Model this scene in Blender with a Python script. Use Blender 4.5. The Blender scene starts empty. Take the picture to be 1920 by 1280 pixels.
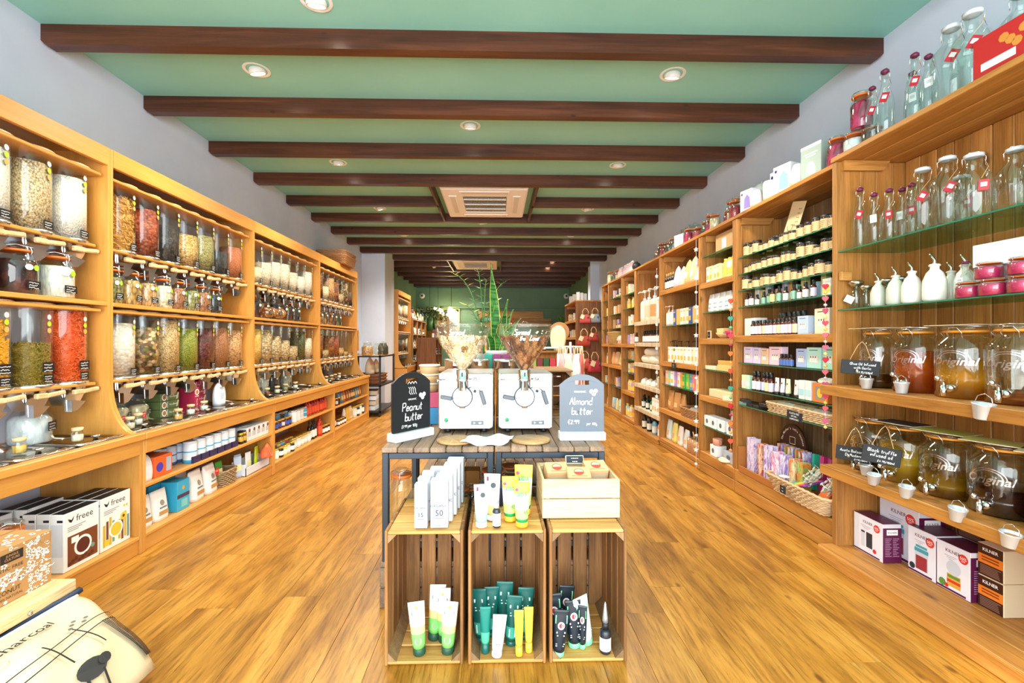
import bpy, bmesh, math, random
from mathutils import Matrix, Vector
RN = random.Random(7)
sc = bpy.context.scene
col = sc.collection
PI = math.pi

# ---------------------------------------------------------------- camera, world, light, exposure
cam = bpy.data.cameras.new('camera'); cam.sensor_width = 36; cam.lens = 853/1920*36
cam.shift_x = 8/1920; cam.shift_y = 1/1920; cam.clip_start = 0.05; cam.clip_end = 80
co = bpy.data.objects.new('camera', cam); col.objects.link(co)
co.location = (0, 0, 1.25); co.rotation_euler = (PI/2, 0, math.radians(-1.4)); sc.camera = co

world = bpy.data.worlds.new('daylight'); sc.world = world; world.use_nodes = True
world.node_tree.nodes['Background'].inputs[0].default_value = (0.82, 0.91, 1.0, 1)
world.node_tree.nodes['Background'].inputs[1].default_value = 1.0

def lamp(name, kind, loc, rot, power, color, **kw):
    d = bpy.data.lights.new(name, kind); d.energy = power; d.color = color
    for k, v in kw.items(): setattr(d, k, v)
    o = bpy.data.objects.new(name, d); col.objects.link(o); o.location = loc; o.rotation_euler = rot
    return o
WARM = (1.0, 0.9, 0.76)
# daylight through the full-width shop window behind the camera
lamp('shop_window_light', 'AREA', (-0.15, -1.55, 1.55), (PI/2, 0, 0), 185, (0.92, 0.97, 1.0), shape='RECTANGLE', size=4.8, size_y=2.6)
lamp('sun', 'SUN', (0, -3, 4), (math.radians(62), 0, math.radians(-52)), 1.6, (1.0, 0.92, 0.8), angle=math.radians(1.2))
SPOTS = [(-1.65, 3.17), (1.23, 3.15), (-.227, 3.94), (-1.65, 4.78), (1.28, 4.78), (-1.63, 6.4), (1.28, 6.38), (-.22, 7.13),
         (-1.62, 7.97), (1.3, 7.95), (-.09, 8.72), (-1.38, 10.6), (1.29, 10.53), (-1.55, 11.35), (1.28, 11.28), (-1.57, 12.3), (-.82, 14.0), (-.99, 2.52)]
for x, y in SPOTS:
    lamp('ceiling_spot_light', 'SPOT', (x, y, 2.93), (0, 0, 0), 62, WARM, spot_size=math.radians(150), spot_blend=0.8, shadow_soft_size=0.09)
sc.view_settings.view_transform = 'Standard'; sc.view_settings.look = 'None'
sc.view_settings.exposure = 0.95; sc.view_settings.gamma = 1.0; sc.view_settings.use_curve_mapping = False
sc.cycles.max_bounces = 8; sc.cycles.diffuse_bounces = 4; sc.cycles.glossy_bounces = 3; sc.cycles.transmission_bounces = 6
sc.cycles.transparent_max_bounces = 24; sc.cycles.sample_clamp_indirect = 6; sc.cycles.caustics_reflective = False; sc.cycles.caustics_refractive = False

# ---------------------------------------------------------------- materials
def lin(c):
    if isinstance(c, str):
        c = [int(c[i:i+2], 16)/255 for i in (0, 2, 4)]
        c = [x/12.92 if x < .04045 else ((x+.055)/1.055)**2.4 for x in c]
    return (c[0], c[1], c[2], 1)
MC = {}
def mat(c, rough=.5, metal=0, name=None, emit=0, coat=0):
    key = (str(c), rough, metal, emit, coat)
    if key in MC: return MC[key]
    m = bpy.data.materials.new(name or 'plain'); m.use_nodes = True
    b = m.node_tree.nodes['Principled BSDF']
    b.inputs['Base Color'].default_value = lin(c); b.inputs['Roughness'].default_value = rough; b.inputs['Metallic'].default_value = metal
    b.inputs['Coat Weight'].default_value = coat
    if emit:
        b.inputs['Emission Color'].default_value = lin(c); b.inputs['Emission Strength'].default_value = emit
    MC[key] = m; return m
def nodes(m):
    nt = m.node_tree; return nt, nt.nodes['Principled BSDF'], (lambda t: nt.nodes.new(t)), nt.links.new
def ramp(nt, stops):
    r = nt.nodes.new('ShaderNodeValToRGB'); e = r.color_ramp.elements
    while len(e) < len(stops): e.new(.5)
    for k, (p, c) in enumerate(stops): e[k].position = p; e[k].color = lin(c)
    return r
def wood(name, stops, axis='Z', scale=14, stretch=.06, rough=.5, var=.18, bump=.08, coat=0, fine=.35):
    m = bpy.data.materials.new(name); m.use_nodes = True; nt, b, N, L = nodes(m)
    tc = N('ShaderNodeTexCoord'); oi = N('ShaderNodeObjectInfo'); vm = N('ShaderNodeVectorMath'); vm.operation = 'MULTIPLY_ADD'
    cx = N('ShaderNodeCombineXYZ')
    for i in range(3): L(oi.outputs['Random'], cx.inputs[i])
    L(cx.outputs[0], vm.inputs[0]); vm.inputs[1].default_value = (3.1, 17.3, 7.7); L(tc.outputs['Object'], vm.inputs[2])
    mp = N('ShaderNodeMapping'); L(vm.outputs[0], mp.inputs[0])
    mp.inputs['Scale'].default_value = [stretch if a == axis else 1 for a in 'XYZ']
    n1 = N('ShaderNodeTexNoise'); n1.inputs['Scale'].default_value = scale; n1.inputs['Detail'].default_value = 6; n1.inputs['Roughness'].default_value = .62; n1.inputs['Distortion'].default_value = .6
    L(mp.outputs[0], n1.inputs['Vector']); r = ramp(nt, stops); L(n1.outputs[0], r.inputs[0])
    n2 = N('ShaderNodeTexNoise'); n2.inputs['Scale'].default_value = scale*9; n2.inputs['Detail'].default_value = 4; n2.inputs['Roughness'].default_value = .7; m2 = N('ShaderNodeMapping'); m2.inputs['Scale'].default_value = [stretch*.5 if a == axis else 1 for a in 'XYZ']
    L(vm.outputs[0], m2.inputs[0]); L(m2.outputs[0], n2.inputs['Vector']); r2 = ramp(nt, [(.35, '6a5a4a'), (.52, 'ffffff')]); L(n2.outputs[0], r2.inputs[0])
    mf = N('ShaderNodeMix'); mf.data_type = 'RGBA'; mf.blend_type = 'MULTIPLY'; mf.inputs[0].default_value = fine; L(r.outputs[0], mf.inputs[6]); L(r2.outputs[0], mf.inputs[7])
    hs = N('ShaderNodeHueSaturation'); L(mf.outputs[2], hs.inputs['Color'])
    mr = N('ShaderNodeMapRange'); L(oi.outputs['Random'], mr.inputs[0]); mr.inputs[3].default_value = 1-var; mr.inputs[4].default_value = 1+var; L(mr.outputs[0], hs.inputs['Value'])
    L(hs.outputs[0], b.inputs['Base Color']); b.inputs['Roughness'].default_value = rough; b.inputs['Coat Weight'].default_value = coat
    if bump:
        bp = N('ShaderNodeBump'); bp.inputs['Strength'].default_value = bump; bp.inputs['Distance'].default_value = .004; L(n1.outputs[0], bp.inputs['Height']); L(bp.outputs[0], b.inputs['Normal'])
    return m
def knotty(m, c='5a3312', scale=2.2, axis='Z'):
    nt, b, N, L = nodes(m)
    old = b.inputs['Base Color'].links[0].from_socket
    tc = N('ShaderNodeTexCoord'); oi = N('ShaderNodeObjectInfo'); vm = N('ShaderNodeVectorMath'); vm.operation = 'MULTIPLY_ADD'; cx = N('ShaderNodeCombineXYZ')
    for i in range(3): L(oi.outputs['Random'], cx.inputs[i])
    L(cx.outputs[0], vm.inputs[0]); vm.inputs[1].default_value = (13, 7, 31); L(tc.outputs['Object'], vm.inputs[2])
    mp = N('ShaderNodeMapping'); mp.inputs['Scale'].default_value = [.55 if a == axis else 1 for a in 'XYZ']; L(vm.outputs[0], mp.inputs[0])
    v = N('ShaderNodeTexVoronoi'); v.inputs['Scale'].default_value = scale*2.4; L(mp.outputs[0], v.inputs['Vector'])
    r = ramp(nt, [(0, 'ffffff'), (.06, 'ffffff'), (.13, '000000')]); L(v.outputs['Distance'], r.inputs[0])
    sc_ = N('ShaderNodeSeparateColor'); L(v.outputs['Color'], sc_.inputs[0]); gt = N('ShaderNodeMath'); gt.operation = 'GREATER_THAN'; gt.inputs[1].default_value = .55; L(sc_.outputs[0], gt.inputs[0]); ml = N('ShaderNodeMath'); ml.operation = 'MULTIPLY'; L(r.outputs[0], ml.inputs[0]); L(gt.outputs[0], ml.inputs[1]); m8 = N('ShaderNodeMath'); m8.operation = 'MULTIPLY'; m8.inputs[1].default_value = .8; L(ml.outputs[0], m8.inputs[0])
    mx = N('ShaderNodeMix'); mx.data_type = 'RGBA'; L(m8.outputs[0], mx.inputs[0]); L(old, mx.inputs[6]); mx.inputs[7].default_value = lin(c); L(mx.outputs[2], b.inputs['Base Color'])
    return m
def grain(name, cols, scale=90, stretch=(1, 1, 1), rough=.6, bump=.6, mixw=0):
    m = bpy.data.materials.new(name); m.use_nodes = True; nt, b, N, L = nodes(m)
    tc = N('ShaderNodeTexCoord'); mp = N('ShaderNodeMapping'); mp.inputs['Scale'].default_value = (stretch[0], stretch[1], stretch[2]*.45); L(tc.outputs['Object'], mp.inputs[0])
    v = N('ShaderNodeTexVoronoi'); v.inputs['Scale'].default_value = scale*.8; L(mp.outputs[0], v.inputs['Vector'])
    sx = N('ShaderNodeSeparateColor'); L(v.outputs['Color'], sx.inputs[0])
    r = ramp(nt, [(i/max(1, len(cols)-1), c) for i, c in enumerate(cols)]); r.color_ramp.interpolation = 'LINEAR'; L(sx.outputs[0], r.inputs[0])
    r2 = ramp(nt, [(0, 'ffffff'), (.45, 'e8e8e8'), (.8, '6a5a4a')]); L(v.outputs['Distance'], r2.inputs[0])
    mx = N('ShaderNodeMix'); mx.data_type = 'RGBA'; mx.blend_type = 'MULTIPLY'; mx.inputs[0].default_value = .3 if cols[0][0] in 'ef' else .8; L(r.outputs[0], mx.inputs[6]); L(r2.outputs[0], mx.inputs[7])
    L(mx.outputs[2], b.inputs['Base Color']); b.inputs['Roughness'].default_value = rough
    bp = N('ShaderNodeBump'); bp.invert = True; bp.inputs['Strength'].default_value = bump; bp.inputs['Distance'].default_value = .004; L(v.outputs['Distance'], bp.inputs['Height']); L(bp.outputs[0], b.inputs['Normal'])
    return m
def glass(name, tint='ffffff', face=.06, edge=.55, rough=.03, tr=None):
    m = bpy.data.materials.new(name); m.use_nodes = True; nt = m.node_tree; N = nt.nodes.new; L = nt.links.new
    nt.nodes.remove(nt.nodes['Principled BSDF']); out = nt.nodes['Material Output']
    t = N('ShaderNodeBsdfTransparent'); t.inputs[0].default_value = lin(tr or tint)
    g = N('ShaderNodeBsdfGlossy'); g.inputs['Roughness'].default_value = rough; g.inputs[0].default_value = lin(tint)
    lw = N('ShaderNodeLayerWeight'); lw.inputs[0].default_value = .35
    mr = N('ShaderNodeMapRange'); mr.inputs[3].default_value = face; mr.inputs[4].default_value = edge; L(lw.outputs['Facing'], mr.inputs[0])
    pw = N('ShaderNodeMath'); pw.operation = 'POWER'; pw.inputs[1].default_value = 1.6; L(mr.outputs[0], pw.inputs[0])
    mx = N('ShaderNodeMixShader'); L(mr.outputs[0], mx.inputs[0]); L(t.outputs[0], mx.inputs[1]); L(g.outputs[0], mx.inputs[2]); L(mx.outputs[0], out.inputs[0])
    return m
def painted(name, c, c2, scale=3, rough=.6):
    m = bpy.data.materials.new(name); m.use_nodes = True; nt, b, N, L = nodes(m)
    tc = N('ShaderNodeTexCoord'); n = N('ShaderNodeTexNoise'); n.inputs['Scale'].default_value = scale; n.inputs['Detail'].default_value = 3; L(tc.outputs['Object'], n.inputs['Vector'])
    r = ramp(nt, [(.35, c), (.65, c2)]); L(n.outputs[0], r.inputs[0]); L(r.outputs[0], b.inputs['Base Color']); b.inputs['Roughness'].default_value = rough
    n2 = N('ShaderNodeTexNoise'); n2.inputs['Scale'].default_value = 120; L(tc.outputs['Object'], n2.inputs['Vector'])
    bp = N('ShaderNodeBump'); bp.inputs['Strength'].default_value = .05; bp.inputs['Distance'].default_value = .003; L(n2.outputs[0], bp.inputs['Height']); L(bp.outputs[0], b.inputs['Normal'])
    return m
FLOOR = knotty(wood('oak floor', [(.28, '7a480f'), (.42, 'a06a20'), (.55, 'bd832f'), (.75, 'd09c4a')], 'Y', 9, .14, .36, .07, .06, fine=.5), '5f3410', 3.0, 'Y')
PLY = wood('birch plywood', [(.2, 'c58436'), (.5, 'd29344'), (.8, 'dea557')], 'Z', 9, .15, .4, .04, .02, fine=.12)
PLYY = wood('birch plywood lengthwise', [(.2, 'c58436'), (.5, 'd29344'), (.8, 'dea557')], 'Y', 9, .1, .38, .04, .02, fine=.12)
PALE = wood('pale beech', [(.2, 'dcae74'), (.6, 'e9c592')], 'Y', 12, .15, .45, .05, .02)
BEAM = wood('dark stained beam', [(.25, '2a1108'), (.5, '4e2614'), (.75, '6e3c24')], 'X', 16, .06, .35, .1, .15)
knotty(BEAM, '1c0a04', 3.4, 'X')
PINE = knotty(wood('rustic pine upright', [(.25, '8a5622'), (.5, 'b07736'), (.75, 'c98f4c')], 'Z', 13, .08, .55, .14, .12))
PINEY = knotty(wood('rustic pine lengthwise', [(.25, '9a6224'), (.5, 'bb7f38'), (.75, 'd0974f')], 'Y', 13, .08, .5, .1, .12), '5a3312', 1.6, 'Y')
PINEX = wood('rustic pine crosswise', [(.25, 'a36a2c'), (.5, 'c48b45'), (.75, 'daa35c')], 'X', 13, .08, .5, .1, .12)
GPINE = knotty(wood('weathered pine', [(.25, '6d5236'), (.5, '8c6c48'), (.75, 'a88455')], 'Z', 13, .08, .6, .22, .15), '3d2713')
WASH = wood('white washed wood', [(.25, 'b9a284'), (.5, 'd6c3a6'), (.75, 'e6d8c2')], 'Z', 13, .08, .6, .06, .1)
CRW = knotty(wood('crate slat upright', [(.25, '6f4a28'), (.5, '98693a'), (.75, 'b88a55')], 'Z', 16, .08, .55, .22, .15))
CRX = wood('crate slat crosswise', [(.25, 'b57f3c'), (.5, 'cf9a52'), (.75, 'e0b36c')], 'X', 16, .08, .5, .1, .12)
CRY = wood('crate slat lengthwise', [(.25, '96652f'), (.5, 'b88444'), (.75, 'd09c58')], 'Y', 16, .08, .5, .1, .12)
NEWX = wood('new pale pine', [(.3, 'cfb284'), (.6, 'dcc49a')], 'X', 12, .1, .5, .03, .05)
GREYW = wood('grey weathered slat', [(.25, '5d4a3c'), (.5, '8a7059'), (.75, 'a98e70')], 'Y', 18, .1, .6, .22, .2)
ENDGR = wood('round wood slice', [(.3, '9c7446'), (.6, 'c09a66')], 'Y', 24, .4, .6, .1, .1)
WALLW = painted('cool white wall paint', 'cdd5e6', 'd3dbea')
GREENW = painted('sage green wall paint', '678a70', '6d9176')
TEAL = painted('teal ceiling paint', '8ccabc', '95d2c4', 1.2)
WH = mat('f2f2f0', .45); BLK = mat('17181a', .5); STEEL = mat((.78, .78, .76), .22, 1); CHROME = mat((.88, .88, .88), .08, 1)
BSTEEL = mat('39424b', .38, .6); CHALK = mat('1d1f22', .7); CHW = mat('f4f4f2', .8); RED = mat('c02a2a', .5); ORG = mat('e07a1c', .5); DKGREEN = mat('1b4a33', .5)
PURP = mat('6b1840', .5); KRAFT = mat('d3a877', .7); CREAM = mat('f1dfb6', .6); RUBBER = mat('e2722a', .5)
GL = glass('clear glass', 'f6fbf9', .05, .5); ACR = glass('clear acrylic', 'fbfdfb', .04, .42, .06); GSH = glass('green edged shelf glass', 'c9e8d8', .1, .6, .02, 'dff3e8')
GEDGE = mat('2f7a5c', .2); AMB = mat('4a1f0a', .12, coat=.5)
# ---------------------------------------------------------------- mesh builder
class MB:
    def __init__(s): s.v = []; s.f = []; s.m = []; s.s = []
    def add(s, vs, fs, m=0, sm=False, M=None):
        b = len(s.v)
        if M is not None: vs = [M @ Vector(v) for v in vs]
        s.v += [tuple(v) for v in vs]; s.f += [tuple(b+i for i in f) for f in fs]; s.m += [m]*len(fs); s.s += [sm]*len(fs); return s
    def box(s, x0, y0, z0, x1, y1, z1, m=0, M=None):
        vs = [(x, y, z) for z in (z0, z1) for y in (y0, y1) for x in (x0, x1)]
        return s.add(vs, [(0, 2, 3, 1), (4, 5, 7, 6), (0, 1, 5, 4), (2, 6, 7, 3), (0, 4, 6, 2), (1, 3, 7, 5)], m, False, M)
    def cbox(s, x0, y0, z0, x1, y1, z1, b=.003, m=0, M=None):
        lo, hi = (x0, y0, z0), (x1, y1, z1); idx = {}; vs = []
        for c in range(8):
            sg = [(c >> k) & 1 for k in range(3)]
            for a in range(3):
                p = [(hi[k] if sg[k] else lo[k]) + (0 if k == a else (-b if sg[k] else b)) for k in range(3)]
                idx[(c, a)] = len(vs); vs.append(p)
        fs = []
        for a in range(3):
            u, w = [k for k in range(3) if k != a]
            for sd in (0, 1):
                cs = [(sd << a) | (i << u) | (j << w) for i, j in ((0, 0), (1, 0), (1, 1), (0, 1))]
                fs.append(tuple(idx[(c, a)] for c in cs))
            for i in (0, 1):
                for j in (0, 1):
                    c0 = (i << u) | (j << w); c1 = c0 | (1 << a); fs.append((idx[(c0, u)], idx[(c1, u)], idx[(c1, w)], idx[(c0, w)]))
        for c in range(8): fs.append((idx[(c, 0)], idx[(c, 1)], idx[(c, 2)]))
        return s.add(vs, fs, m, False, M)
    def lathe(s, prof, n=16, m=0, M=None, sm=True, sx=1, sy=1):
        vs = []; fs = []; ms = []
        for p in prof:
            for k in range(n):
                a = 2*PI*k/n; vs.append((p[0]*math.cos(a)*sx, p[0]*math.sin(a)*sy, p[1]))
        for i in range(len(prof)-1):
            mm = prof[i][2] if len(prof[i]) > 2 else m
            for k in range(n):
                k2 = (k+1) % n; fs.append((i*n+k, i*n+k2, (i+1)*n+k2, (i+1)*n+k)); ms.append(mm)
        b = len(s.m); s.add(vs, fs, m, sm, M); s.m[b:] = ms
        for e, i in ((0, 0), (1, len(prof)-1)):
            if prof[i][0] > 1e-5:
                mm = prof[i][2] if len(prof[i]) > 2 else m
                base = len(s.v) - len(vs); s.f.append(tuple(base+i*n+k for k in range(n))); s.m.append(mm); s.s.append(False)
        return s
    def shell(s, prof, n=16, m=0, M=None, sx=1, sy=1):           # lathe without end caps
        k0 = len(s.f); s.lathe(prof, n, m, M, True, sx, sy)
        for i in range(len(s.f)-1, k0-1, -1):
            if len(s.f[i]) == n and n != 4: del s.f[i], s.m[i], s.s[i]
        return s
    def tube(s, pts, r, n=6, m=0, M=None, closed=False):
        P = [Vector(p) for p in pts]; vs = []; fs = []; N = len(P); prev = None
        for i, p in enumerate(P):
            t = (P[(i+1) % N]-P[i-1]) if closed else (P[min(i+1, N-1)]-P[max(i-1, 0)]); t.normalize()
            if prev is None: prev = Vector((0, 0, 1)) if abs(t.z) < .9 else Vector((1, 0, 0))
            u = (prev - t*prev.dot(t)).normalized(); prev = u; w = t.cross(u); rr = r[i] if isinstance(r, (list, tuple)) else r
            for k in range(n):
                a = 2*PI*k/n; vs.append(p+u*math.cos(a)*rr+w*math.sin(a)*rr)
        for i in range(N if closed else N-1):
            j = (i+1) % N
            for k in range(n): k2 = (k+1) % n; fs.append((i*n+k, i*n+k2, j*n+k2, j*n+k))
        if not closed: fs += [tuple(range(n)), tuple((N-1)*n+k for k in range(n))]
        return s.add(vs, fs, m, n > 4, M)
    def prism(s, poly, a0, a1, axis='Y', m=0, M=None):
        def P(p, t): return {'Y': (p[0], t, p[1]), 'X': (t, p[0], p[1]), 'Z': (p[0], p[1], t)}[axis]
        n = len(poly); vs = [P(p, a0) for p in poly]+[P(p, a1) for p in poly]
        return s.add(vs, [tuple(range(n)), tuple(range(n, 2*n))]+[(k, (k+1) % n, n+(k+1) % n, n+k) for k in range(n)], m, False, M)
    def loft(s, rings, ms=None, m=0, sm=True, M=None, cap=True):
        n = len(rings[0]); vs = [p for r in rings for p in r]; fs = []; mm = []
        for i in range(len(rings)-1):
            for k in range(n): fs.append((i*n+k, i*n+(k+1) % n, (i+1)*n+(k+1) % n, (i+1)*n+k)); mm.append(ms[i] if ms else m)
        if cap: fs += [tuple(range(n)), tuple((len(rings)-1)*n+k for k in range(n))]; mm += [ms[0] if ms else m, ms[-1] if ms else m]
        b = len(s.m); s.add(vs, fs, m, sm, M); s.m[b:] = mm; return s
    def quad(s, x0, z0, x1, z1, y, m=0, M=None):                 # flat print facing -Y
        return s.add([(x0, y, z0), (x1, y, z0), (x1, y, z1), (x0, y, z1)], [(0, 1, 2, 3)], m, False, M)
    def disc(s, x, z, r, y, m=0, n=14, M=None, rz=None):
        return s.add([(x+r*math.cos(2*PI*k/n), y, z+(rz or r)*math.sin(2*PI*k/n)) for k in range(n)], [tuple(range(n))], m, False, M)
    def mesh(s, name, mats, flat=False):
        me = bpy.data.meshes.new(name); me.from_pydata(s.v, [], s.f)
        for x in mats: me.materials.append(x)
        me.polygons.foreach_set('material_index', s.m); me.polygons.foreach_set('use_smooth', s.s)
        if not flat:
            bm = bmesh.new(); bm.from_mesh(me); bmesh.ops.recalc_face_normals(bm, faces=bm.faces); bm.to_mesh(me); bm.free()
        return me
def T3(x=0, y=0, z=0, rz=0, rx=0, ry=0, s=1):
    return Matrix.Translation((x, y, z)) @ Matrix.Rotation(rz, 4, 'Z') @ Matrix.Rotation(ry, 4, 'Y') @ Matrix.Rotation(rx, 4, 'X') @ Matrix.Diagonal((s, s, s, 1))
def rbox(w, d, r, n=3):                                           # rounded rectangle ring
    out = []
    for cx, cy, a0 in ((w/2-r, d/2-r, 0), (-w/2+r, d/2-r, 90), (-w/2+r, -d/2+r, 180), (w/2-r, -d/2+r, 270)):
        for k in range(n+1): a = math.radians(a0+90*k/n); out.append((cx+r*math.cos(a), cy+r*math.sin(a)))
    return out
# ---------------------------------------------------------------- lettering: a hand-drawn stroke alphabet and plain type
GLY = {'~': '0,2 1,5.5 2,1 3,4.5 4,1 5,4 6.5,3', 'a': '4,5 1,5 0,2.5 1,0 3,0.3 4,3 4,5 4,1 5,0', 'b': '0,10 0,5 0,0|0,3 2,5 4,4 4,1 2,0 0,1', 'c': '4,4 2,5 0,3 1,0 4,1', 'd': '4,4 2,5 0,3 1,0 3,0 4,3|4,10 4,5 4,1 5,0',
 'e': '0,3 4,3 3,5 1,5 0,2 1,0 4,1', 'f': '4,9 2,10 1,8 1,0|0,5 3,5', 'g': '4,5 1,5 0,2.5 1,0 3,0 4,3 4,5 4,-3 2,-4 0,-3', 'h': '0,10 0,5 0,0|0,3 2,5 4,4 4,0', 'i': '1,5 1,0|1,7 1,7.6',
 'k': '0,10 0,0|4,5 0,2 4,0', 'l': '0,10 0,1 1,0', 'm': '0,5 0,0|0,3 1.5,5 3,4 3,0|3,3 4.5,5 6,4 6,0', 'n': '0,5 0,0|0,3 2,5 4,4 4,0', 'o': '2,5 0,3 1,0 3,0 4,3 2,5', 'p': '0,5 0,-4|0,3 2,5 4,4 4,1 2,0 0,1',
 'r': '0,5 0,0|0,3 1,4.5 3,5', 's': '4,4.5 2,5 0.5,4 3,2.5 4,1 2,0 0,0.5', 't': '1.5,9 1.5,1 3,0|0,6 3.5,6', 'u': '0,5 0,1 1.5,0 4,1 4,5|4,5 4,0', 'v': '0,5 2,0 4,5', 'w': '0,5 1.5,0 3,4 4.5,0 6,5',
 'y': '0,5 2,1|4,5 1,-4', 'x': '0,5 4,0|4,5 0,0', 'z': '0,5 4,5 0,0 4,0',
 'A': '0,0 2.5,10|2.5,10 5,0|1,4 4,4', 'B': '0,0 0,10|0,10 4,9 3,5.5 0,5|0,5 5,4 4,0.5 0,0', 'C': '5,8 3,10 0,6 1,1 4,0 5,2', 'E': '5,10 0,10|0,10 0,0|0,5 4,5|0,0 5,0', 'G': '5,8 3,10 0,6 1,1 4,0 5,4 3,4',
 'L': '1,10 0,0|0,0 5,0.5', 'O': '3,10 0,7 0,2 3,0 5,3 5,8 3,10', 'P': '0,0 0,10|0,10 4,10 5,7 3,5 0,5', 'S': '5,9 2,10 0,8 4,4 4,1 1,0 0,1', 'T': '0,10 6,10|3,10 3,0', 'R': '0,0 0,10|0,10 4,10 4,6 0,5|2,5 5,0',
 'N': '0,0 0,10|0,10 4,0|4,0 4,10', 'I': '1,0 1,10', 'M': '0,0 1,10|1,10 3,3|3,3 5,10|5,10 6,0', 'D': '0,0 0,10|0,10 4,9 5,4 3,0 0,0', 'W': '0,10 2,0|2,0 3,7|3,7 5,0|5,0 7,10', 'F': '5,10 0,10|0,10 0,0|0,5 4,5',
 '0': '2,8 0,5 1,0 3,0 4,5 2,8', '1': '0,6 2,8|2,8 2,0', '2': '0,6 2,8 4,6 0,0|0,0 4,0', '3': '0,7 3,8 3,5 1,4|1,4 4,3 3,0 0,0.5', '4': '3,0 3,8|3,8 0,3|0,3 5,3', '5': '4,8 0,8|0,8 0,5 4,4 3,0 0,0', '9': '4,6 1,8 0,5 4,5|4,8 4,0',
 '£': '5,8 3,9 2,6 2,1 0,0|0,0 5,0|0,4 4,4', '.': '1,0 1,0.6', '/': '0,-1 3,8', '%': '0,0 5,8|1,7 1,7.6|4,0 4,0.6', '&': '5,0 1,6 2,8 3,6 0,2 2,0 5,3', '-': '0,3 3,3', "'": '0,9 0,8'}
def smooth(pts, k=4):
    if len(pts) < 3: return pts
    P = [pts[0]]+pts+[pts[-1]]; out = []
    for i in range(1, len(P)-2):
        p0, p1, p2, p3 = P[i-1:i+3]
        for j in range(k):
            t = j/k; out.append(tuple(.5*((2*p1[q])+(-p0[q]+p2[q])*t+(2*p0[q]-5*p1[q]+4*p2[q]-p3[q])*t*t+(-p0[q]+3*p1[q]-3*p2[q]+p3[q])*t**3) for q in range(len(p1))))
    out.append(tuple(pts[-1])); return out
def ribbon(mb, pts, w, y, m=0, M=None):
    n = len(pts); L = []; Rr = []
    for i, p in enumerate(pts):
        a = pts[max(i-1, 0)]; b = pts[min(i+1, n-1)]; dx, dz = b[0]-a[0], b[1]-a[1]; d = math.hypot(dx, dz) or 1
        L.append((p[0]-dz/d*w/2, y, p[1]+dx/d*w/2)); Rr.append((p[0]+dz/d*w/2, y, p[1]-dx/d*w/2))
    mb.add(L+Rr, [(i, i+1, n+i+1, n+i) for i in range(n-1)], m, False, M)
def hand(mb, text, cx, z, h, y=0, w=None, m=0, M=None, k=3, track=2.0, slant=.08, align='C'):
    s = h/10; w = w or h*.11; x = 0; strokes = []
    for ch in text:
        if ch == ' ': x += 3.5; continue
        g = GLY.get(ch) or GLY.get(ch.lower()) or GLY['o']; mx = 0
        for st in g.split('|'):
            pts = [tuple(float(q) for q in p.split(',')) for p in st.split()]; mx = max(mx, max(p[0] for p in pts)); strokes.append([(x+p[0]+p[1]*slant, p[1]) for p in pts])
        x += mx+track
    off = (x-track)/2 if align == 'C' else 0
    for st in strokes: ribbon(mb, smooth([((p[0]-off)*s+cx, p[1]*s+z) for p in st], k), w, y, m, M)
def typed(mb, text, cx, z, h, y=0, m=0, M=None, shear=0, bold=0, width=1, align='CENTER', bend=None):
    cu = bpy.data.curves.new('lettering', 'FONT'); cu.body = text; cu.size = h*1.37; cu.shear = shear; cu.offset = bold*h; cu.align_x = align; cu.resolution_u = 2
    o = bpy.data.objects.new('lettering', cu); col.objects.link(o); dg = bpy.context.evaluated_depsgraph_get(); me = bpy.data.meshes.new_from_object(o.evaluated_get(dg))
    vs = [(v.co.x*width+cx, y, v.co.y+z) for v in me.vertices]; fs = [tuple(p.vertices) for p in me.polygons]
    if bend: vs = [(bend*math.sin(v[0]/bend), -bend*math.cos(v[0]/bend)+y, v[2]) for v in vs]
    mb.add(vs, fs, m, False, M); bpy.data.objects.remove(o); bpy.data.curves.remove(cu); bpy.data.meshes.remove(me)
# ---------------------------------------------------------------- things
def link(name, me=None, parent=None, loc=None):
    o = bpy.data.objects.new(name, me); col.objects.link(o)
    if parent: o.parent = parent
    if loc: o.location = loc
    return o
def tag(o, label=None, cat=None, group=None, kind=None):
    if label: o['label'] = label
    if cat: o['category'] = cat
    if group: o['group'] = group
    if kind: o['kind'] = kind
    return o
def struct(name, mb, mats, parent=None):
    o = link(name, mb.mesh(name, mats), parent)
    if not parent: o['kind'] = 'structure'
    return o
class Tpl:
    """a kind of thing: parts are (name, mesh, parent part index, kind, label)"""
    def __init__(s, name, cat): s.name = name; s.cat = cat; s.parts = []
    def part(s, name, mb, mats, parent=None, kind=None, label=None, flat=False, me=None):
        s.parts.append((name, me or mb.mesh(name, mats, flat), parent, kind, label)); return s
    def place(s, loc, rz=0, label=None, group=None, sc=1, over=None, rot=None, skip=(), zs=None, name=None):
        M = Matrix.Translation(loc) @ (Matrix.Rotation(rz, 4, 'Z')) @ ((rot if rot is not None else Matrix.Identity(4)))
        one = len(s.parts) == 1
        root = link(name or s.name, s.parts[0][1] if one else None)
        q = sc if isinstance(sc, (tuple, list)) else (sc, sc, sc)
        root.matrix_basis = M @ Matrix.Diagonal((q[0], q[1], q[2], 1)); tag(root, label, s.cat, group)
        objs = []
        for i, (nm, me, par, kind, lab) in enumerate(s.parts):
            if nm in skip: objs.append(None); continue
            o = root if one else link(nm, me, objs[par] if par is not None else root)
            if not one: tag(o, lab, None, None, kind)
            if over and nm in over:
                for k, mm in enumerate(over[nm]):
                    if mm is not None: o.material_slots[k].link = 'OBJECT'; o.material_slots[k].material = mm
            if zs and nm in zs: o.scale = (1, 1, zs[nm])
            objs.append(o)
        return root
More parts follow.
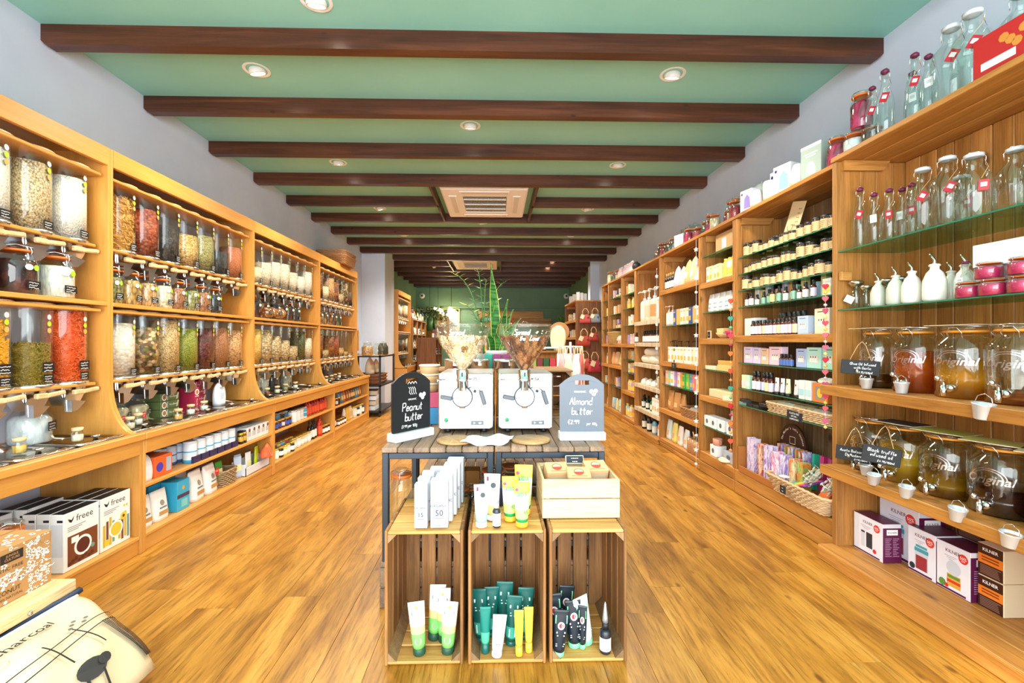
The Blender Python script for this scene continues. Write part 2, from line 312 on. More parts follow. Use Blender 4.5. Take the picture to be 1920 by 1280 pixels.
ORD = 'first second third fourth fifth sixth seventh eighth ninth tenth eleventh twelfth thirteenth fourteenth fifteenth sixteenth seventeenth eighteenth nineteenth twentieth'.split()
LW, RW = math.radians(90), math.radians(-90)
# ---------------------------------------------------------------- the room
fl = struct('floor', MB().box(-2.7, -1.6, -.1, 2.4, 15, -.004), [FLOOR])
PW, PL = .182, 1.22
pme = MB().cbox(0, 0, -.006, PW-.0012, PL-.0012, 0, .0008).mesh('plank', [FLOOR])
for i in range(28):
    off = RN.uniform(0, PL)
    x0 = -2.68+i*PW
    j = 0; y = .35-off
    while y < 7.6:
        if y+PL > .6: link('plank', pme, fl, (x0, y, 0))
        y += PL
struct('ceiling', MB().box(-2.7, -1.6, 3.12, 2.4, 15, 3.2), [TEAL])
struct('wall_left', MB().box(-2.8, -1.6, 0, -2.68, 9.1, 3.12), [WALLW])
struct('wall_right', MB().box(2.38, -1.6, 0, 2.5, 10.5, 3.12), [WALLW])
struct('wall_left_rear', MB().box(-2.8, 9.9, 0, -2.62, 15, 3.12), [GREENW])
struct('wall_right_rear', MB().box(2.38, 10.75, 0, 2.5, 15, 3.12), [GREENW])
struct('wall_back', MB().box(-2.8, 14.9, 0, 2.5, 15, 3.12), [GREENW])
struct('trim_1', MB().box(-2.62, 14.8, 2.36, 2.38, 14.9, 2.40).box(-2.62, 14.84, 2.40, 2.38, 14.9, 3.0), [GREENW])
struct('pillar_left', MB().box(-2.8, 9.1, 0, -2.22, 9.9, 3.12), [WALLW])
struct('pillar_right', MB().box(2.17, 10.5, 0, 2.5, 10.75, 3.12), [WALLW])
# shop front: window frame and door frame behind the camera
struct('window_1', MB().box(-2.7, -1.6, 0, -2.6, -1.5, 3.12).box(2.3, -1.6, 0, 2.4, -1.5, 3.12).box(-2.6, -1.6, 2.9, 2.3, -1.5, 3.12).box(-2.6, -1.6, 0, 2.3, -1.5, .12), [mat('3c4a46', .5)])
BY = [1.96+.78*k for k in range(17)]
for k, y in enumerate(BY):
    xr = 2.38 if y < 10.4 else 2.38; xl = -2.68
    if y > 9 and y < 9.9: xl = -2.22
    if y > 10.4 and y < 10.8: xr = 2.17
    gaps = []
    if k == 5: gaps = [(-.74, .45)]
    if k == 11: gaps = [(-1.05, .08)]
    segs = [(xl, xr)]
    if gaps: segs = [(xl, gaps[0][0]), (gaps[0][1], xr)]
    o = None
    for q, (a, b) in enumerate(segs):
        mb = MB(); c = .025
        e0, e1 = (c if q == 0 else 0), (c if q == len(segs)-1 else 0)
        mb.prism([(a, 3.12), (a, 3.0+e0), (a+e0, 3.0), (b-e1, 3.0), (b, 3.0+e1), (b, 3.12)], y+.0, y+.072)
        o = struct('ceiling_beam', mb, [BEAM])
    o = None
for (x0, x1, y0, y1) in ((-.74, .45, BY[4]+.072, BY[6]), (-1.05, .08, BY[10]+.072, BY[12])):
    struct('ceiling_beam', MB().cbox(x0-.03, y0, 3.0, x0, y1, 3.12, .003), [BEAM]); struct('ceiling_beam', MB().cbox(x1, y0, 3.0, x1+.03, y1, 3.12, .003), [BEAM])
# ceiling air conditioners
ac = Tpl('air_conditioner', 'air conditioner')
b = MB(); W_, L_ = .515, .60
ring = [(-W_, -L_), (W_, -L_), (W_, L_), (-W_, L_)]
def frame(mb, w0, l0, w1, l1, z0, z1, m=0):
    o4 = [(-w0, -l0, z0), (w0, -l0, z0), (w0, l0, z0), (-w0, l0, z0)]; i4 = [(-w1, -l1, z1), (w1, -l1, z1), (w1, l1, z1), (-w1, l1, z1)]
    mb.add(o4+i4, [(k, (k+1) % 4, 4+(k+1) % 4, 4+k) for k in range(4)], m)
frame(b, W_, L_, W_, L_, .07, .012); frame(b, W_, L_, W_-.02, L_-.02, .012, 0); frame(b, W_-.02, L_-.02, .27, .33, 0, 0); frame(b, .27, .33, .265, .325, 0, .04)
b.box(-W_, -L_, .06, W_, L_, .075)
ac.part('casing', b, [WH])
for (x0, y0, x1, y1) in ((-.3, -.53, .3, -.43), (-.3, .43, .3, .53), (-.44, -.36, -.34, .36), (.34, -.36, .44, .36)):
    ac.part('louvre', MB().cbox(x0, y0, -.008, x1, y1, .001, .003).box(x0+.02, y0+.02, -.0095, x1-.02, y1-.02, -.008, 1), [WH, mat('d8d4cc', .5)])
b = MB().box(-.265, -.325, .03, .265, .325, .035, 1)
for k in range(3): b.box(-.265, -.22+k*.2, -.002, .265, -.19+k*.2, .02, 0)
for k in range(26): b.box(-.26+k*.0208, -.32, .005, -.254+k*.0208, .32, .012, 2)
for k in range(14): b.box(-.26, -.32+k*.048, .004, .26, -.314+k*.048, .01, 2)
ac.part('grille', b, [WH, mat('3a3a38', .6), mat('8a8880', .6)])
ac.place((-.145, 5.88, 3.02), 0, 'large white cassette air conditioner in wooden ceiling frame nearer the shop window')
ac.place((-.485, 10.56, 3.02), 0, 'smaller looking white ceiling air conditioner beyond the pillar, over the till area', sc=(.96, 1, 1))
# gimbal downlights
dl = Tpl('downlight', 'ceiling light')
dl.part('ring', MB().lathe([(.062, .03), (.064, .006), (.085, 0), (.088, .003), (.088, .012)], 24), [WH])
dl.part('gimbal', MB().shell([(.0, .04), (.03, .035), (.052, 0), (.056, -.028), (.05, -.034), (.046, -.026)], 20, 0, T3(0, 0, .012, 0, math.radians(20))), [WH])
dl.part('lamp', MB().lathe([(.046, -.024), (.04, -.03), (0, -.033)], 20, 0, T3(0, 0, .012, 0, math.radians(20))), [mat('fff0d8', .5, emit=9)])
dlab = ['between the first two visible beams on the hopper side', 'between the first two visible beams on the bottle side', 'alone on the centre line before the air conditioner',
 'above the bean hoppers before the fourth beam', 'above the remedy jars before the fourth beam', 'hopper side, abreast of the air conditioner', 'toiletries side, abreast of the air conditioner',
 'directly behind the big air conditioner', 'by the seventh beam on the hopper side', 'by the seventh beam on the toiletries side', 'on the centre line before the pillars',
 'just past the pillar on the hopper side', 'just past the pillar on the toiletries side', 'second past the pillar on the hopper side', 'second past the pillar on the toiletries side',
 'third past the pillar on the hopper side', 'the last one before the back wall', 'at the very front, cut by the top edge of the view']
for i, (x, y) in enumerate(SPOTS): dl.place((x, y, 3.115), RN.uniform(-.8, .8), 'round white ceiling downlight, '+dlab[i])
# ================================================================ LEFT SIDE: dispenser wall
UX, CX2, CT = -2.29, -2.10, .70          # upper front, counter front, counter top
DV = [1.15, 2.755, 4.345, 5.95, 7.545]   # bay divisions
def plypanel(mb, x0, y0, z0, x1, y1, z1, b=.002): return mb.cbox(x0, y0, z0, x1, y1, z1, b)
def side_poly(xw, ux, cx):               # profile of an upright: straight above, sweeping out to the counter
    pts = [(xw, CT), (xw, 2.395), (ux, 2.395), (ux, 1.02)]
    for k in range(0, 9):
        a = math.radians(90*k/8); pts.append((ux+(cx-.02-ux)*(1-math.cos(a)) , 1.02-(1.02-CT-.0)*(math.sin(a))))
    return pts
BAYLAB = ['nearest the shop window, with rice and coloured pasta', 'second bay, with beans, lentils and kidney beans', 'third bay, with oats, flakes and flour', 'fourth bay, under the wicker basket']
CABLAB = ['nearest one, holding the gluten free cereal boxes', 'second one, with tins, flour bags and orange carton', 'third one, with sauces, jars and red bottles', 'fourth one, ending at the black metal stand']
def dispenser_bay(y0, y1, k, xw=-2.675, ux=UX, cx=CX2, rows=True):
    t = link('dispenser_shelving', None, None, (0, 0, 0)); tag(t, 'tall birch dispenser shelving bay, '+BAYLAB[k] if k < 4 else 'separate birch dispenser shelving bay standing beyond the white pillar', 'shelving', 'birch dispenser shelving')
    w = .018
    for ya in ((y0, y0+w), (y1-w, y1)):
        link('side_panel', MB().prism(side_poly(xw, ux, cx), ya[0], ya[1]).mesh('side_panel', [PLY]), t)
    a, b = y0+w, y1-w
    link('fascia', plypanel(MB(), ux-.02, a, 2.29, ux+.004, b, 2.395).mesh('fascia', [PLYY]), t)
    link('top_board', plypanel(MB(), xw, a, 2.372, ux-.02, b, 2.39).mesh('top_board', [PLYY]), t)
    link('shelf', plypanel(MB(), xw+.02, a, 1.462, ux+.002, b, 1.486).mesh('shelf', [PLYY]), t)
    for z in (2.215, 1.80, 1.425, 1.00):
        x0, x1 = (-2.56, -2.30)
        x0 += ux-UX; x1 += ux-UX
        link('hopper_rail', plypanel(MB(), x0, a, z, x1-(0 if z in (2.215, 1.425) else .03), b-.03, z+.018, .004).mesh('hopper_rail', [PLYY]), t)
    return t
def base_cabinet(y0, y1, k, xw=-2.675, cx=CX2, mid=True, cat='cabinet'):
    t = link('base_cabinet', None, None, (0, 0, 0)); tag(t, 'low birch base cabinet, '+CABLAB[k] if k < 4 else 'low birch base cabinet of the bay beyond the pillar', 'cabinet', 'birch base cabinets')
    w = .022
    for ya in ((y0, y0+w), (y1-w, y1)): link('side_panel', plypanel(MB(), xw, ya[0], 0, cx, ya[1], CT-.03).mesh('side_panel', [PLY]), t)
    a, b = y0+w, y1-w
    link('counter_frame', MB().cbox(cx-.06, y0, CT-.022, cx+.012, y1, CT+.004, .003).cbox(xw, y0, CT-.022, xw+.06, y1, CT+.004, .003).box(xw, y0, CT-.02, cx, y0+.03, CT).box(xw, y1-.03, CT-.02, cx, y1, CT).mesh('counter_frame', [PLYY]), t)
    link('counter_lip', plypanel(MB(), cx+.0, y0, CT-.03, cx+.018, y1, CT+.012, .005).mesh('counter_lip', [PLYY]), t)
    link('front_rail', plypanel(MB(), cx-.02, a, CT-.115, cx+.002, b, CT-.022).mesh('front_rail', [PLYY]), t)
    link('bottom_board', plypanel(MB(), xw, a, .085, cx-.002, b, .105).mesh('bottom_board', [PLYY]), t)
    link('plinth', plypanel(MB(), cx-.03, a, 0, cx-.01, b, .085).mesh('plinth', [PLYY]), t)
    if mid: link('middle_shelf', plypanel(MB(), xw, a, .375, cx-.01, b, .395).mesh('middle_shelf', [PLYY]), t)
    return t
for k in range(4):
    dispenser_bay(DV[k]+.001, DV[k+1]-.001, k); base_cabinet(DV[k]+.001, DV[k+1]-.001, k, mid=k > 0)
dispenser_bay(9.95, 11.4, 4, -2.44, -2.14, -1.95); base_cabinet(9.95, 11.4, 4, -2.44, -1.95)

# gastronorm pans with lids set in the counter
pan = Tpl('food_pan', 'food pan')
pw, pd = .29, .43
pan.part('pan', MB().loft([[(x, y, z) for x, y in rbox(w, d, r)] for w, d, r, z in ((pw-.05, pd-.05, .05, -.13), (pw-.02, pd-.02, .05, -.11), (pw-.012, pd-.012, .045, 0), (pw, pd, .03, .004), (pw, pd, .03, .008), (pw-.02, pd-.02, .04, .006))], cap=True), [STEEL])
pan.part('lid', MB().loft([[(x, y, z) for x, y in rbox(w, d, r)] for w, d, r, z in ((pw-.02, pd-.02, .04, .008), (pw-.05, pd-.05, .04, .012), (pw-.07, pd-.07, .04, .004), (pw-.13, pd-.13, .03, .008))]), [mat((.62, .5, .36), .14, 1)])
pan.part('lid_knob', MB().lathe([(.0, .008), (.012, .008), (.009, .02), (.022, .03), (.02, .036), (0, .038)], 14, 0, T3(0, -.16, 0)), [STEEL])
pan.part('ladle_notch', MB().lathe([(.026, .009), (.03, .012), (.024, .015), (0, .013)], 12, 0, T3(0, .15, 0)), [STEEL])
n = 0
for k in range(4):
    for j in range(5):
        y = DV[k]+.17+j*.315
        if y < 1.7: continue
        pan.place((-2.385, y, CT+.0), LW, 'steel food pan with flat lid, %s along the counter of dispenser %s' % (ORD[j], ['bay one', 'bay two', 'bay three', 'bay four'][k]), 'lidded steel pans in the counter')
for j in range(4): pan.place((-2.2, 10.2+j*.315, CT), LW, 'steel food pan with flat lid, %s along the counter beyond the pillar' % ORD[j], 'lidded steel pans beyond the pillar')

# gravity hoppers
HR, HH = .0925, .40
hop = Tpl('gravity_hopper', 'dispenser')
hop.part('canister', MB().shell([(HR-.012, -.012), (HR, .004), (HR, HH+.01)], 24), [ACR])
hop.part('contents', MB().lathe([(.03, 0), (HR-.006, .0), (HR-.004, .5), (HR-.005, .985), (.05, 1.0), (0, 1.01)], 20), [WH])
hop.part('lid', MB().lathe([(0, HH+.035), (HR+.002, HH+.035), (HR+.012, HH+.03), (HR+.012, HH+.022), (HR, HH+.02), (HR-.01, HH+.012)], 24), [PALE])
hop.part('collar', MB().lathe([(HR+.002, .012), (HR+.008, .008), (HR+.008, -.01), (HR-.004, -.016), (.05, -.02)], 24), [STEEL])
c = MB()                                  # folded steel chute
f = [(-.075, -.015), (.075, -.015), (.075, -.05), (.035, -.115), (-.03, -.125), (-.075, -.06)]
c.prism(f, -.045, .045, 'Y')
c.add([(-.062, -.046, -.02), (-.044, -.046, -.02), (-.044, -.054, -.02), (-.062, -.054, -.02), (-.056, -.052, -.15), (-.04, -.052, -.15), (-.04, -.058, -.15), (-.056, -.058, -.15)], [(0, 1, 2, 3), (4, 5, 6, 7), (0, 1, 5, 4), (1, 2, 6, 5), (2, 3, 7, 6), (3, 0, 4, 7)])
c.prism([(-.056, -.09), (.03, -.105), (-.02, -.15), (-.054, -.155)], -.085, -.045, 'Y')
hop.part('chute', c, [STEEL])
hop.part('lever', MB().cbox(-.05, -.1, -.062, .01, -.075, -.034, .005).cbox(0, -.102, -.012, .105, -.08, .012, .006, 0, T3(0, 0, -.05, 0, 0, math.radians(-6))), [PALE])
hop.part('lever_stop', MB().cbox(-.012, -.07, -.045, .014, -.055, 0, .003, 0, T3(.02, 0, -.005, 0, 0, math.radians(18))), [PALE])
for q, (cc, dz) in enumerate((('f4f4ee', .36), ('b7d433', .325), ('e2a95a', .29))):
    M = Matrix.Rotation(math.radians(12), 4, 'Z')
    hop.part('sticker', MB().disc(0, dz, .014, -HR-.001, 0, 12, M), [mat(cc, .5)], None, None, ['white round sticker', 'green round sticker', 'orange round sticker'][q], True)
def tagcard(w, h, y, seed=0, M=None, lines=3):
    r = random.Random(seed); mb = MB().quad(-w/2, 0, w/2, h, y, 0, M)
    for i in range(lines):
        zz = h*(.74-.3*i); x = -w*.38; pts = []
        while x < w*(.38-.12*(i == 1)): pts.append((x, zz+r.uniform(-.08, .08)*h)); x += w*.045
        ribbon(mb, pts, h*.05, y-.0006, 1, M)
    return mb
Mst = Matrix.Rotation(math.radians(-42)+PI/2, 4, 'Z')
hop.part('price_label', tagcard(.062, .042, -HR-.002, 3, Matrix.Rotation(math.radians(8), 4, 'Z') @ T3(0, 0, .02)), [mat('121212', .5), CHW], None, None, None, True)
# contents
G = {}
def gr(name, cols, sc=90, st=(1, 1, 1), **k):
    if name not in G: G[name] = grain(name, cols, sc, st, **k)
    return G[name]
white_rice = gr('white rice', ['f2ead8', 'faf5e8', 'fffdf6'], 170, (1, 1, .6)); brown_rice = gr('brown rice', ['d9b27a', 'e9cb98', 'f3dfb8'], 170, (1, 1, .6))
redbean = gr('red brown beans', ['7a2c12', 'a8431d', 'c8653a'], 75); blackbean = gr('black beans', ['15110f', '2a2624', '4a4542'], 85)
chick = gr('split chickpeas', ['d39a4a', 'e6b566', 'f2cc8a'], 90); green_l = gr('green lentils', ['8f8a4c', 'aaa363', 'c2b97c'], 130); beluga = gr('beluga lentils', ['15181c', '24282e', '33383f'], 200)
red_l = gr('red lentils', ['dd6f3a', 'e88348', 'f0965c'], 240); wbean = gr('white beans', ['f0e4cd', 'faf3e3', 'fffaf0', 'e4cda8'], 60); mixnut = gr('mixed nuts', ['5a2f16', '8d5a2b', 'e9d0a4', 'c79256', '6f7a2c', '3b1d10'], 48)
rice2 = gr('short brown rice', ['c99a5a', 'e0b878', 'efd09a'], 140); mung = gr('mung beans', ['7d861c', '98a02c', 'adb13f'], 170); kidney = gr('kidney beans', ['3d0f10', '63201d', '85342c'], 85)
tanl = gr('brown lentils', ['a9633a', 'c07a4c', 'cf8f60'], 190); soy = gr('soya beans', ['d98f4c', 'ecb074', 'f4c894'], 110); oats = gr('oats', ['e6cfa6', 'f3e4c5', 'fbf3de', 'c9a878'], 95, (1, 1, 1.5)); flour = gr('flour', ['f3ead6', 'f8f2e4'], 60, bump=.2)
corn = gr('corn flakes', ['e0a93c', 'f0c462', 'f7d88c'], 60); muesli = gr('muesli', ['c99a5c', 'e8cc96', 'f5e2ba', '8a5a2c'], 60); cashew = gr('cashews', ['e8cf98', 'f4e3b8', 'fbf0d2'], 48)
raisin = gr('mixed fruit', ['5a2410', '8f4418', 'b86a2c', 'd79a54'], 60); seed = gr('pumpkin seeds', ['2a331c', '4a5530', '6f7a45'], 80); brazil = gr('dark nuts', ['3a1a0c', '64341a', '8d5a30'], 55); cran = gr('cranberries', ['2a0a0c', '451417', '5e2420'], 70)
PEN = mat('d29a45', .55); YP = mat('eba81e', .55); GP = mat('86701f', .6); OP = mat('e35a1e', .55)
def pasta_pile(R0, h, n, kind, seed):     # loose pasta pressed against the canister wall, one heap nobody could count
    r = random.Random(seed); mb = MB().lathe([(.03, 0), (R0-.02, 0), (R0-.02, h-.012), (0, h-.004)], 12)
    for i in range(n):
        a = r.uniform(0, 2*PI); top = r.random() < .14
        rr = R0-.011-r.uniform(0, .006) if not top else r.uniform(0, R0-.012); z = r.uniform(.006, h-.008) if not top else h-.006+r.uniform(-.004, .008)
        M = Matrix.Translation((rr*math.cos(a), rr*math.sin(a), z)) @ Matrix.Rotation(a+PI/2, 4, 'Z') @ Matrix.Rotation(r.uniform(-.18, .18), 4, 'X' if not top else 'Z') @ Matrix.Rotation(r.uniform(-1, 1) if kind != 'penne' else r.uniform(-.8, .8)+.5, 4, 'Y')
        L = .017
        if kind == 'penne': mb.tube([(-L, 0, 0), (L, 0, 0)], .0042, 6, 0, M)
        else:
            mb.tube([(-L+2*L*j/6, .0038*math.sin(j*1.7), .0038*math.cos(j*1.7)) for j in range(7)], .0036, 4, 0, M)
    return mb.mesh('pasta', [WH])
HL, HB = 1.818, 1.02                      # hopper floor heights, upper and lower row
def hopper(y, z, m, fill, label, x=-2.425, sc=1, pasta=None, group='gravity hoppers of dry food'):
    ov = {'contents': [m]}
    r = hop.place((x, y, z), LW, label, group, over=ov, zs={'contents': fill*HH}, sc=sc)
    if pasta:
        for ch in r.children:
            if ch.name.startswith('contents'):
                ch.data = pasta; ch.scale = (1, 1, 1); ch['kind'] = 'stuff'
                if len(ch.material_slots): ch.material_slots[0].link = 'OBJECT'; ch.material_slots[0].material = m
            elif ch.name.startswith('price_label') and sc == 1 and z < 1.5: pass
    return r
hy = lambda k, j: DV[k]+.215+j*.206
pe_hi = pasta_pile(HR, .35, 620, 'penne', 1); fu_hi = pasta_pile(HR, .34, 640, 'fusilli', 2); fu_lo = pasta_pile(HR, .22, 460, 'fusilli', 3); fu_full = pasta_pile(HR, .395, 720, 'fusilli', 4)
TOPW, LOWW = 'top row, %s bay', 'lower row, %s bay'
for (y, m, f, t) in ((2.62, white_rice, .88, 'white rice'), (2.413, brown_rice, .9, 'speckled brown rice'), (2.206, white_rice, .9, 'white pudding rice')):
    hopper(y, HL, m, f, 'clear hopper almost full of %s, top row of the nearest bay' % t)
for (y, m, p, t) in ((2.62, OP, fu_full, 'full of orange lentil pasta twists'), (2.413, GP, fu_lo, 'half full of dull green pasta twists'), (2.206, YP, fu_hi, 'filled with bright yellow pasta twists')):
    h = hopper(y, HB, m, 1, 'clear hopper %s, lower row of the nearest bay' % t, pasta=p)
    link('price_label', tagcard(.075, .05, -HR-.002, int(y*100), Matrix.Rotation(math.radians(8), 4, 'Z') @ T3(0, 0, .075)).mesh('price_label', [mat('121212', .5), CHW]), h)
row = [(PEN, .87, 'tan penne pasta', pe_hi), (redbean, .83, 'red-brown beans', None), (blackbean, .68, 'shiny black beans', None), (chick, .64, 'yellow split chickpeas', None), (green_l, .74, 'pale green lentils', None), (beluga, .52, 'tiny black lentils', None), (red_l, .72, 'orange-red lentils', None)]
for j, (m, f, t, p) in enumerate(row): hopper(hy(1, j), HL, m, f, 'clear hopper of %s, top row of the second bay' % t, pasta=p)
row = [(wbean, .88, 'white haricot beans'), (mixnut, .83, 'mixed nuts and seeds'), (rice2, .97, 'short brown rice, filled to the brim'), (mung, .84, 'green mung beans'), (kidney, .84, 'dark red kidney beans'), (tanl, .88, 'reddish brown lentils'), (soy, .84, 'pale orange split beans')]
for j, (m, f, t) in enumerate(row): hopper(hy(1, j), HB, m, f, 'clear hopper of %s, lower row of the second bay' % t)
row = [(cashew, .42, 'pale cashews, less than half full'), (oats, .62, 'coarse oats'), (oats, .72, 'rolled oats with bran specks'), (oats, .76, 'jumbo oats'), (oats, .6, 'pale oats'), (flour, .56, 'cream flour'), (flour, .78, 'white flour')]
for j, (m, f, t) in enumerate(row): hopper(hy(2, j), HL, m, f, 'clear hopper of %s, top row of the third bay' % t)
row = [(corn, .9, 'yellow corn flakes'), (muesli, .88, 'fruity muesli'), (muesli, .74, 'plain muesli'), (muesli, .62, 'pale granola'), (muesli, .46, 'seeded granola'), (seed, .9, 'dark green pumpkin seeds'), (oats, .7, 'pale sunflower seeds')]
for j, (m, f, t) in enumerate(row): hopper(hy(2, j), HB, m, f, 'clear hopper of %s, lower row of the third bay' % t)
row = [(raisin, .85, 'brown dried fruit'), (cashew, .5, 'white coconut chips'), (soy, .86, 'orange apricot pieces'), (raisin, .78, 'reddish raisins'), (muesli, .4, 'light nuts'), (mixnut, .86, 'mixed nuts'), (brazil, .6, 'dark dates')]
for j, (m, f, t) in enumerate(row): hopper(hy(3, j), HL, m, f, 'clear hopper of %s, top row of the fourth bay' % t)
row = [(raisin, .85, 'brown mixed fruit'), (muesli, .3, 'banana chips, nearly empty'), (raisin, .8, 'golden raisins'), (redbean, .8, 'red-brown almonds'), (soy, .35, 'orange chips'), (chick, .2, 'last few yellow nuts'), (chick, .12, 'a little brown sugar')]
for j, (m, f, t) in enumerate(row): hopper(hy(3, j), HB, m, f, 'clear hopper of %s, lower row of the fourth bay' % t)
for j, (m, f, t) in enumerate(((corn, .8, 'yellow pasta'), (oats, .7, 'oats'), (flour, .6, 'white grain'), (soy, .7, 'orange lentils'), (muesli, .5, 'brown grain'), (oats, .8, 'pale flakes'))):
    hopper(10.12+j*.215, HL, m, f, 'clear hopper of %s, top row beyond the white pillar' % t, -2.27); hopper(10.12+j*.215, HB, G[list(G)[j*3 % len(G)]], f, 'clear hopper below the %s, beyond the white pillar' % t, -2.27)

# clip-top jars
jar = Tpl('clip_top_jar', 'jar')           # unit size: radius .06, height .2
jar.part('glass_body', MB().lathe([(0, 0), (.056, 0), (.06, .006), (.06, .135), (.055, .155), (.045, .165), (.045, .18)], 20), [GL])
jar.part('contents', MB().lathe([(.052, .004), (.056, .01), (.056, .132), (.05, .145), (0, .148)], 16), [WH])
jar.part('rubber_seal', MB().lathe([(.046, .178), (.052, .18), (.052, .187), (.046, .189)], 20), [RUBBER])
jar.part('lid', MB().lathe([(.046, .187), (.051, .19), (.051, .2), (.03, .204), (.028, .209), (0, .209)], 20), [GL])
jar.part('wire_clip', MB().tube([(-.053, 0, .165), (-.056, 0, .195), (-.03, -.03, .206), (0, -.05, .2), (0, -.056, .18), (0, -.05, .16)], .0015, 5).tube([(.053, 0, .165), (.056, 0, .195), (.03, -.03, .206), (0, -.05, .2)], .0015, 5), [STEEL])
Mj = Matrix.Rotation(math.radians(28), 4, 'Z')
for q, (cc, aa) in enumerate((('eef0ea', -14), ('a9cf2a', 10))):
    jar.part('sticker', MB().disc(0, .115, .0125, -.061, 0, 12, Matrix.Rotation(math.radians(aa), 4, 'Z')), [mat(cc, .5)], None, None, ['white sticker', 'green sticker'][q], True)
jar.part('price_label', tagcard(.05, .034, -.0615, 5, Matrix.Rotation(math.radians(0), 4, 'Z') @ T3(0, 0, .025)), [mat('121212', .5), CHW], None, None, None, True)
def jars(items, ys, z, x, where, sc, group, rz=LW, T=None):
    for (m, t), y in zip(items, ys): (T or jar).place((x, y, z), rz+RN.uniform(-.1, .1), 'clip-top glass jar of %s, %s' % (t, where), group, sc=sc, over={'contents': [m]})
S1 = 1.487
jars([(white_rice, 'white sugar'), (cran, 'dark dried cranberries'), (raisin, 'brown grains')], (2.55, 2.345, 2.14), S1, -2.42, 'on the shelf of the nearest bay', (1.45, 1.45, 1.2), 'jars on the shelf of the nearest bay')
jars([(green_l, 'green herbs'), (chick, 'yellow spice'), (soy, 'orange spice'), (oats, 'golden seeds'), (tanl, 'pinkish salt'), (green_l, 'pale dried herbs'), (tanl, 'brown flakes'), (beluga, 'black tea')],
     [2.88+.147*i for i in range(8)], S1, -2.4, 'on the shelf of the second bay', (1.08, 1.08, 1.12), 'spice jars on the shelf of the second bay')
jars([(brazil, 'dark chocolate'), (cran, 'dark berries'), (raisin, 'brown raisins'), (beluga, 'black beans'), (brazil, 'coffee beans'), (cran, 'cocoa nibs'), (beluga, 'liquorice')], [4.46, 4.62, 4.78, 5.02, 5.2, 5.36, 5.52], S1, -2.43, 'on the shelf of the third bay', (1.15, 1.15, 1.15), 'dark jars on the shelf of the third bay')
jars([(brazil, 'dark nuts'), (raisin, 'ginger pieces'), (mixnut, 'mixed pieces'), (raisin, 'brown sugar crystals'), (brazil, 'whole nutmeg'), (seed, 'green seeds')], [6.06+.18*i for i in range(6)], S1, -2.43, 'on the shelf of the fourth bay', (1.2, 1.2, 1.15), 'jars on the shelf of the fourth bay')
# low dish jars lying in front on bay 3
for i, y in enumerate((4.60, 4.80)):
    jar.place((-2.33, y, S1+.055), LW, 'squat clip-top jar lying on its side, %s one beside the dark jars' % ('first', 'second')[i], 'jars lying on the third bay shelf', sc=.95, over={'contents': [raisin]}, rot=Matrix.Rotation(math.radians(84), 4, 'Y'))
# hanging chalk tags on levers
tg = Tpl('hanging_chalk_tag', 'sign')
tg.part('board', MB().cbox(-.05, -.004, -.035, .05, 0, .035, .002), [CHALK])
mb = MB(); hand(mb, '~~~', 0, .008, .014, -.005); hand(mb, '~~~', 0, -.02, .014, -.005); tg.part('chalk_writing', mb, [CHW], flat=True)
tg.part('string', MB().tube([(-.035, -.002, .035), (0, .01, .12), (.035, -.002, .035)], .0012, 4), [KRAFT])
tg.place((-2.29, 4.72, 1.665), LW+.2, 'black chalk tag hanging from a lever in the third bay', 'hanging chalk tags', sc=1.0)
tg.place((-2.29, 6.55, 1.66), LW+.2, 'black chalk tag hanging from a lever in the fourth bay', 'hanging chalk tags', sc=1.0)
# under the lower row: jars and packets standing on the counter
pinkp = gr('pink powder', ['b0505a', 'c76a70'], 60, bump=.1); cream_p = gr('cream powder', ['e2c596', 'edd6ad'], 60, bump=.1); salt = gr('white powder', ['eef0f2', 'fafbfc'], 60, bump=.1)
bigjar = Tpl('wide_jar', 'jar')
bigjar.part('glass_body', MB().lathe([(0, 0), (.062, 0), (.068, .008), (.068, .10), (.05, .13), (.044, .135), (.044, .15)], 20), [GL])
bigjar.part('contents', MB().lathe([(.058, .004), (.063, .01), (.063, .095), (.05, .112), (0, .116)], 16), [WH])
bigjar.part('lid', MB().lathe([(.047, .14), (.048, .158), (.03, .163), (.012, .166), (.012, .176), (0, .178)], 20), [GL])
bigjar.part('price_label', tagcard(.06, .036, -.069, 8, Matrix.Rotation(math.radians(20), 4, 'Z') @ T3(0, 0, .05)), [mat('121212', .5), CHW], flat=True)
bigjar.place((-2.50, 2.50, CT+.005), LW, 'wide glass jar of white powder behind the pans, nearest bay', sc=1.35, over={'contents': [salt]})
for (y, m, t) in ((2.86, pinkp, 'pink powder'), (3.02, cream_p, 'cream powder'), (3.19, cream_p, 'beige powder')):
    r = bigjar.place((-2.47, y, CT+.005), LW, 'wide glass jar of %s with black label, second bay counter' % t, 'powder jars on the second bay counter', over={'contents': [m]})
    sp = MB().disc(-.035, .05, .022, -.071, 0, 16); typed(sp, '50%', -.035, .052, .012, -.0715, 1); typed(sp, 'OFF', -.035, .038, .008, -.0715, 1)
    link('price_splash', sp.mesh('price_splash', [mat('d8262c', .5), CHW]), r)['label'] = 'red half price roundel'
sj = Tpl('sample_jar', 'jar')
sj.part('glass_body', MB().lathe([(0, 0), (.02, 0), (.022, .003), (.022, .034), (.018, .042), (.018, .05)], 14), [GL])
sj.part('contents', MB().lathe([(.018, .003), (.0195, .006), (.0195, .03), (0, .031)], 12), [WH])
sj.part('cork', MB().lathe([(.0175, .046), (.02, .05), (.02, .06), (0, .061)], 14), [PALE])
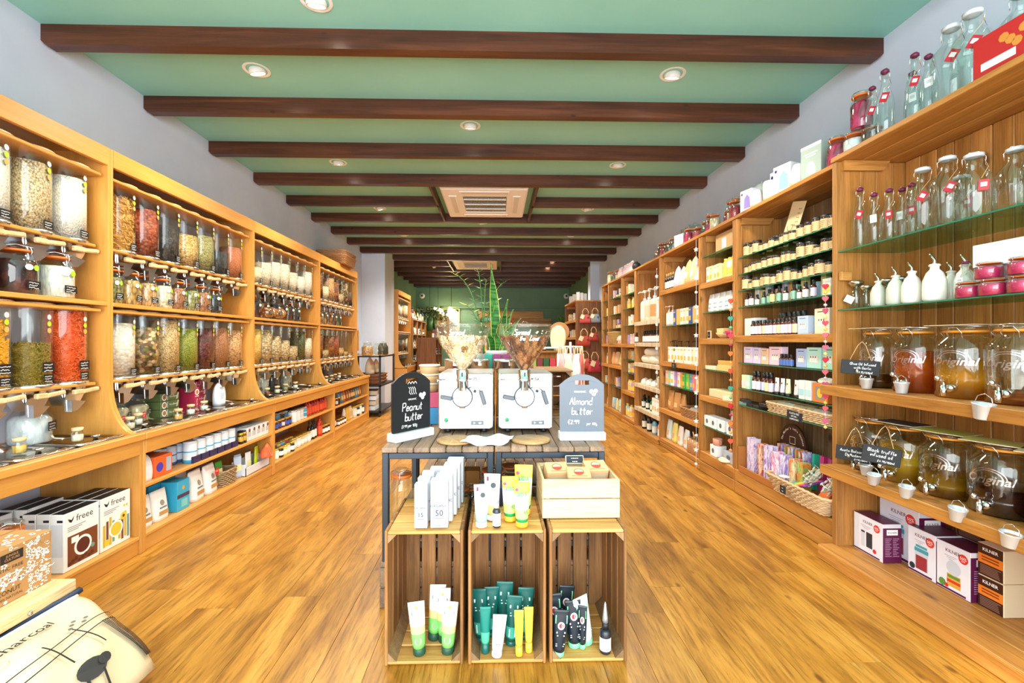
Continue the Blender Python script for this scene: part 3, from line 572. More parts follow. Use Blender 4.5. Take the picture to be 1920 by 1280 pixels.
for (y, x, m, t, w) in ((2.25, -2.30, corn, 'yellow grains', 'one'), (2.51, -2.26, oats, 'pale flakes', 'one'), (2.86, -2.26, oats, 'pale seeds', 'two'), (3.0, -2.32, white_rice, 'white grain', 'two'), (3.2, -2.2, chick, 'yellow grain', 'two'), (3.42, -2.26, white_rice, 'coarse salt', 'two'), (3.62, -2.29, white_rice, 'fine salt', 'two'),
     (4.62, -2.3, redbean, 'brown seeds', 'three'), (4.83, -2.3, oats, 'oatmeal', 'three'), (5.08, -2.33, green_l, 'dried herbs', 'three'), (5.33, -2.33, flour, 'flour', 'three'), (6.2, -2.3, oats, 'crumbs', 'four'), (6.4, -2.3, soy, 'orange peel', 'four'), (6.62, -2.33, raisin, 'raisins', 'four'), (6.85, -2.35, flour, 'sugar', 'four')):
    sj.place((x, y, CT+.014), LW, 'tiny corked sample jar of %s on the counter, bay %s' % (t, w), 'corked sample jars on the counter', sc=1.25, over={'contents': [m]})
jars([(oats, 'oat bran'), (oats, 'rolled oats'), (wbean, 'white beans'), (white_rice, 'rice'), (beluga, 'black rice'), (oats, 'coarse oatmeal')], [4.47, 4.63, 4.79, 4.95, 5.16, 5.5], CT+.005, -2.52, 'on the counter of the third bay', (1.15, 1.15, 1.2), 'jars on the counter of the third bay')
jars([(raisin, 'brown fruit'), (brazil, 'dark nuts'), (beluga, 'black seeds'), (cran, 'berries')], [6.05, 6.25, 6.45, 6.7], CT+.005, -2.52, 'on the counter of the fourth bay', (1.1, 1.1, 1.2), 'jars on the counter of the fourth bay')
# noodle cartons, stacked on their sides
def carton(name, w, d, h, body, decals=None, cat='box', top=None, r=.002):
    """box of w x d x h standing on z=0, front at y=-d/2; decals(mb) draws flat print in material 1.. on the front"""
    T = Tpl(name, cat); T.part('carton', MB().cbox(-w/2, -d/2, 0, w/2, d/2, h, r), [body])
    return T
def printed(T, fn, mats, name='print', label=None):
    mb = MB(); fn(mb); T.part(name, mb, mats, None, None, label, True); return T
OLIVE = mat('5d6b3c', .5); CRIM = mat('a01c3c', .5)
def noodle(body, nm):
    T = carton('food_carton', .19, .12, .055, body)
    def fn(mb):
        y = -.0606
        mb.disc(-.06, .0275, .024, y, 0, 18); mb.disc(-.06, .0275, .017, y-.0003, 1, 14); mb.quad(-.03, .004, -.026, .05, y, 0)
        typed(mb, nm, .03, .022, .014, y, 0); mb.add([(.06, y, .004), (.075, y, .004), (.092, y, .05), (.077, y, .05)], [(0, 1, 2, 3)], 2)
    return printed(T, fn, [CHW, mat('b0703a', .6), mat('cdbfa8', .6)])
ng, nr = noodle(OLIVE, 'Rice Bowl'), noodle(CRIM, 'Rice Bowl')
for i in range(3): ng.place((-2.47, 3.42, CT+.006+i*.057), LW, 'olive green noodle carton, %s of the green pile' % ('bottom', 'middle', 'top')[i], 'green noodle cartons')
for i in range(4): nr.place((-2.47, 3.74, CT+.006+i*.057), LW, 'crimson noodle carton, %s of the red pile' % ('bottom', 'second', 'third', 'top')[i], 'red noodle cartons')
nr.place((-2.40, 3.585, CT+.1), LW, 'crimson noodle carton standing on end beside the red pile', 'red noodle cartons', rot=Matrix.Rotation(PI/2, 4, 'Y'))
# rounded refill pouches
def pouch_tpl(name, w, d, h, body, fn=None, mats=None, cat='pouch', top=.9, roundtop=False):
    T = Tpl(name, cat); rings = []
    for k in range(9):
        t = k/8; ww = w*(1-.04*math.sin(PI*t)) if not roundtop else w*(.75+.25*math.sin(PI*min(t*.85+.12, 1)))*(1 if t < .7 else math.sqrt(max(.05, 1-((t-.7)/.31)**2)))
        dd = max(.004, d*(1-t**2.2)) if t < 1 else .004
        rings.append([(x, y, t*h) for x, y in [(p[0], p[1]) for p in rbox(ww, dd, min(dd, ww)*.45)]])
    T.part('bag', MB().loft(rings), [body])
    if fn:
        mb = MB(); fn(mb); mb.v = [(v[0], v[1]-(d/2)*(1-(max(0, min(1, v[2]/h)))**2.2)-.0015, v[2]) for v in mb.v]; T.part('print', mb, mats, flat=True)
    return T
def fn(mb):
    for k in range(4): mb.quad(-.03, .1-k*.012, .03-.008*k, .104-k*.012, 0, 0)
rp = pouch_tpl('refill_pouch', .13, .07, .2, mat('e8ecf2', .35), fn, [mat('8fa6c8', .5)], roundtop=True)
rp.place((-2.38, 3.96, CT+.006), LW, 'white rounded refill pouch at the end of the second bay counter', 'rounded pouches')
rp.place((-2.46, 4.10, CT+.006), LW, 'white rounded pouch with brown print beside the upright', 'rounded pouches', over={'print': [mat('8a4a22', .5)]})
# wicker basket on top of bay four
def wicker(name, w, d, h, label, m, flare=1.12, rows=9, cat='basket', n=44, amp=.006, rtube=.006):
    T = Tpl(name, cat)
    for k in range(rows):
        t = k/(rows-1); s = 1+(flare-1)*t; ring = []
        base = rbox(w*s, d*s, .05, 4); per = []
        for i in range(len(base)):
            a, b = base[i], base[(i+1) % len(base)]; L = math.hypot(b[0]-a[0], b[1]-a[1]); q = max(1, int(L/((w+d)*2/n)))
            for j in range(q): per.append((a[0]+(b[0]-a[0])*j/q, a[1]+(b[1]-a[1])*j/q))
        for i, (x, y) in enumerate(per):
            L = math.hypot(x, y); e = amp*(1 if (i+k) % 2 else -1); ring.append((x+x/L*e, y+y/L*e, rtube+t*(h-2*rtube)))
        if k == 0: allm = MB()
        allm.tube(ring, rtube if k < rows-1 else rtube*1.5, 5, 0, None, True)
    T.part('woven_side', allm, [m], kind='stuff')
    T.part('base', MB().cbox(-w/2, -d/2, .002, w/2, d/2, .01, .003), [m])
    return T
WICK = mat('a97848', .7); WICKL = mat('cfae84', .7)
wb = wicker('wicker_basket', .38, .5, .13, '', WICK)
wb.place((-2.42, 6.95, 2.40), 0, 'large brown wicker basket on top of the fourth dispenser bay'); wb.place((-2.42, 6.95, 2.462), 0, 'second brown wicker basket nested inside the first on the fourth bay', 'nested wicker baskets', sc=(1, 1, 1))

# ---------------------------------------------------------------- left base cabinets: goods
ZB, ZM = .106, .396
XF = -2.13
NAV = mat('22305c', .5); SKY = mat('3fa9d6', .5); WCARD = mat('edeef0', .55)
def cereal(k):
    T = carton('cereal_box', .2, .065, .29, mat('f0efec', .5))
    def f1(mb):
        y = -.0331; typed(mb, 'freee', .015, .235, .034, y, 0)
        mb.add([(-.075, y, .245), (-.058, y, .25), (-.045, y, .268), (-.05, y, .248), (-.06, y, .236)], [(0, 1, 2, 3, 4)], 0); mb.add([(-.08, y, .26), (-.062, y, .252), (-.058, y, .246), (-.072, y, .246)], [(0, 1, 2, 3)], 0)
        for i in range(3): mb.quad(-.08, .212-i*.009, .02-.02*i, .2155-i*.009, y, 5)
        if k == 0:
            mb.quad(-.08, .02, .09, .17, y, 1); mb.disc(.005, .1, .05, y-.0003, 2, 20); mb.disc(.005, .1, .038, y-.0006, 3, 20); mb.disc(.06, .075, .012, y-.0006, 4); mb.quad(-.06, .13, -.02, .16, y-.0003, 2)
            for i in range(8): mb.disc(-.07+i*.018, .03+(i % 3)*.008, .011, y-.0003, 3, 6)
        else:
            for i in range(9): mb.quad(-.085+i*.02, .02+(i % 2)*.01, -.07+i*.02, .14+(i*7 % 5)*.008, y, [6, 1, 6, 4, 2][i % 5])
            mb.disc(.0, .095, .046, y-.0003, 2, 20); mb.disc(0, .095, .036, y-.0006, 7, 20); mb.disc(.05, .15, .022, y-.0006, 7, 10); mb.disc(.05, .15, .009, y-.0009, 1, 8); mb.disc(-.06, .04, .018, y-.0006, 7, 10)
            mb.quad(.05, .2, .062, .212, y, 7); mb.quad(.068, .2, .08, .212, y, 7)
    printed(T, f1, [mat('232326', .5), mat('7a3f20', .6), CHW, mat('5c2414', .6), mat('6f9a86', .6), mat('8c8c90', .6), mat('cfae3a', .6), mat('e8c43c', .6)])
    mb = MB()
    mb.quad(-.028, .08, .028, .24, 0, 1); mb.quad(-.028, .25, .0, .262, 0, 0)
    mb.v = [(-.1008, v[0], v[2]) for v in mb.v]; mb.add([(-.098, -.031, .2908), (.098, -.031, .2908), (.098, .031, .2908), (-.098, .031, .2908)], [(0, 1, 2, 3)], 0)
    T.part('side_print', mb, [mat('1c1c20', .5), mat('d5d6da', .6)], flat=True); return T
c0, c1 = cereal(0), cereal(1)
for i, y in enumerate((2.40, 2.615)):
    for j in range(3):
        (c0 if i == 0 else c1).place((XF-.04-j*.07+(0 if i == 0 else -.005), y+(0.0 if j == 0 else .004), ZB), LW, 'white cereal box %s, %s' % (('showing brown chocolate stars', 'showing yellow flakes in a bowl')[i], ('front one', 'second, close behind the front one', 'third in the stack')[j]), 'cereal boxes in the nearest cabinet')
for j in range(2): c1.place((XF-.29-j*.07, 2.47, ZB), LW, 'white cereal box at the back of the cabinet, %s' % ('taller looking one', 'against the wall')[j], 'cereal boxes at the back of the nearest cabinet')
for j in range(2): c0.place((XF-.33-j*.07, 2.24, ZB), LW, 'white cereal box at the back near the clip-top jar, %s' % ('front one', 'rear one')[j], 'cereal boxes near the jar')
jar.place((-2.22, 2.12, .106), LW, 'tall empty clip-top jar in the nearest cabinet behind the coconut box', sc=(1.1, 1.1, 1.6), skip=('contents', 'sticker', 'price_label'))
# bay two upper shelf
def cyl_tin(name, r, h, body, band, lid=None, cat='tin'):
    T = Tpl(name, cat); T.part('tin', MB().lathe([(0, 0), (r, 0, 1), (r, h*.16, 0), (r, h*.5, 1), (r, h*.56, 0), (r, h-.008, 0), (r-.003, h-.006, 0)], 20, 0), [body, band])
    T.part('lid', MB().lathe([(r+.0005, h-.012), (r+.0005, h), (0, h)], 20), [lid or WH]); return T
tin = cyl_tin('round_tin', .043, .15, mat('dfe6ea', .4), SKY, mat('e6eaec', .4))
tinb = cyl_tin('round_tin', .043, .13, mat('cfdce8', .4), mat('3c5f9c', .4), mat('c4ccd4', .3))
for i in range(6):
    tin.place((XF-.05, 3.29+i*.095, ZM), LW, 'white and blue round tin, %s in the front row of tins' % ORD[i], 'white tins in the second cabinet')
    if i < 3: tinb.place((XF-.15, 3.13+i*.095, ZM), LW, 'pale blue round tin, %s of the row behind' % ORD[i], 'blue tins in the second cabinet')
for i in range(6): carton('small_navy_box', .08, .05, .045, mat('2b2350', .5)).place((XF-.008+.0, 3.29+i*.095, ZM), LW, 'low navy box before the %s round tin' % ORD[i], 'low navy boxes before the tins', sc=(1, .3, 1))
pouch_tpl('carrier_bag', .13, .09, .17, mat('ecebee', .5), roundtop=True, cat='bag').place((XF-.05, 2.845, ZM), LW, 'white bag slumped at the near end of the middle shelf')
oc = carton('counter_display_carton', .15, .14, .13, mat('e8642a', .45))
printed(oc, lambda mb: (mb.disc(-.035, .06, .03, -.0706, 0, 16), mb.quad(.02, .02, .065, .11, -.0706, 1)), [mat('4a3ab0', .5), mat('a8b4c8', .5)])
oc.place((XF-.08, 2.98, ZM), LW, 'orange carton with a purple spot beside the tins')
carton('black_gold_box', .05, .05, .1, mat('1c1a17', .4)).place((XF-.04, 3.93, ZM), LW, 'small black box with gold lid between tins and white cartons')
for i in range(2):
    b_ = Tpl('spice_jar', 'jar'); b_.part('jar', MB().lathe([(0, 0), (.022, 0), (.022, .02, 1), (.022, .06, 0), (.018, .07)], 14), [mat('1d1a12', .3), mat('c8a23c', .4)]); b_.part('lid', MB().lathe([(.021, .07), (.021, .09), (0, .09)], 14), [mat('d0a93f', .3, .6)])
    b_.place((XF-.02, 3.875+i*.05, ZM), LW, 'dark spice jar with gold lid, %s of two' % ORD[i], 'gold lidded spice jars')
wc = carton('white_carton', .075, .12, .115, WCARD)
printed(wc, lambda mb: (mb.quad(-.028, .035, .028, .075, -.0606, 1), mb.disc(.005, .088, .016, -.0606, 0, 12)), [mat('7a4a34', .5), mat('c8ccd2', .5)])
for i in range(5): wc.place((XF-.07, 3.99+i*.078, ZM+.0), LW, 'white carton with brown circle, %s of five in a row' % ORD[i], 'white cartons on the middle shelf')
carton('long_white_carton', .39, .1, .1, mat('cdd9ee', .5)).place((XF-.19, 4.1, ZM), LW, 'long pale blue carton behind the five white cartons')
# bay two bottom
def fpr(mb): mb.disc(.0, .11, .018, 0, 0, 12); mb.quad(-.04, .035, .04, .06, 0, 1); mb.quad(-.03, .075, .03, .085, 0, 2)
fb = pouch_tpl('flour_bag', .13, .09, .19, mat('ece9e4', .55), fpr, [mat('9a8f86', .5), mat('b98a55', .5), mat('6f7f86', .5)], cat='bag')
for i, y in enumerate((2.85, 2.99)): fb.place((XF-.06, y, ZB), LW, 'off-white food pouch standing low, %s beside the side panel' % ORD[i], 'off-white pouches on the bottom board')
bc = carton('blue_packet', .12, .11, .2, mat('35a9cf', .45)); printed(bc, lambda mb: (mb.quad(-.06, .085, .06, .11, -.0556, 0), mb.quad(-.02, .02, .04, .07, -.0556, 1), mb.disc(.0, .15, .014, -.0556, 2, 10)), [mat('4a3550', .5), mat('7cc2c0', .5), mat('e8a13a', .5)])
bc.place((XF-.07, 3.17, ZB), LW, 'turquoise coffee packet with dark band, front one'); bc.place((XF-.19, 3.08, ZB), LW, 'turquoise packet partly hidden behind the white pouches'); bc.place((XF-.20, 3.22, ZB), LW, 'turquoise packet directly behind the front turquoise packet')
for i, (x, y) in enumerate(((XF-.07, 3.36), (XF-.19, 3.38), (XF-.07, 3.52))): fb.place((x, y, ZB), LW+.1, 'tall white flour bag, %s' % ('by the turquoise packets', 'at the back of the board', 'with a red roundel')[i], 'white flour bags', sc=1.12)
mb = MB().disc(.03, .15, .026, -.052, 0, 16); typed(mb, '50%', .03, .149, .012, -.0525, 1)
Tpl('price_roundel', 'sticker').part('roundel', mb, [mat('d8262c', .5), CHW], flat=True).place((XF-.07, 3.52, ZB), LW, 'red half price roundel on the white flour bag')
wk2 = wicker('small_wicker_basket', .2, .16, .12, '', mat('a88a66', .7), 1.05, 8, n=30); wk2.place((XF-.1, 3.73, ZB), LW, 'small grey-brown wicker basket on the bottom board of the second cabinet')
pk = pouch_tpl('snack_packet', .085, .04, .16, mat('3f9a3a', .4), lambda mb: mb.quad(-.03, .05, .03, .1, 0, 0), [mat('e6e0a0', .5)])
pk.place((XF-.1, 3.70, ZB+.03), LW, 'green snack packet inside the small wicker basket')
for i, (y, c, t) in enumerate(((3.90, 'b9cde6', 'pale blue'), (3.97, 'a4bede', 'light blue'), (4.06, 'f0f0f0', 'white'), (4.14, '3a3a3a', 'dark grey printed'), (4.2, 'c8d820', 'yellow-green'), (4.27, '5a9a2a', 'green leafy'))):
    pk.place((XF-.06-(i % 2)*.04, y, ZB+(.02 if i > 3 else 0)), LW+.15*(i-3), '%s seed packet standing in the row near the orange net' % t, 'upright packets in the second cabinet', sc=(.8, .8, 1.1), over={'bag': [mat(c, .5)]})
dc = Tpl('display_tray', 'tray'); dc.part('tray', MB().box(-.2, -.06, 0, .2, -.055, .07).box(-.2, .055, 0, .2, .06, .12).box(-.2, -.06, 0, -.195, .06, .1).box(.195, -.06, 0, .2, .06, .1).box(-.2, -.06, 0, .2, .06, .004), [mat('d8dce4', .6)])
dc.place((XF-.06, 4.12, ZB), LW, 'white card display tray holding upright packets')
mesh_net = pouch_tpl('orange_net_bag', .16, .1, .11, mat('e8663a', .5), lambda mb: [mb.quad(-.07+k*.02, .01, -.064+k*.02, .1, 0, 0) for k in range(7)], [CHW], cat='bag')
mesh_net.place((XF+.02, 4.22, ZB+.1), LW+.4, 'orange and white striped bag poking out of the second cabinet')
# generic small groceries for bays three and four
def jar_tpl(name, r, h, glassm, labm, lidm, lidh=.018, cat='jar', n=16, neck=.82, lab=(.2, .62)):
    T = Tpl(name, cat)
    T.part('body', MB().lathe([(0, 0, 0), (r*.94, 0, 0), (r, r*.08, 0), (r, h*lab[0], 1), (r, h*lab[1], 0), (r, h*.8, 0), (r*neck, h*.88, 0), (r*neck, h-lidh, 0)], n), [glassm, labm])
    T.part('lid', MB().lathe([(r*neck+.002, h-lidh), (r*neck+.003, h), (0, h)], n), [lidm]); return T
def bottle_tpl(name, r, h, gm, lm, cm, cap=.03, neck=.35, cat='bottle', n=14, lab=(.12, .5), sh=.62):
    T = Tpl(name, cat)
    T.part('body', MB().lathe([(0, 0, 0), (r*.95, 0, 0), (r, r*.1, 0), (r, h*lab[0], 1), (r, h*lab[1], 0), (r, h*sh, 0), (r*.8, h*(sh+.07), 0), (r*neck, h*(sh+.16), 0), (r*neck, h-cap*.6, 0)], n), [gm, lm])
    T.part('cap', MB().lathe([(r*neck+.002, h-cap), (r*neck+.002, h), (0, h)], n), [cm]); return T
SAUCE = mat('b52a18', .25); JGL = mat('5a1a14', .2); PALEY = mat('d9c87a', .3)
gj = jar_tpl('preserve_jar', .033, .1, JGL, CHW, mat('c9a53f', .3, .6)); gb = bottle_tpl('sauce_bottle', .03, .2, SAUCE, mat('e4562c', .5), mat('b01c18', .4)); gc = cyl_tin('food_tin', .038, .105, mat('4b7fb8', .4), CHW, STEEL)
tl = [('4a7fc0', 'blue'), ('3564a8', 'deep blue'), ('e9e9e6', 'white'), ('3a98c4', 'sky blue'), ('c4382c', 'red'), ('d4603a', 'orange-red')]
def line(T, x, y0, dy, n, z, fmt, group, cols=None, partn='body', slot=0, sc=1, rz=LW, jx=.006):
    for i in range(n):
        ov = None; cn = ''
        if cols: c = cols[i % len(cols)]; ov = {partn: [None]*slot+[mat(c[0], .4)]}; cn = c[1]
        T.place((x+RN.uniform(-jx, jx), y0+dy*i+RN.uniform(-.004, .004), z), rz+RN.uniform(-.12, .12), fmt % ((cn, ORD[i]) if cols else ORD[i]), group, sc=sc, over=ov)
line(gj, XF-.03, 4.41, .075, 6, ZM, '%s labelled small jar, %s on the middle shelf, third cabinet', 'small jars on the middle shelf', [('2f62b8', 'royal blue'), ('2f62b8', 'royal blue'), ('3a50a0', 'navy'), ('d9d9d9', 'silver')], 'body', 1, .85)
line(gc, XF-.12, 4.42, .085, 6, ZM, 'blue %s tin, %s of the rear row, third cabinet', 'tins on the middle shelf', [('59809c', 'grey'), ('22262e', 'black lidded'), ('3a6ea0', 'banded')], 'tin', 0, 1.25)
line(gc, XF-.05, 4.90, .095, 4, ZM, '%s food tin, %s one before the red bottles', 'large tins on the middle shelf', [('f0eeee', 'white and red'), ('e2e6ea', 'white'), ('cfd8dc', 'silver'), ('45a0cc', 'sky blue')], 'tin', 0, 1.2)
line(gb, XF-.06, 5.30, .078, 8, ZM, '%s sauce bottle, %s along the middle shelf', 'red sauce bottles on the middle shelf', [('b8281c', 'crimson'), ('c8401f', 'tomato red'), ('a8201a', 'dark red')], 'body', 0, .92)
line(gj, XF-.03, 4.42, .082, 6, ZB, '%s preserve jar, %s in the front row of the bottom board', 'front preserve jars', [('2a2622', 'black olive'), ('e8e0d0', 'cream'), ('24180f', 'dark'), ('d8c860', 'yellow'), ('cfc89a', 'pale green')], 'body', 0)
line(gj, XF-.12, 4.45, .09, 7, ZB, '%s preserve jar, %s in the rear row of the bottom board', 'rear preserve jars', [('58b0cc', 'turquoise lidded'), ('b8342a', 'red'), ('2c3350', 'navy'), ('cdb98a', 'cream')], 'body', 0, 1.2)
line(gj, XF-.05, 4.93, .09, 5, ZB, '%s vegetable jar, %s before the tall dark bottles', 'vegetable jars', [('d0cf9c', 'pale green'), ('e2d2c8', 'pink'), ('d8c0a0', 'beige')], 'body', 0, 1.15)
vb = bottle_tpl('vinegar_bottle', .026, .22, mat('1f1210', .15), CHW, BLK); line(vb, XF-.05, 5.36, .07, 3, ZB, 'slim dark vinegar bottle with white label, %s of three', 'vinegar bottles')
gb.place((XF-.04, 5.62, ZB), LW, 'large red ketchup bottle on the bottom board', sc=1.25)
line(gj, XF-.04, 5.72, .07, 3, ZB, 'red jam jar with white label, %s beside the ketchup', 'jam jars beside the ketchup', None, 'body', 0, 1.1)
cols2 = [('3a3440', 'dark'), ('3f78a8', 'blue'), ('3f78a8', 'blue'), ('a85a2a', 'orange'), ('9a2a2a', 'red'), ('7a5a2a', 'brown'), ('5a2a58', 'plum'), ('3a5a2a', 'green')]
pb = pouch_tpl('coffee_packet', .1, .06, .17, mat('6a3a2a', .4), lambda mb: (mb.quad(-.035, .04, .035, .1, 0, 0), mb.disc(0, .12, .015, 0, 0, 10)), [mat('d8b070', .5)], cat='packet')
line(gj, XF-.04, 6.02, .08, 4, ZM, '%s lidded jar, %s along the middle shelf, fourth cabinet', 'jars on the fourth middle shelf', [('dcdcdc', 'silver'), ('2a2426', 'black')], 'body', 1)
line(pb, XF-.07, 6.36, .105, 10, ZM, '%s coffee packet, %s in the row, fourth cabinet', 'coffee packets', cols2[1:], 'bag', 0, 1)
line(vb, XF-.05, 6.02, .075, 3, ZB, 'slim dark bottle, %s along the bottom board, fourth cabinet', 'dark bottles in the fourth cabinet', sc=.8)
line(gj, XF-.04, 6.28, .08, 4, ZB, 'dark jar with red-white label, %s along the bottom board', 'dark jars in the fourth cabinet', sc=.9)
line(pb, XF-.07, 6.62, .13, 3, ZB, '%s bag, %s of three on the fourth bottom board', 'bags in the fourth cabinet', [('e8e4dc', 'white'), ('e8b83c', 'yellow'), ('e4d8b8', 'cream')], 'bag', 0, 1.1)
line(gj, XF-.06, 7.02, .12, 4, ZB, '%s large lidded jar, %s at the far end of the cabinet', 'large jars in the fourth cabinet', [('e9e2cc', 'cream'), ('2c3c6c', 'navy')], 'body', 0, 1.6)

# ---------------------------------------------------------------- bench, coconut box, charcoal sack
bench = link('low_bench', None, None, (0, 0, 0)); tag(bench, 'low pale wooden bench in front of the cereal cabinet', 'bench')
for i in range(3): link('top_board', MB().cbox(-2.02+i*.142, .95, .305, -1.885+i*.142, 1.775, .35, .004).mesh('top_board', [PALE]), bench)
for x in (-1.99, -1.68):
    for y in (1.05, 1.66): link('leg', MB().cbox(x, y, 0, x+.07, y+.09, .305, .004).mesh('leg', [GPINE]), bench)
link('apron', MB().cbox(-1.665, 1.14, .24, -1.645, 1.66, .3, .003).mesh('apron', [PINEY]), bench)
link('bolt', MB().lathe([(0, 0), (.008, 0), (.006, .004), (0, .005)], 10, 0, T3(-1.6, 1.6, .32, 0, 0, PI/2)).mesh('bolt', [STEEL]), bench)
cb = Tpl('cardboard_box', 'box'); KB = mat('b58550', .75)
cb.part('carton', MB().cbox(-.16, -.13, 0, .16, .13, .192, .002), [KB])
def cf(mb):
    r = random.Random(5); y = -.1308
    for i in range(430):
        x, z = r.uniform(-.154, .154), r.uniform(.006, .186); q = r.random(); s_ = r.uniform(.0035, .0075)
        if (abs(x-.02) < .045 and abs(z-.155) < .022) or (abs(x) < .07 and abs(z-.12) < .012) or (abs(x+.0) < .075 and .008 < z < .056): continue
        if q < .35: mb.disc(x, z, s_, y, 0, 5, rz=s_*r.uniform(.5, 1))
        elif q < .7:
            for a in range(5): mb.disc(x+s_*math.cos(a*1.257), z+s_*math.sin(a*1.257), s_*.55, y-.0001*a, 0, 5)
        else: ribbon(mb, [(x, z), (x+s_*1.4, z+r.uniform(-1, 1)*s_), (x+s_*2.6, z)], .0022, y, 0)
    mb.quad(-.02, .14, .055, .172, y-.0009, 1)
    for i in range(2): typed(mb, ('JUNGLE', 'CULTURE')[i], .018, .159-i*.0125, .0085, y-.0013, 2, bold=.02)
    typed(mb, 'PLASTIC FREE', .0, .114, .012, y-.0015, 1, width=1.1); ribbon(mb, [(-.05+.1*k/12, .098-.028*math.sin(PI*k/12)) for k in range(13)], .004, y-.0011, 0); ribbon(mb, [(-.05, .098), (.05, .098)], .004, y-.0012, 0)
    typed(mb, 'COCONUT', -.01, .034, .016, y-.0016, 1); typed(mb, '100% NATURAL', .01, .017, .009, y-.0015, 1)
    mb.quad(.118, .158, .152, .184, y-.0011, 2)
mb = MB(); cf(mb); cb.part('print', mb, [mat('f3f0ea', .6), mat('2a2220', .6), KB], flat=True)
mb = MB(); r_ = random.Random(9)
for i in range(60):
    mb.add([(v[0], v[1], .1928) for v in [(x+.008*math.cos(a), y+.008*math.sin(a), 0) for x, y in ((r_.uniform(-.15, .15), r_.uniform(-.12, .12)),) for a in (0, 1, 2.2, 3.4, 5)]], [(0, 1, 2, 3, 4)], 0)
mb.add([(-.16, -.004, .1926), (.16, -.004, .1926), (.16, .004, .1926), (-.16, .004, .1926)], [(0, 1, 2, 3)], 1)
cb.part('top_print', mb, [mat('f3f0ea', .6), mat('9a7040', .6)], flat=True)
cb.place((-1.81, 1.60, .351), LW, 'brown cardboard box with white print reading coconut, on the bench')
# charcoal sack leaning on the bench
sk = link('charcoal_sack', None, None, (-1.52, 1.36, 0)); tag(sk, 'cream paper charcoal sack with black drawing leaning on the bench', 'sack')
def sackpt(u, v, off=0):                 # u 0..1 along the sack (world Y), v 0..1 up its face
    y = -.42+.8*u-.03*math.sin(PI*v)*(u-.5); xf = .24-.31*v**1.15; z = .03+.262*math.sin(v*PI/2)**.9
    e = math.sin(PI*min(1, max(0, u)))**.5*math.sin(PI*min(1, v*.9+.1))**.6*.07
    wv = .006*math.sin(9*u+5*v)+.004*math.sin(23*u-11*v)+(.012*math.sin(u*14)*v**3)
    xf += e*.6+wv; z += e*.8+wv*.6+off; xf += off*.8
    if v > .95: xf -= .01
    return (xf, y, z)
NU, NV = 30, 16; mb = MB(); vs = []
for i in range(NU+1):
    for j in range(NV+1): vs.append(sackpt(i/NU, j/NV))
for i in range(NU+1):
    for j in range(NV+1):
        x, y, z = sackpt(i/NU, j/NV); e = math.sin(PI*i/NU)**.5*math.sin(PI*j/NV)**.5*.09; vs.append((x-e*.8-.004, y, max(.004, z-e-.004)))
g = lambda i, j, s: s*(NU+1)*(NV+1)+i*(NV+1)+j; fs = []
for i in range(NU):
    for j in range(NV): fs += [(g(i, j, 0), g(i+1, j, 0), g(i+1, j+1, 0), g(i, j+1, 0)), (g(i, j, 1), g(i, j+1, 1), g(i+1, j+1, 1), g(i+1, j, 1))]
for i in range(NU): fs += [(g(i, 0, 0), g(i, 0, 1), g(i+1, 0, 1), g(i+1, 0, 0)), (g(i, NV, 0), g(i+1, NV, 0), g(i+1, NV, 1), g(i, NV, 1))]
for j in range(NV): fs += [(g(0, j, 0), g(0, j+1, 0), g(0, j+1, 1), g(0, j, 1)), (g(NU, j, 0), g(NU, j, 1), g(NU, j+1, 1), g(NU, j+1, 0))]
mb.add(vs, fs, 0, True); link('bag', mb.mesh('bag', [mat('dccaa6', .7)]), sk)
mb = MB(); mb.tube([tuple(a+b_ for a, b_ in zip(sackpt(k/24, 1), (-.005, 0, .004+.004*math.sin(k)))) for k in range(-1, 26)], .013, 6, 0); link('folded_top', mb.mesh('folded_top', [mat('22304a', .6)]), sk)
mb = MB(); mb.tube([tuple(a+b_ for a, b_ in zip(sackpt(k/24, .965), (.006, 0, .002))) for k in range(0, 25)], .006, 5, 0); link('stitched_tape', mb.mesh('stitched_tape', [WH]), sk)
def onsack(fn, mats, name):
    m2 = MB(); fn(m2); m2.v = [sackpt((p[0])/1.0, p[2], .008) for p in m2.v]; link(name, m2.mesh(name, mats, True), sk)
def fl(mb):
    typed(mb, 'WealdenCharcoal', .50, .74, .07, 0, 0, width=.82, bold=.01)
    for pts in ([(.1, .5), (.3, .49), (.5, .53), (.7, .55), (.9, .58), (1, .56)], [(.1, .4), (.3, .41), (.5, .45), (.7, .48), (.9, .51), (1, .49)]): ribbon(mb, smooth(pts, 8), .008, 0, 0)
    for x in (.35, .62, .78): ribbon(mb, smooth([(x, .6), (x+.02, .5), (x+.045, .36)], 6), .008, 0, 0)
    for c_ in ((.45, .66, .08), (.12, .62, .06)): ribbon(mb, smooth([(c_[0]+c_[2]*math.cos(a*PI/6), c_[1]+.035*math.sin(a*PI/6)*(1+.4*(a % 2))) for a in range(13)], 3), .003, 0, 1)
    for i in range(5): mb.disc(.78+i*.022, .60+(i % 3)*.025, .012, 0, 2, 8)
    mb.disc(.70, .26, .065, 0, 3, 16); mb.disc(.765, .27, .035, 0, 3, 12); mb.quad(.655, .08, .668, .22, 0, 3); mb.quad(.73, .08, .742, .22, 0, 3)
    for i in range(7): ribbon(mb, smooth([(.9+i*.013, .52), (.93+i*.009, .36), (.95+i*.007, .1)], 4), .006, 0, 0)
onsack(fl, [mat('1d1a18', .7), mat('cf9a5a', .7), mat('6a6660', .7), mat('303030', .7)], 'print')
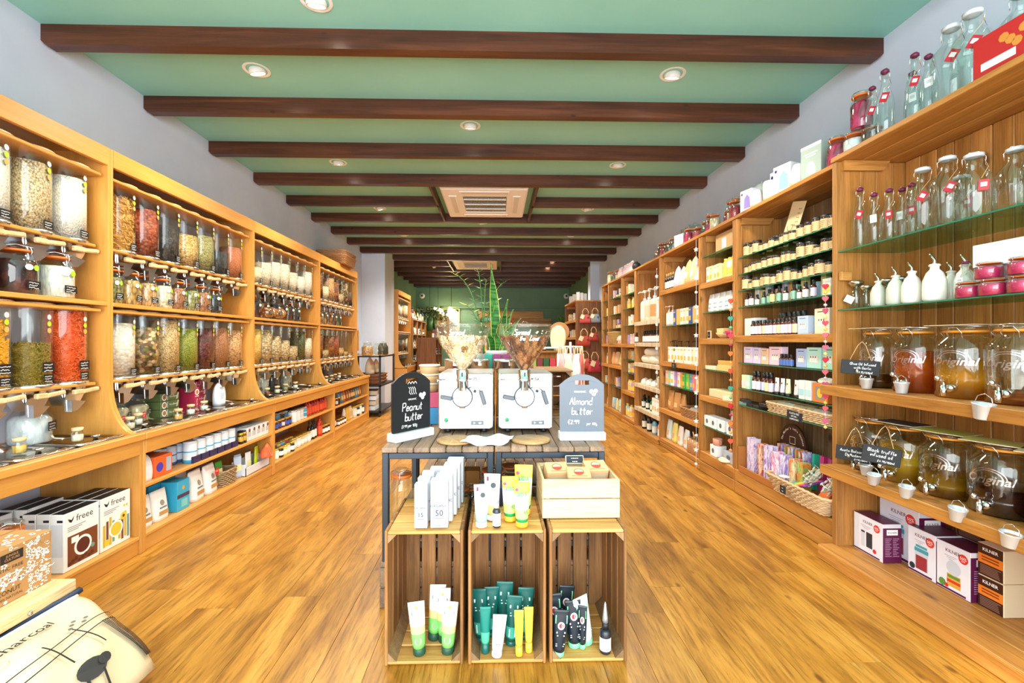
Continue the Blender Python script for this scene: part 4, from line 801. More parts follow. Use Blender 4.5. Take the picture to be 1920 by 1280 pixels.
# ================================================================ RIGHT SIDE: rustic pine shelving
XW = 2.375
UN = {'A': 'the bottle and oil bay', 'B': 'the remedy bay', 'C': 'the narrow gift bay', 'D': 'the haircare bay', 'E': 'the whitewashed bay', 'F': 'the narrow soap bay', 'G': 'the far cream bay', 'H': 'the last bay'}
def pine_unit(y0, y1, xf, label, wood_z, glass_z, topz=2.30, plinth=.2, planks=None, plinth_out=0, backm=None, xw=XW, shelfm=None, sidem=None, wx=0):
    backm = backm or GPINE; shelfm = shelfm or PINEY; sidem = sidem or PINE
    t = link('pine_shelving', None, None, (0, 0, 0)); tag(t, label, 'shelving', 'pine shelving units'); w = .034
    for ya in (y0, y1-w):
        link('front_post', MB().cbox(xf, ya, 0, xf+.05, ya+w, topz-.03, .003).mesh('front_post', [sidem]), t)
        k = 4; dx = (xw-xf-.05)/k
        for q in range(k): link('side_plank', MB().cbox(xf+.05+q*dx+.001, ya+.006, 0, xf+.05+(q+1)*dx-.001, ya+w-.006, topz-.03, .002).mesh('side_plank', [sidem]), t)
    k = 3; dx = (xw-xf+.01)/k
    for q in range(k): link('top_plank', MB().cbox(xf-.01+q*dx+.002, y0-.001, topz-.028, xf-.01+(q+1)*dx-.002, y1+.001, topz, .003).mesh('top_plank', [PINEY]), t)
    n = planks or max(2, round((y1-y0)/.1)); dy = (y1-y0-2*w)/n
    for q in range(n):
        a = y0+w+q*dy+RN.uniform(-.001, .001)*3; dp = RN.uniform(0, .004)
        link('back_plank', MB().cbox(xw-.018-dp, a+.002, .0, xw-dp, a+dy-.002, topz-.03, .003).mesh('back_plank', [backm]), t)
    link('rear_panel', MB().box(xw, y0, 0, xw+.003, y1, topz-.03).mesh('rear_panel', [mat('2a1c10', .8)]), t)
    for z in wood_z:
        b = MB(); e = wx
        link('shelf_board', MB().cbox(xf+.004-e, y0+w+.001, z-.022, xf+.16, y1-w-.001, z, .003).mesh('shelf_board', [shelfm]), t)
        link('shelf_board', MB().cbox(xf+.163, y0+w+.001, z-.022, xw-.025, y1-w-.001, z, .003).mesh('shelf_board', [shelfm]), t)
        link('shelf_lip', MB().cbox(xf-.012-e, y0+w*(1 if e else .2), z-.052, xf+.006-e, y1-w*(1 if e else .2), z+.002, .003).mesh('shelf_lip', [shelfm]), t)
    for z in glass_z: link('glass_shelf', MB().box(xf+.012, y0+w, z-.006, xw-.03, y1-w, z).box(xf+.009, y0+w, z-.006, xf+.012, y1-w, z, 1).mesh('glass_shelf', [GSH, GEDGE]), t)
    for ya, sg in ((y0+w, 1), (y1-w, -1)):
        a, b = sorted((ya, ya+sg*.022)); link('corner_block', MB().prism([(xf+.03, topz-.03), (xf+.3, topz-.03), (xf+.26, topz-.085), (xf+.03, topz-.085)], a, b, 'Y').mesh('corner_block', [PINEX]), t)
    if plinth:
        h = plinth/2
        if plinth < .1: link('plinth_board', MB().cbox(xf-plinth_out, y0, 0, xf-plinth_out+.025, y1, plinth-.003, .004).mesh('plinth_board', [PINEY]), t)
        else:
            for q in range(2): link('plinth_board', MB().cbox(xf-.004-.012*q*0, y0+.003, q*h+.003, xf+.018, y1-.003, (q+1)*h-.003, .004).mesh('plinth_board', [PINEY]), t)
        k = 4; d = (xw-.02-xf+plinth_out)/k
        for q in range(k): link('floor_board', MB().cbox(xf-plinth_out+q*d+.0015, y0+(w if not plinth_out else 0), plinth-.022, xf-plinth_out+(q+1)*d-.0015, y1-(w if not plinth_out else 0), plinth, .003).mesh('floor_board', [PINEY if q < 2 else PINEY]), t)
    return t
A_ = pine_unit(1.15, 2.60, 1.95, 'wide pine shelving bay nearest the window, holding bottles and oil dispensers', (1.005, .552), (1.768, 1.435), 2.315, .08, 15, .085, PINE, wx=.085)
for z, d in ((1.60, .06), (.47, .2)): link('batten', MB().cbox(1.96, 2.535, z, 1.96+d, 2.56, z+.05, .003).mesh('batten', [PINEX]), A_)
B_ = pine_unit(2.605, 3.745, 1.985, 'pine shelving bay full of small brown remedy jars', (1.30,), (1.942, 1.805, 1.67, 1.535, 1.08, .872, .737), 2.30, .2, 11)
C_ = pine_unit(3.75, 4.39, 1.985, 'narrow pine bay with kraft box, bowls and small gift boxes', (1.81, 1.28, .74), (2.07, 1.53, .99, .45), 2.30, .2, 5)
D_ = pine_unit(4.395, 5.48, 1.985, 'pine bay of pump bottles, pastel pouches and cartons', (1.86, 1.02, .46), (1.44, .75), 2.30, .1, 9)
E_ = pine_unit(5.485, 6.48, 1.985, 'pale whitewashed pine bay with tall pump dispensers', (1.53, 1.24, .96, .67, .34), (), 2.30, .06, 8, .03, WASH, shelfm=WASH)
F_ = pine_unit(6.485, 7.18, 1.985, 'narrow pine bay just past the whitewashed one', (1.22, .5), (1.98, 1.76, 1.5, .98, .78), 2.30, .1, 6)
G_ = pine_unit(7.185, 8.04, 1.985, 'pine bay with a large straw basket on its middle shelf', (1.22, .86), (2.0, 1.72, 1.48, .5), 2.30, .1, 7)
H_ = pine_unit(8.045, 8.54, 1.985, 'last narrow pine bay before the pillar', (1.22, .86), (2.0, 1.72, 1.48, .5), 2.30, .1, 4)

# ---- templates
def swing(name, prof, stopc, seed=0, txt='red'):
    T = Tpl(name, 'bottle'); T.part('glass_body', MB().lathe(prof, 22), [GL]); h = prof[-1][1]; r = prof[-1][0]; R_ = max(p[0] for p in prof)
    T.part('stopper', MB().lathe([(r*.9, h), (r+.003, h+.004), (r+.003, h+.014), (r*.6, h+.02), (0, h+.021)], 16), [stopc])
    T.part('wire_clip', MB().tube([(-r-.004, 0, h-.03), (-r-.006, 0, h+.0), (-r*.5, 0, h+.024), (r*.5, 0, h+.024), (r+.006, 0, h), (r+.004, 0, h-.03)], .0013, 5).tube([(r+.004, 0, h-.03), (r+.014, -.01, h-.06), (r+.004, -.02, h-.085)], .0012, 5), [STEEL])
    T.part('twine', MB().tube([(r+.002, 0, h-.012), (r+.01, -R_*.5, h-.05), (r*.6, -R_-.004, h-.1)], .001, 4), [KRAFT])
    mb = MB().cbox(-.015, -.0012, -.021, .015, .0012, .021, .0005, 0, T3(r*.6+.006, -R_-.008, h-.128, 0, 0, .35+seed)); mb.quad(-.009, -.006, .009, .01, -.0022, 1, T3(r*.6+.006, -R_-.008, h-.128, 0, 0, .35+seed))
    T.part('swing_tag', mb, [mat('b3202c', .5) if txt == 'red' else mat('e9e9ea', .5), CHW if txt == 'red' else mat('c4c6ca', .5)]); return T
slim = swing('swing_top_bottle', [(0, 0), (.032, 0), (.036, .006), (.036, .15), (.03, .19), (.016, .24), (.0135, .26), (.0135, .3)], PURP)
slim2 = swing('swing_top_bottle', [(0, 0), (.032, 0), (.036, .006), (.036, .12), (.03, .16), (.016, .21), (.0135, .23), (.0135, .265)], PURP, -.4, 'white')
flag = swing('glass_flagon', [(0, 0), (.056, 0), (.062, .008), (.062, .17), (.055, .205), (.03, .235), (.024, .25), (.026, .285)], mat('cfd2d4', .3), .2)
flag2 = swing('glass_flagon', [(0, 0), (.056, 0), (.062, .008), (.062, .14), (.055, .175), (.03, .205), (.026, .22), (.028, .25)], mat('cfd2d4', .3), -.3)
P1, P2 = 'on the upper glass shelf', 'on top of the nearest bay'
for i, (y, T, c) in enumerate(((2.50, slim, 'tall slim one at the far end'), (2.405, slim2, 'slim one with a white tag'), (2.31, slim2, 'slim one with a red tag'), (2.235, slim2, 'short slim one against the flagons'))):
    T.place((2.035+.05*(i == 3), y, 1.769), RW+.5, 'red-stoppered glass bottle %s, %s' % (P1, c), 'slim bottles on the upper glass shelf', sc=(1, 1, (1.08, 1, .97, .98)[i]), over={'swing_tag': [mat('e9e9ea', .5)] } if i == 1 else {'swing_tag': [mat('b3202c', .5)]})
slim2.place((2.15, 2.36, 1.769), RW+.3, 'swing-top glass bottle with dark red stopper standing in the second row', 'slim bottles on the upper glass shelf', sc=(1, 1, 1.05))
for i, (y, x, T, s) in enumerate(((2.14, 2.05, flag, 1.05), (2.03, 2.06, flag, 1.08), (2.1, 2.2, flag2, 1), (1.905, 2.05, flag2, 1.08), (1.79, 2.1, flag2, 1.0), (1.68, 2.07, flag2, 1.0), (1.56, 2.08, flag2, 1.1))):
    T.place((x, y, 1.769), RW+.5+.1*i, 'clear swing-top flagon with grey stopper, %s of the flagons %s' % (ORD[i], P1), 'flagons on the upper glass shelf', sc=s)
for i, (y, T, s, c) in enumerate(((2.41, slim, .98, 'slim one by the clip jars'), (2.33, slim, 1.12, 'tallest slim one'), (2.215, slim2, .98, 'one behind the tagged pair'), (2.16, slim, 1.05, 'slim one beside the wide flagons'), (2.09, slim2, 1.0, 'small one with a tag'))):
    T.place((2.03+.04*(i == 2), y, 2.316), RW+.5, 'red-capped glass bottle %s, %s' % (P2, c), 'bottles on top of the nearest bay', sc=s)
for i, (y, x) in enumerate(((2.0, 2.05), (1.91, 2.05), (1.80, 2.14), (1.74, 2.17), (1.66, 2.17))):
    flag.place((x, y, 2.316), RW+.5, 'grey-capped flagon %s, %s from the slim bottles' % (P2, ORD[i]), 'flagons on top of the nearest bay', sc=1.18 if i < 2 else 1.2)
rc = carton('red_printed_box', .3, .09, .17, mat('c22a2a', .5)); printed(rc, lambda mb: ([mb.disc(-.04+i*.022, .12-(i % 3)*.02, .018, -.0456, 1, 8) for i in range(7)], mb.disc(.1, .08, .035, -.0456, 0, 18), mb.disc(.1, .08, .03, -.0459, 2, 18), mb.quad(-.12, .03, .0, .06, -.0456, 0)), [CHW, mat('d9903c', .5), mat('c8321f', .5)])
rc.place((2.02, 1.685, 2.316), RW+.05, 'red box printed with golden rolls, on top before the grey-capped flagons')
pinkc = gr('pink card sleeve', ['c21a5a', 'd83070', 'b81858'], 30, bump=.05); coffee = gr('coffee beans', ['3a1f12', '5a3018', '7a4626'], 60)
for i, (y, x, z, s, m, c) in enumerate(((2.555, 2.05, 2.316, (.95, .95, .62), salt, 'squat blue-labelled one under the tall pink one'), (2.43+.04, 2.08, 2.316, (.9, .9, .6), coffee, 'squat one with brown beads'), (2.50, 2.045, 2.44, (.9, .9, 1.0), pinkc, 'tall pink-sleeved one standing on squat jars'))):
    jar.place((x, y, z), RW, 'clip-top jar atop the nearest bay, %s' % c, None, sc=s, over={'contents': [m]}, skip=('price_label', 'sticker'))
for i, (y, s, m, c) in enumerate(((2.68, (1.0, 1.0, .85), pinkc, 'pink labelled clip jar at the near end of the remedy bay top'), (2.76, (.9, .9, .6), coffee, 'low clip jar behind the grey-green box'))):
    jar.place((2.05+.05*i, y, 2.302), RW, c, None, sc=s, over={'contents': [m]}, skip=('price_label', 'sticker'))
# lower glass shelf
Z2 = 1.436
cr = Tpl('glass_cruet', 'bottle'); cr.part('glass_body', MB().lathe([(0, 0), (.026, 0), (.03, .004), (.03, .07), (.02, .095), (.016, .12)], 16), [GL]); cr.part('pourer_cap', MB().lathe([(.018, .115), (.034, .135), (.034, .142), (.02, .148), (0, .15)], 16), [STEEL]); cr.part('drip_tube', MB().lathe([(0, .02), (.005, .02), (.005, .12)], 8), [STEEL])
for i, (y, x) in enumerate(((2.52, 2.03), (2.45, 2.03), (2.43, 2.13), (2.36, 2.14))): cr.place((x, y, Z2), RW, 'small glass cruet with flared steel top, %s on the lower glass shelf' % ORD[i], 'glass cruets', sc=1.08 if i != 1 else .85)
pt = Tpl('paper_tag', 'tag'); pt.part('tag', MB().cbox(-.022, -.001, -.02, .022, .001, .02, .0005, 0, T3(0, 0, 0, 0, 0, .5)), [mat('dfe4ea', .5)]); pt.place((1.99, 2.52, Z2+.055), RW+.6, 'pale square paper tag tied to the first glass cruet')
ce = Tpl('ceramic_oil_bottle', 'bottle'); ce.part('body', MB().lathe([(0, 0), (.03, 0), (.037, .01), (.037, .045), (.036, .08), (.026, .11), (.014, .125), (.014, .135), (.019, .138), (.016, .144), (0, .145)], 20), [mat('d9dccf', .3, coat=.5)]); ce.part('pourer', MB().tube([(0, 0, .14), (0, 0, .16), (-.008, -.01, .185)], [.008, .005, .004], 8), [CHROME])
for i, (y, s, c) in enumerate(((2.36, .95, 'pale grey'), (2.255, 1.05, 'pale grey'), (2.165, 1.1, 'white'), (2.05, 1.2, 'white'), (1.97, 1.1, 'white'))): ce.place((2.02+.06*(i == 4), y, Z2), RW, '%s ceramic oil bottle with steel spout, %s from the cruets' % (c, ORD[i]), 'ceramic oil bottles', sc=s, over={'body': [mat('c9cfbe', .3, coat=.5)]} if i < 2 else {'body': [mat('eeebe0', .3, coat=.5)]})
for i, y in enumerate((2.11, 2.2)): ce.place((2.16, y, Z2), RW, 'white ceramic oil bottle in the second row, %s one' % ORD[i], 'rear ceramic bottles', sc=1.05, over={'body': [mat('eeebe0', .3, coat=.5)]})
slim2.place((2.04, 1.93, Z2), RW, 'short patterned swing-top bottle beside the white boxes', sc=(.9, .9, .58))
carton('white_gift_box', .2, .16, .125, mat('efece4', .5)).place((2.13, 1.80, Z2), RW, 'plain white box standing under the flat white box'); carton('white_gift_box', .34, .2, .095, mat('eef1f4', .5)).place((2.13, 1.72, Z2+.127), RW+.05, 'wide flat white box lying across the other white box')
for i, (y, z, x) in enumerate(((1.87, 0, 1.99), (1.77, 0, 1.985), (1.67, 0, 1.99), (1.80, .07, 2.0), (1.68, .07, 2.0))): jar.place((x, y, Z2+z), RW, 'squat clip jar with pink candle wax, %s %s' % (ORD[i], 'in the lower layer' if z == 0 else 'counting the upper layer too'), 'pink candle jars', sc=(.75, .75, .33), over={'contents': [mat('c0265a', .4)]}, skip=('price_label', 'sticker'))
# drink dispensers
def dispenser_tpl(R_, H_):
    T = Tpl('drinks_dispenser', 'dispenser')
    T.part('glass_body', MB().lathe([(0, 0), (R_*.93, 0), (R_, .012), (R_, H_*.66), (R_*.96, H_*.76), (R_*.7, H_*.84), (R_*.68, H_*.9)], 28), [GL])
    T.part('liquid', MB().lathe([(R_*.9, .006), (R_*.965, .014), (R_*.965, .99), (0, 1.0)], 24), [WH])
    T.part('rubber_seal', MB().lathe([(R_*.69, H_*.9), (R_*.75, H_*.91), (R_*.75, H_*.93), (R_*.7, H_*.94)], 24), [mat('d58a2a', .4)])
    T.part('lid', MB().lathe([(R_*.7, H_*.935), (R_*.76, H_*.95), (R_*.76, H_*.985), (R_*.5, H_), (0, H_)], 24), [GL])
    T.part('wire_clip', MB().tube([(-.02, -R_*.72, H_*.83), (-.024, -R_*.84, H_*.9), (-.012, -R_*.9, H_*.97), (.012, -R_*.9, H_*.97), (.024, -R_*.84, H_*.9), (.02, -R_*.72, H_*.83)], .002, 6).tube([(-R_*.72, 0, H_*.83), (-R_*.86, 0, H_*.9), (-R_*.8, -R_*.3, H_*.99), (0, -R_*.85, H_)], .002, 6).tube([(R_*.72, 0, H_*.83), (R_*.86, 0, H_*.9), (R_*.8, -R_*.3, H_*.99), (0, -R_*.85, H_)], .002, 6), [STEEL])
    mb = MB(); typed(mb, 'Original', 0, H_*.46, .034, 0, 0, None, .3, .02, 1, 'CENTER', R_+.0015)
    for k in range(15): a = PI*k/14; b_ = PI*(k+.6)/14
    arc = [(.055*math.cos(PI*k/14), H_*.53+.04*math.sin(PI*k/14)) for k in range(15)]
    for ring in (arc, [(p[0]*.8, H_*.53+(p[1]-H_*.53)*.8) for p in arc]): m2 = MB(); ribbon(m2, ring, .0035, 0, 0); m2.v = [((R_+.0015)*math.sin(v[0]/R_), -(R_+.0015)*math.cos(v[0]/R_), v[2]) for v in m2.v]; mb.add(m2.v, m2.f, 0)
    T.part('embossed_print', mb, [glass('embossed glass', 'ffffff', .5, .8, .2)], flat=True)
    tp = MB().tube([(0, -R_+.002, .045), (0, -R_-.025, .045)], [.02, .014], 12).tube([(0, -R_-.02, .045), (0, -R_-.055, .046)], .009, 10).tube([(0, -R_-.05, .06), (0, -R_-.052, .03), (0, -R_-.054, .012)], [.011, .01, .007], 10)
    T.part('tap', tp, [CHROME]); T.part('tap_lever', MB().tube([(0, -R_-.05, .058), (0, -R_-.052, .075), (0, -R_-.085, .088)], [.006, .006, .004], 8).lathe([(0, -.012), (.009, -.006), (.009, .006), (0, .012)], 10, 0, T3(0, -R_-.09, .09)), [CHROME], len(T.parts)-1)
    return T
dA, dB = dispenser_tpl(.098, .315), dispenser_tpl(.108, .285)
bk = Tpl('tin_bucket', 'bucket'); bk.part('pail', MB().lathe([(0, 0), (.02, 0), (.021, .003), (.028, .045), (.031, .05), (.031, .054), (.027, .052), (.02, .008), (0, .006)], 20), [mat('d3d8dc', .35, .6)]); bk.part('handle', MB().tube([(-.029, 0, .05), (-.022, 0, .075), (0, 0, .086), (.022, 0, .075), (.029, 0, .05)], .0014, 6), [STEEL])
def liq(c, k=.45):                       # oil: tinted see-through body with a milky share
    m = bpy.data.materials.new('oil'); m.use_nodes = True; nt = m.node_tree; N = nt.nodes.new; L = nt.links.new; b = nt.nodes['Principled BSDF']; b.inputs['Base Color'].default_value = lin(c); b.inputs['Roughness'].default_value = .1
    t = N('ShaderNodeBsdfTransparent'); q = lin(c); t.inputs[0].default_value = [min(1, x**.4*1.05) for x in q[:3]]+[1]; mx = N('ShaderNodeMixShader'); mx.inputs[0].default_value = k; L(t.outputs[0], mx.inputs[1]); L(b.outputs[0], mx.inputs[2]); L(mx.outputs[0], nt.nodes['Material Output'].inputs[0]); return m
def solidliq(c): return mat(c, .08, coat=.3)
DR = math.radians(-72)
for i, (y, c, f, s, t) in enumerate(((2.42, '3a1c06', .075, .88, 'dark oil and neck sign'), (2.19, 'c8581a', .2, .98, 'clear amber-red vinegar'), (1.955, 'e0951f', .165, 1.08, 'golden oil half way up'), (1.74, 'b85a1a', .05, 1.1, 'almost no liquid, cut by the frame'))):
    dA.place((2.07, y, 1.006), DR, 'large clip-lid glass dispenser with %s, upper oil shelf' % t, 'oil dispensers', sc=(s, s, 1), over={'liquid': [liq(c) if i else solidliq(c)]}, zs={'liquid': f})
for i, (y, c, f, t) in enumerate(((2.45, '14080a', .06, 'black balsamic vinegar, at the far end'), (2.25, 'd8a81a', .19, 'bright yellow oil filled high'), (2.035, 'b8821a', .1, 'yellow-brown oil at one third'), (1.81, '2a0708', .115, 'very dark red vinegar'), (1.59, '3a1408', .14, 'dark liquid, beyond the frame edge'))):
    dB.place((2.07, y, .553), DR, 'wide clip-lid glass dispenser with %s, lower oil shelf' % t, 'oil dispensers', over={'liquid': [liq(c) if i in (1, 2) else solidliq(c)]}, zs={'liquid': f})
for i, (x, y, z, t) in enumerate(((1.915, 2.31, 1.008, 'standing by the amber-red dispenser tap'), (1.905, 2.095, 1.008, 'standing beside the golden oil tap'), (1.86, 1.70, .955, 'hanging large at the frame edge, upper shelf'), (1.93, 2.33, .554, 'standing behind the first hanging one, lower shelf'), (1.858, 2.20, .548, 'hanging from the yellow oil tap'), (1.856, 2.02, .545, 'hanging from the yellow-brown oil tap'), (1.854, 1.79, .53, 'hanging from the dark red vinegar tap'), (1.852, 1.60, .51, 'cut by the frame edge, lower shelf'))):
    bk.place((x, y, z), RW, 'small white tin bucket %s' % t, 'tin buckets under the taps', rot=Matrix.Rotation(.12 if i > 3 or i == 2 else 0, 4, 'Y'), sc=1.15 if i == 2 else 1)
def chalk_sign(w, h, lines, strings=True, name='hanging_chalk_sign'):
    T = Tpl(name, 'sign'); T.part('board', MB().cbox(-w/2, -.004, -h/2, w/2, 0, h/2, .002), [CHALK]); mb = MB()
    for (tx, z, hh, x) in lines: hand(mb, tx, x, z, hh, -.0052, hh*.13)
    T.part('chalk_writing', mb, [CHW], flat=True)
    if strings: T.part('string', MB().tube([(-w*.3, -.002, h/2-.01), (-w*.1, .02, h/2+.08), (0, .03, h/2+.1)], .0016, 5).tube([(w*.3, -.002, h/2-.01), (w*.1, .02, h/2+.08), (0, .03, h/2+.1)], .0016, 5), [KRAFT])
    return T
chalk_sign(.165, .075, [('Olive Oil Infused', .012, .013, .01), ('with Garlic', -.008, .013, .01), ('£1.15/100ml', -.03, .012, .02)]).place((1.93, 2.37, 1.115), math.radians(-38), 'black chalk sign reading olive oil infused with garlic, on the upper oil shelf', None, rot=Matrix.Rotation(.07, 4, 'Y'))
chalk_sign(.155, .075, [('Aceto Balsamico', .008, .014, 0), ('Di Modena', -.014, .014, 0), ('£1.95/100ml', -.032, .01, .03)]).place((1.90, 2.375, .655), math.radians(-38), 'black chalk sign reading aceto balsamico, hanging before the black vinegar', None, rot=Matrix.Rotation(.06, 4, 'Y'))
chalk_sign(.15, .085, [('Black truffle', .012, .016, 0), ('infused oil', -.01, .016, 0), ('£4.95/100ml', -.033, .011, .02)]).place((1.885, 2.185, .695), math.radians(-38), 'black chalk sign reading black truffle infused oil, before the yellow oil', None, rot=Matrix.Rotation(.12, 4, 'Y'))
lp = Tpl('paper_leaflet', 'leaflet'); lp.part('sheet', MB().cbox(-.1, -.07, 0, .1, .07, .002, .0005), [mat('e9e4c0', .6)]); lp.part('print', MB().add([(-.1, -.07, .0026), (.1, -.07, .0026), (.1, .07, .0026), (-.1, .07, .0026)], [(0, 1, 2, 3)], 0), [mat('aebc5a', .6)], flat=True)
for i, (y, z, c) in enumerate(((2.40, 1.323, '2f3a2c'), (1.95, 1.323, 'd9b87a'), (2.24, .842, '3c4038'), (2.02, .842, 'b9c85a'), (1.80, .842, 'c9d47a'), (1.6, .842, 'd9d6a0'))):
    lp.place((2.04, y, z), RW+.1*i, '%s leaflet lying on the lid of a dispenser, %s' % (('dark green', 'straw coloured', 'black', 'yellow-green', 'pale green', 'cream')[i], ('upper shelf far end', 'golden oil', 'yellow oil', 'yellow-brown oil', 'dark red vinegar', 'frame edge')[i]), 'leaflets on dispenser lids', over={'print': [mat(c, .6)]})
# plinth boxes
def kbox(w, d, h, kind):
    T = carton('kitchen_jar_box', w, d, h, mat('e4e2ea', .4))
    def f(mb):
        y = -d/2-.0006; typed(mb, 'KILNER', 0, h*.82, h*.07, y, 0, bold=.01); mb.disc(w*.3, h*.8, h*.1, y, 3, 18); typed(mb, '50%', w*.3, h*.785, h*.06, y-.0005, 1); typed(mb, 'OFF', w*.3, h*.74, h*.035, y-.0005, 1)
        mb.quad(-w/2+.002, .004, w/2-.02, h*.06, y, 0)
        for i in range(3): mb.quad(-w*.25+i*.01, h*(.74-.035*i), w*.12-i*.01, h*(.75-.035*i), y, 4)
        if kind == 0: mb.quad(-.01, h*.2, .03, h*.6, y, 5); mb.quad(-.045, h*.18, -.02, h*.55, y, 6); mb.quad(-.045, h*.55, -.02, h*.6, y, 5); mb.disc(.045, h*.18, .012, y-.0002, 3, 10)
        elif kind == 1: mb.quad(-.035, h*.12, .035, h*.6, y, 6); mb.quad(-.03, h*.12, .03, h*.42, y-.0003, 7); mb.quad(-.037, h*.5, .037, h*.58, y-.0003, 8); mb.quad(-.03, h*.6, .03, h*.65, y-.0003, 8); mb.disc(-.05, h*.14, .016, y-.0003, 5, 10)
        else: mb.quad(-.028, h*.12, .035, h*.38, y, 9); mb.quad(-.028, h*.2, .035, h*.26, y-.0002, 3); mb.quad(-.025, h*.3, .032, h*.36, y-.0002, 10); mb.disc(.003, h*.52, .034, y-.0002, 6, 16); mb.disc(-.05, h*.14, .018, y-.0003, 10, 8); mb.disc(-.03, h*.11, .01, y-.0004, 3, 8)
        x = w/2+.0006; s0 = len(mb.v); mb.quad(-d/2, 0, d/2, h*.9, 0, 0); mb.quad(-d*.3, h*.72, d*.3, h*.86, -.0004, 1); typed(mb, 'KILNER', 0, h*.76, d*.11, -.0008, 0)
        for i in range(11): mb.quad(-d*.38, h*(.62-.045*i), -d*.03-(i*37 % 5)*.003, h*(.635-.045*i), -.0004, 2); mb.quad(d*.04, h*(.62-.045*i), d*.38-(i*17 % 5)*.004, h*(.635-.045*i), -.0004, 2)
        mb.v[s0:] = [(x-v[1], v[0], v[2]) for v in mb.v[s0:]]
        mb.add([(-w/2, -d/2, h+.0006), (w/2, -d/2, h+.0006), (w/2, d/2, h+.0006), (-w/2, d/2, h+.0006)], [(0, 1, 2, 3)], 0)
    printed(T, f, [mat('5a1440', .4), CHW, mat('b08aa6', .5), mat('d43226', .5), mat('9a98a4', .5), mat('2c3038', .5), mat('c8ccd6', .5), mat('9a3238', .5), mat('3f9cae', .5), mat('d9a23c', .5), mat('5a8a3a', .5)]); return T
kbox(.195, .1, .205, 0).place((2.09, 2.452, .081), RW, 'white and purple jar box with black canister picture, first on the plinth')
kbox(.24, .14, .295, 1).place((2.235, 2.40, .081), RW, 'taller white and purple box standing behind the first plinth box')
kbox(.15, .15, .228, 1).place((2.20, 2.225, .081), RW, 'white and purple box picturing a red drink in a blue-lidded jar')
kbox(.158, .13, .222, 2).place((2.19, 2.068, .081), RW, 'white and purple box picturing a layered salad jar')
ob = carton('orange_brown_box', .105, .14, .14, mat('dccba8', .5))
def f(mb):
    y = -.0706; mb.quad(-.05, .002, .05, .138, y, 0); mb.quad(-.05, .055, .05, .095, y-.0003, 1); typed(mb, 'KILNER', 0, .11, .014, y-.0006, 2, bold=.02)
    for i in range(2): mb.quad(-.035, .08-i*.012, .035, .086-i*.012, y-.0006, 3)
    for i in range(6): mb.quad(-.042, .045-i*.007, .042-(i*13 % 7)*.002, .048-i*.007, y-.0006, 4)
printed(ob, f, [mat('3a150f', .4), mat('e07a22', .5), CHW, mat('8a3a14', .5), mat('8a6a5a', .5)])
for i in range(2): ob.place((2.215, 1.925, .081+.142*i), RW, 'dark brown and orange jar box at the frame edge, %s of two stacked' % ('lower', 'upper')[i], 'orange and brown boxes')
ob2 = ob.place((2.30, 2.10, .31), RW, 'orange and brown box behind, resting on the purple topped boxes', sc=(1.3, .8, 1.1))
fo = carton('food_picture_box', .13, .1, .15, mat('e8dcc4', .5)); printed(fo, lambda mb: (mb.disc(.02, .04, .028, -.0506, 0, 14), mb.disc(-.035, .05, .016, -.0506, 1, 10), mb.disc(-.03, .1, .018, -.0506, 2, 12), mb.disc(.03, .11, .02, -.0506, 3, 12)), [mat('cf7a2c', .5), mat('5f7f3a', .5), mat('f6f2e6', .5), mat('e6c878', .5)])
fo.place((2.24, 1.95, .366), RW, 'cream box with food pictures on top of the orange and brown boxes', sc=(1, 1, .98))
# sun patch objects none; items on top of the remedy bay
def diffuser_box(c, vase): 
    T = carton('diffuser_box', .12, .1, .17, mat('eef0f4', .4)); printed(T, lambda mb: (mb.add([(-.02, -.0506, .02), (.045, -.0506, .02), (.04, -.0506, .1), (.012, -.0506, .13), (-.015, -.0506, .1)], [(0, 1, 2, 3, 4)], 0), mb.disc(-.04, .14, .009, -.0506, 1, 12), mb.quad(-.05, .145, -.0, .15, -.0506, 2)), [mat(vase, .5), mat('2a3070', .5), mat('b0b4c0', .5)]); return T
diffuser_box('', '9a8ad0').place((2.05, 3.62, 2.302), RW+.25, 'white diffuser box with purple vase picture, beside the grey kettle')
kt = Tpl('grey_domed_diffuser', 'diffuser'); kt.part('dome', MB().lathe([(0, 0), (.06, 0), (.07, .01), (.072, .05), (.074, .052), (.06, .1), (.03, .125), (.008, .132), (.008, .145), (0, .147)], 24), [mat('bcc2bd', .35)]); kt.place((2.14, 3.62, 2.40), RW, 'grey domed diffuser sitting on a carton at the remedy bay end'); carton('plain_carton', .13, .13, .097, WCARD).place((2.14, 3.62, 2.302), RW, 'low white carton supporting the grey domed diffuser')
vs_ = Tpl('white_vase_diffuser', 'diffuser'); vs_.part('vase', MB().lathe([(0, .012), (.045, .012), (.05, .02), (.04, .09), (.028, .13), (0, .135)], 20), [mat('f4f4f6', .4)]); vs_.part('wooden_base', MB().lathe([(0, 0), (.046, 0), (.046, .012)], 20), [PALE])
vs_.place((2.03, 3.50, 2.302), RW, 'small white tapered diffuser next to the purple vase box'); diffuser_box('', '7a74c4').place((2.15, 3.36, 2.302), RW+.2, 'tall white diffuser box with blue-purple vase, standing at the back', sc=(1.2, 1.1, 1.35))
cy = Tpl('white_cylinder_diffuser', 'diffuser'); cy.part('cylinder', MB().lathe([(0, .015), (.045, .015), (.046, .02), (.046, .13), (.04, .14), (0, .141)], 24), [mat('f6f6f6', .4)]); cy.part('wooden_base', MB().lathe([(0, 0), (.044, 0), (.044, .015)], 24), [PALE]); cy.place((2.03, 3.33, 2.302), RW, 'white cylindrical diffuser on a wooden base')
diffuser_box('', '8fd0cc').place((2.06, 3.17, 2.302), RW+.25, 'white diffuser box with turquoise cylinder picture', sc=(1.2, 1.1, 1.15)); vs_.place((2.035, 3.02, 2.302), RW, 'larger white tapered diffuser beside the grey-green box', sc=1.1)
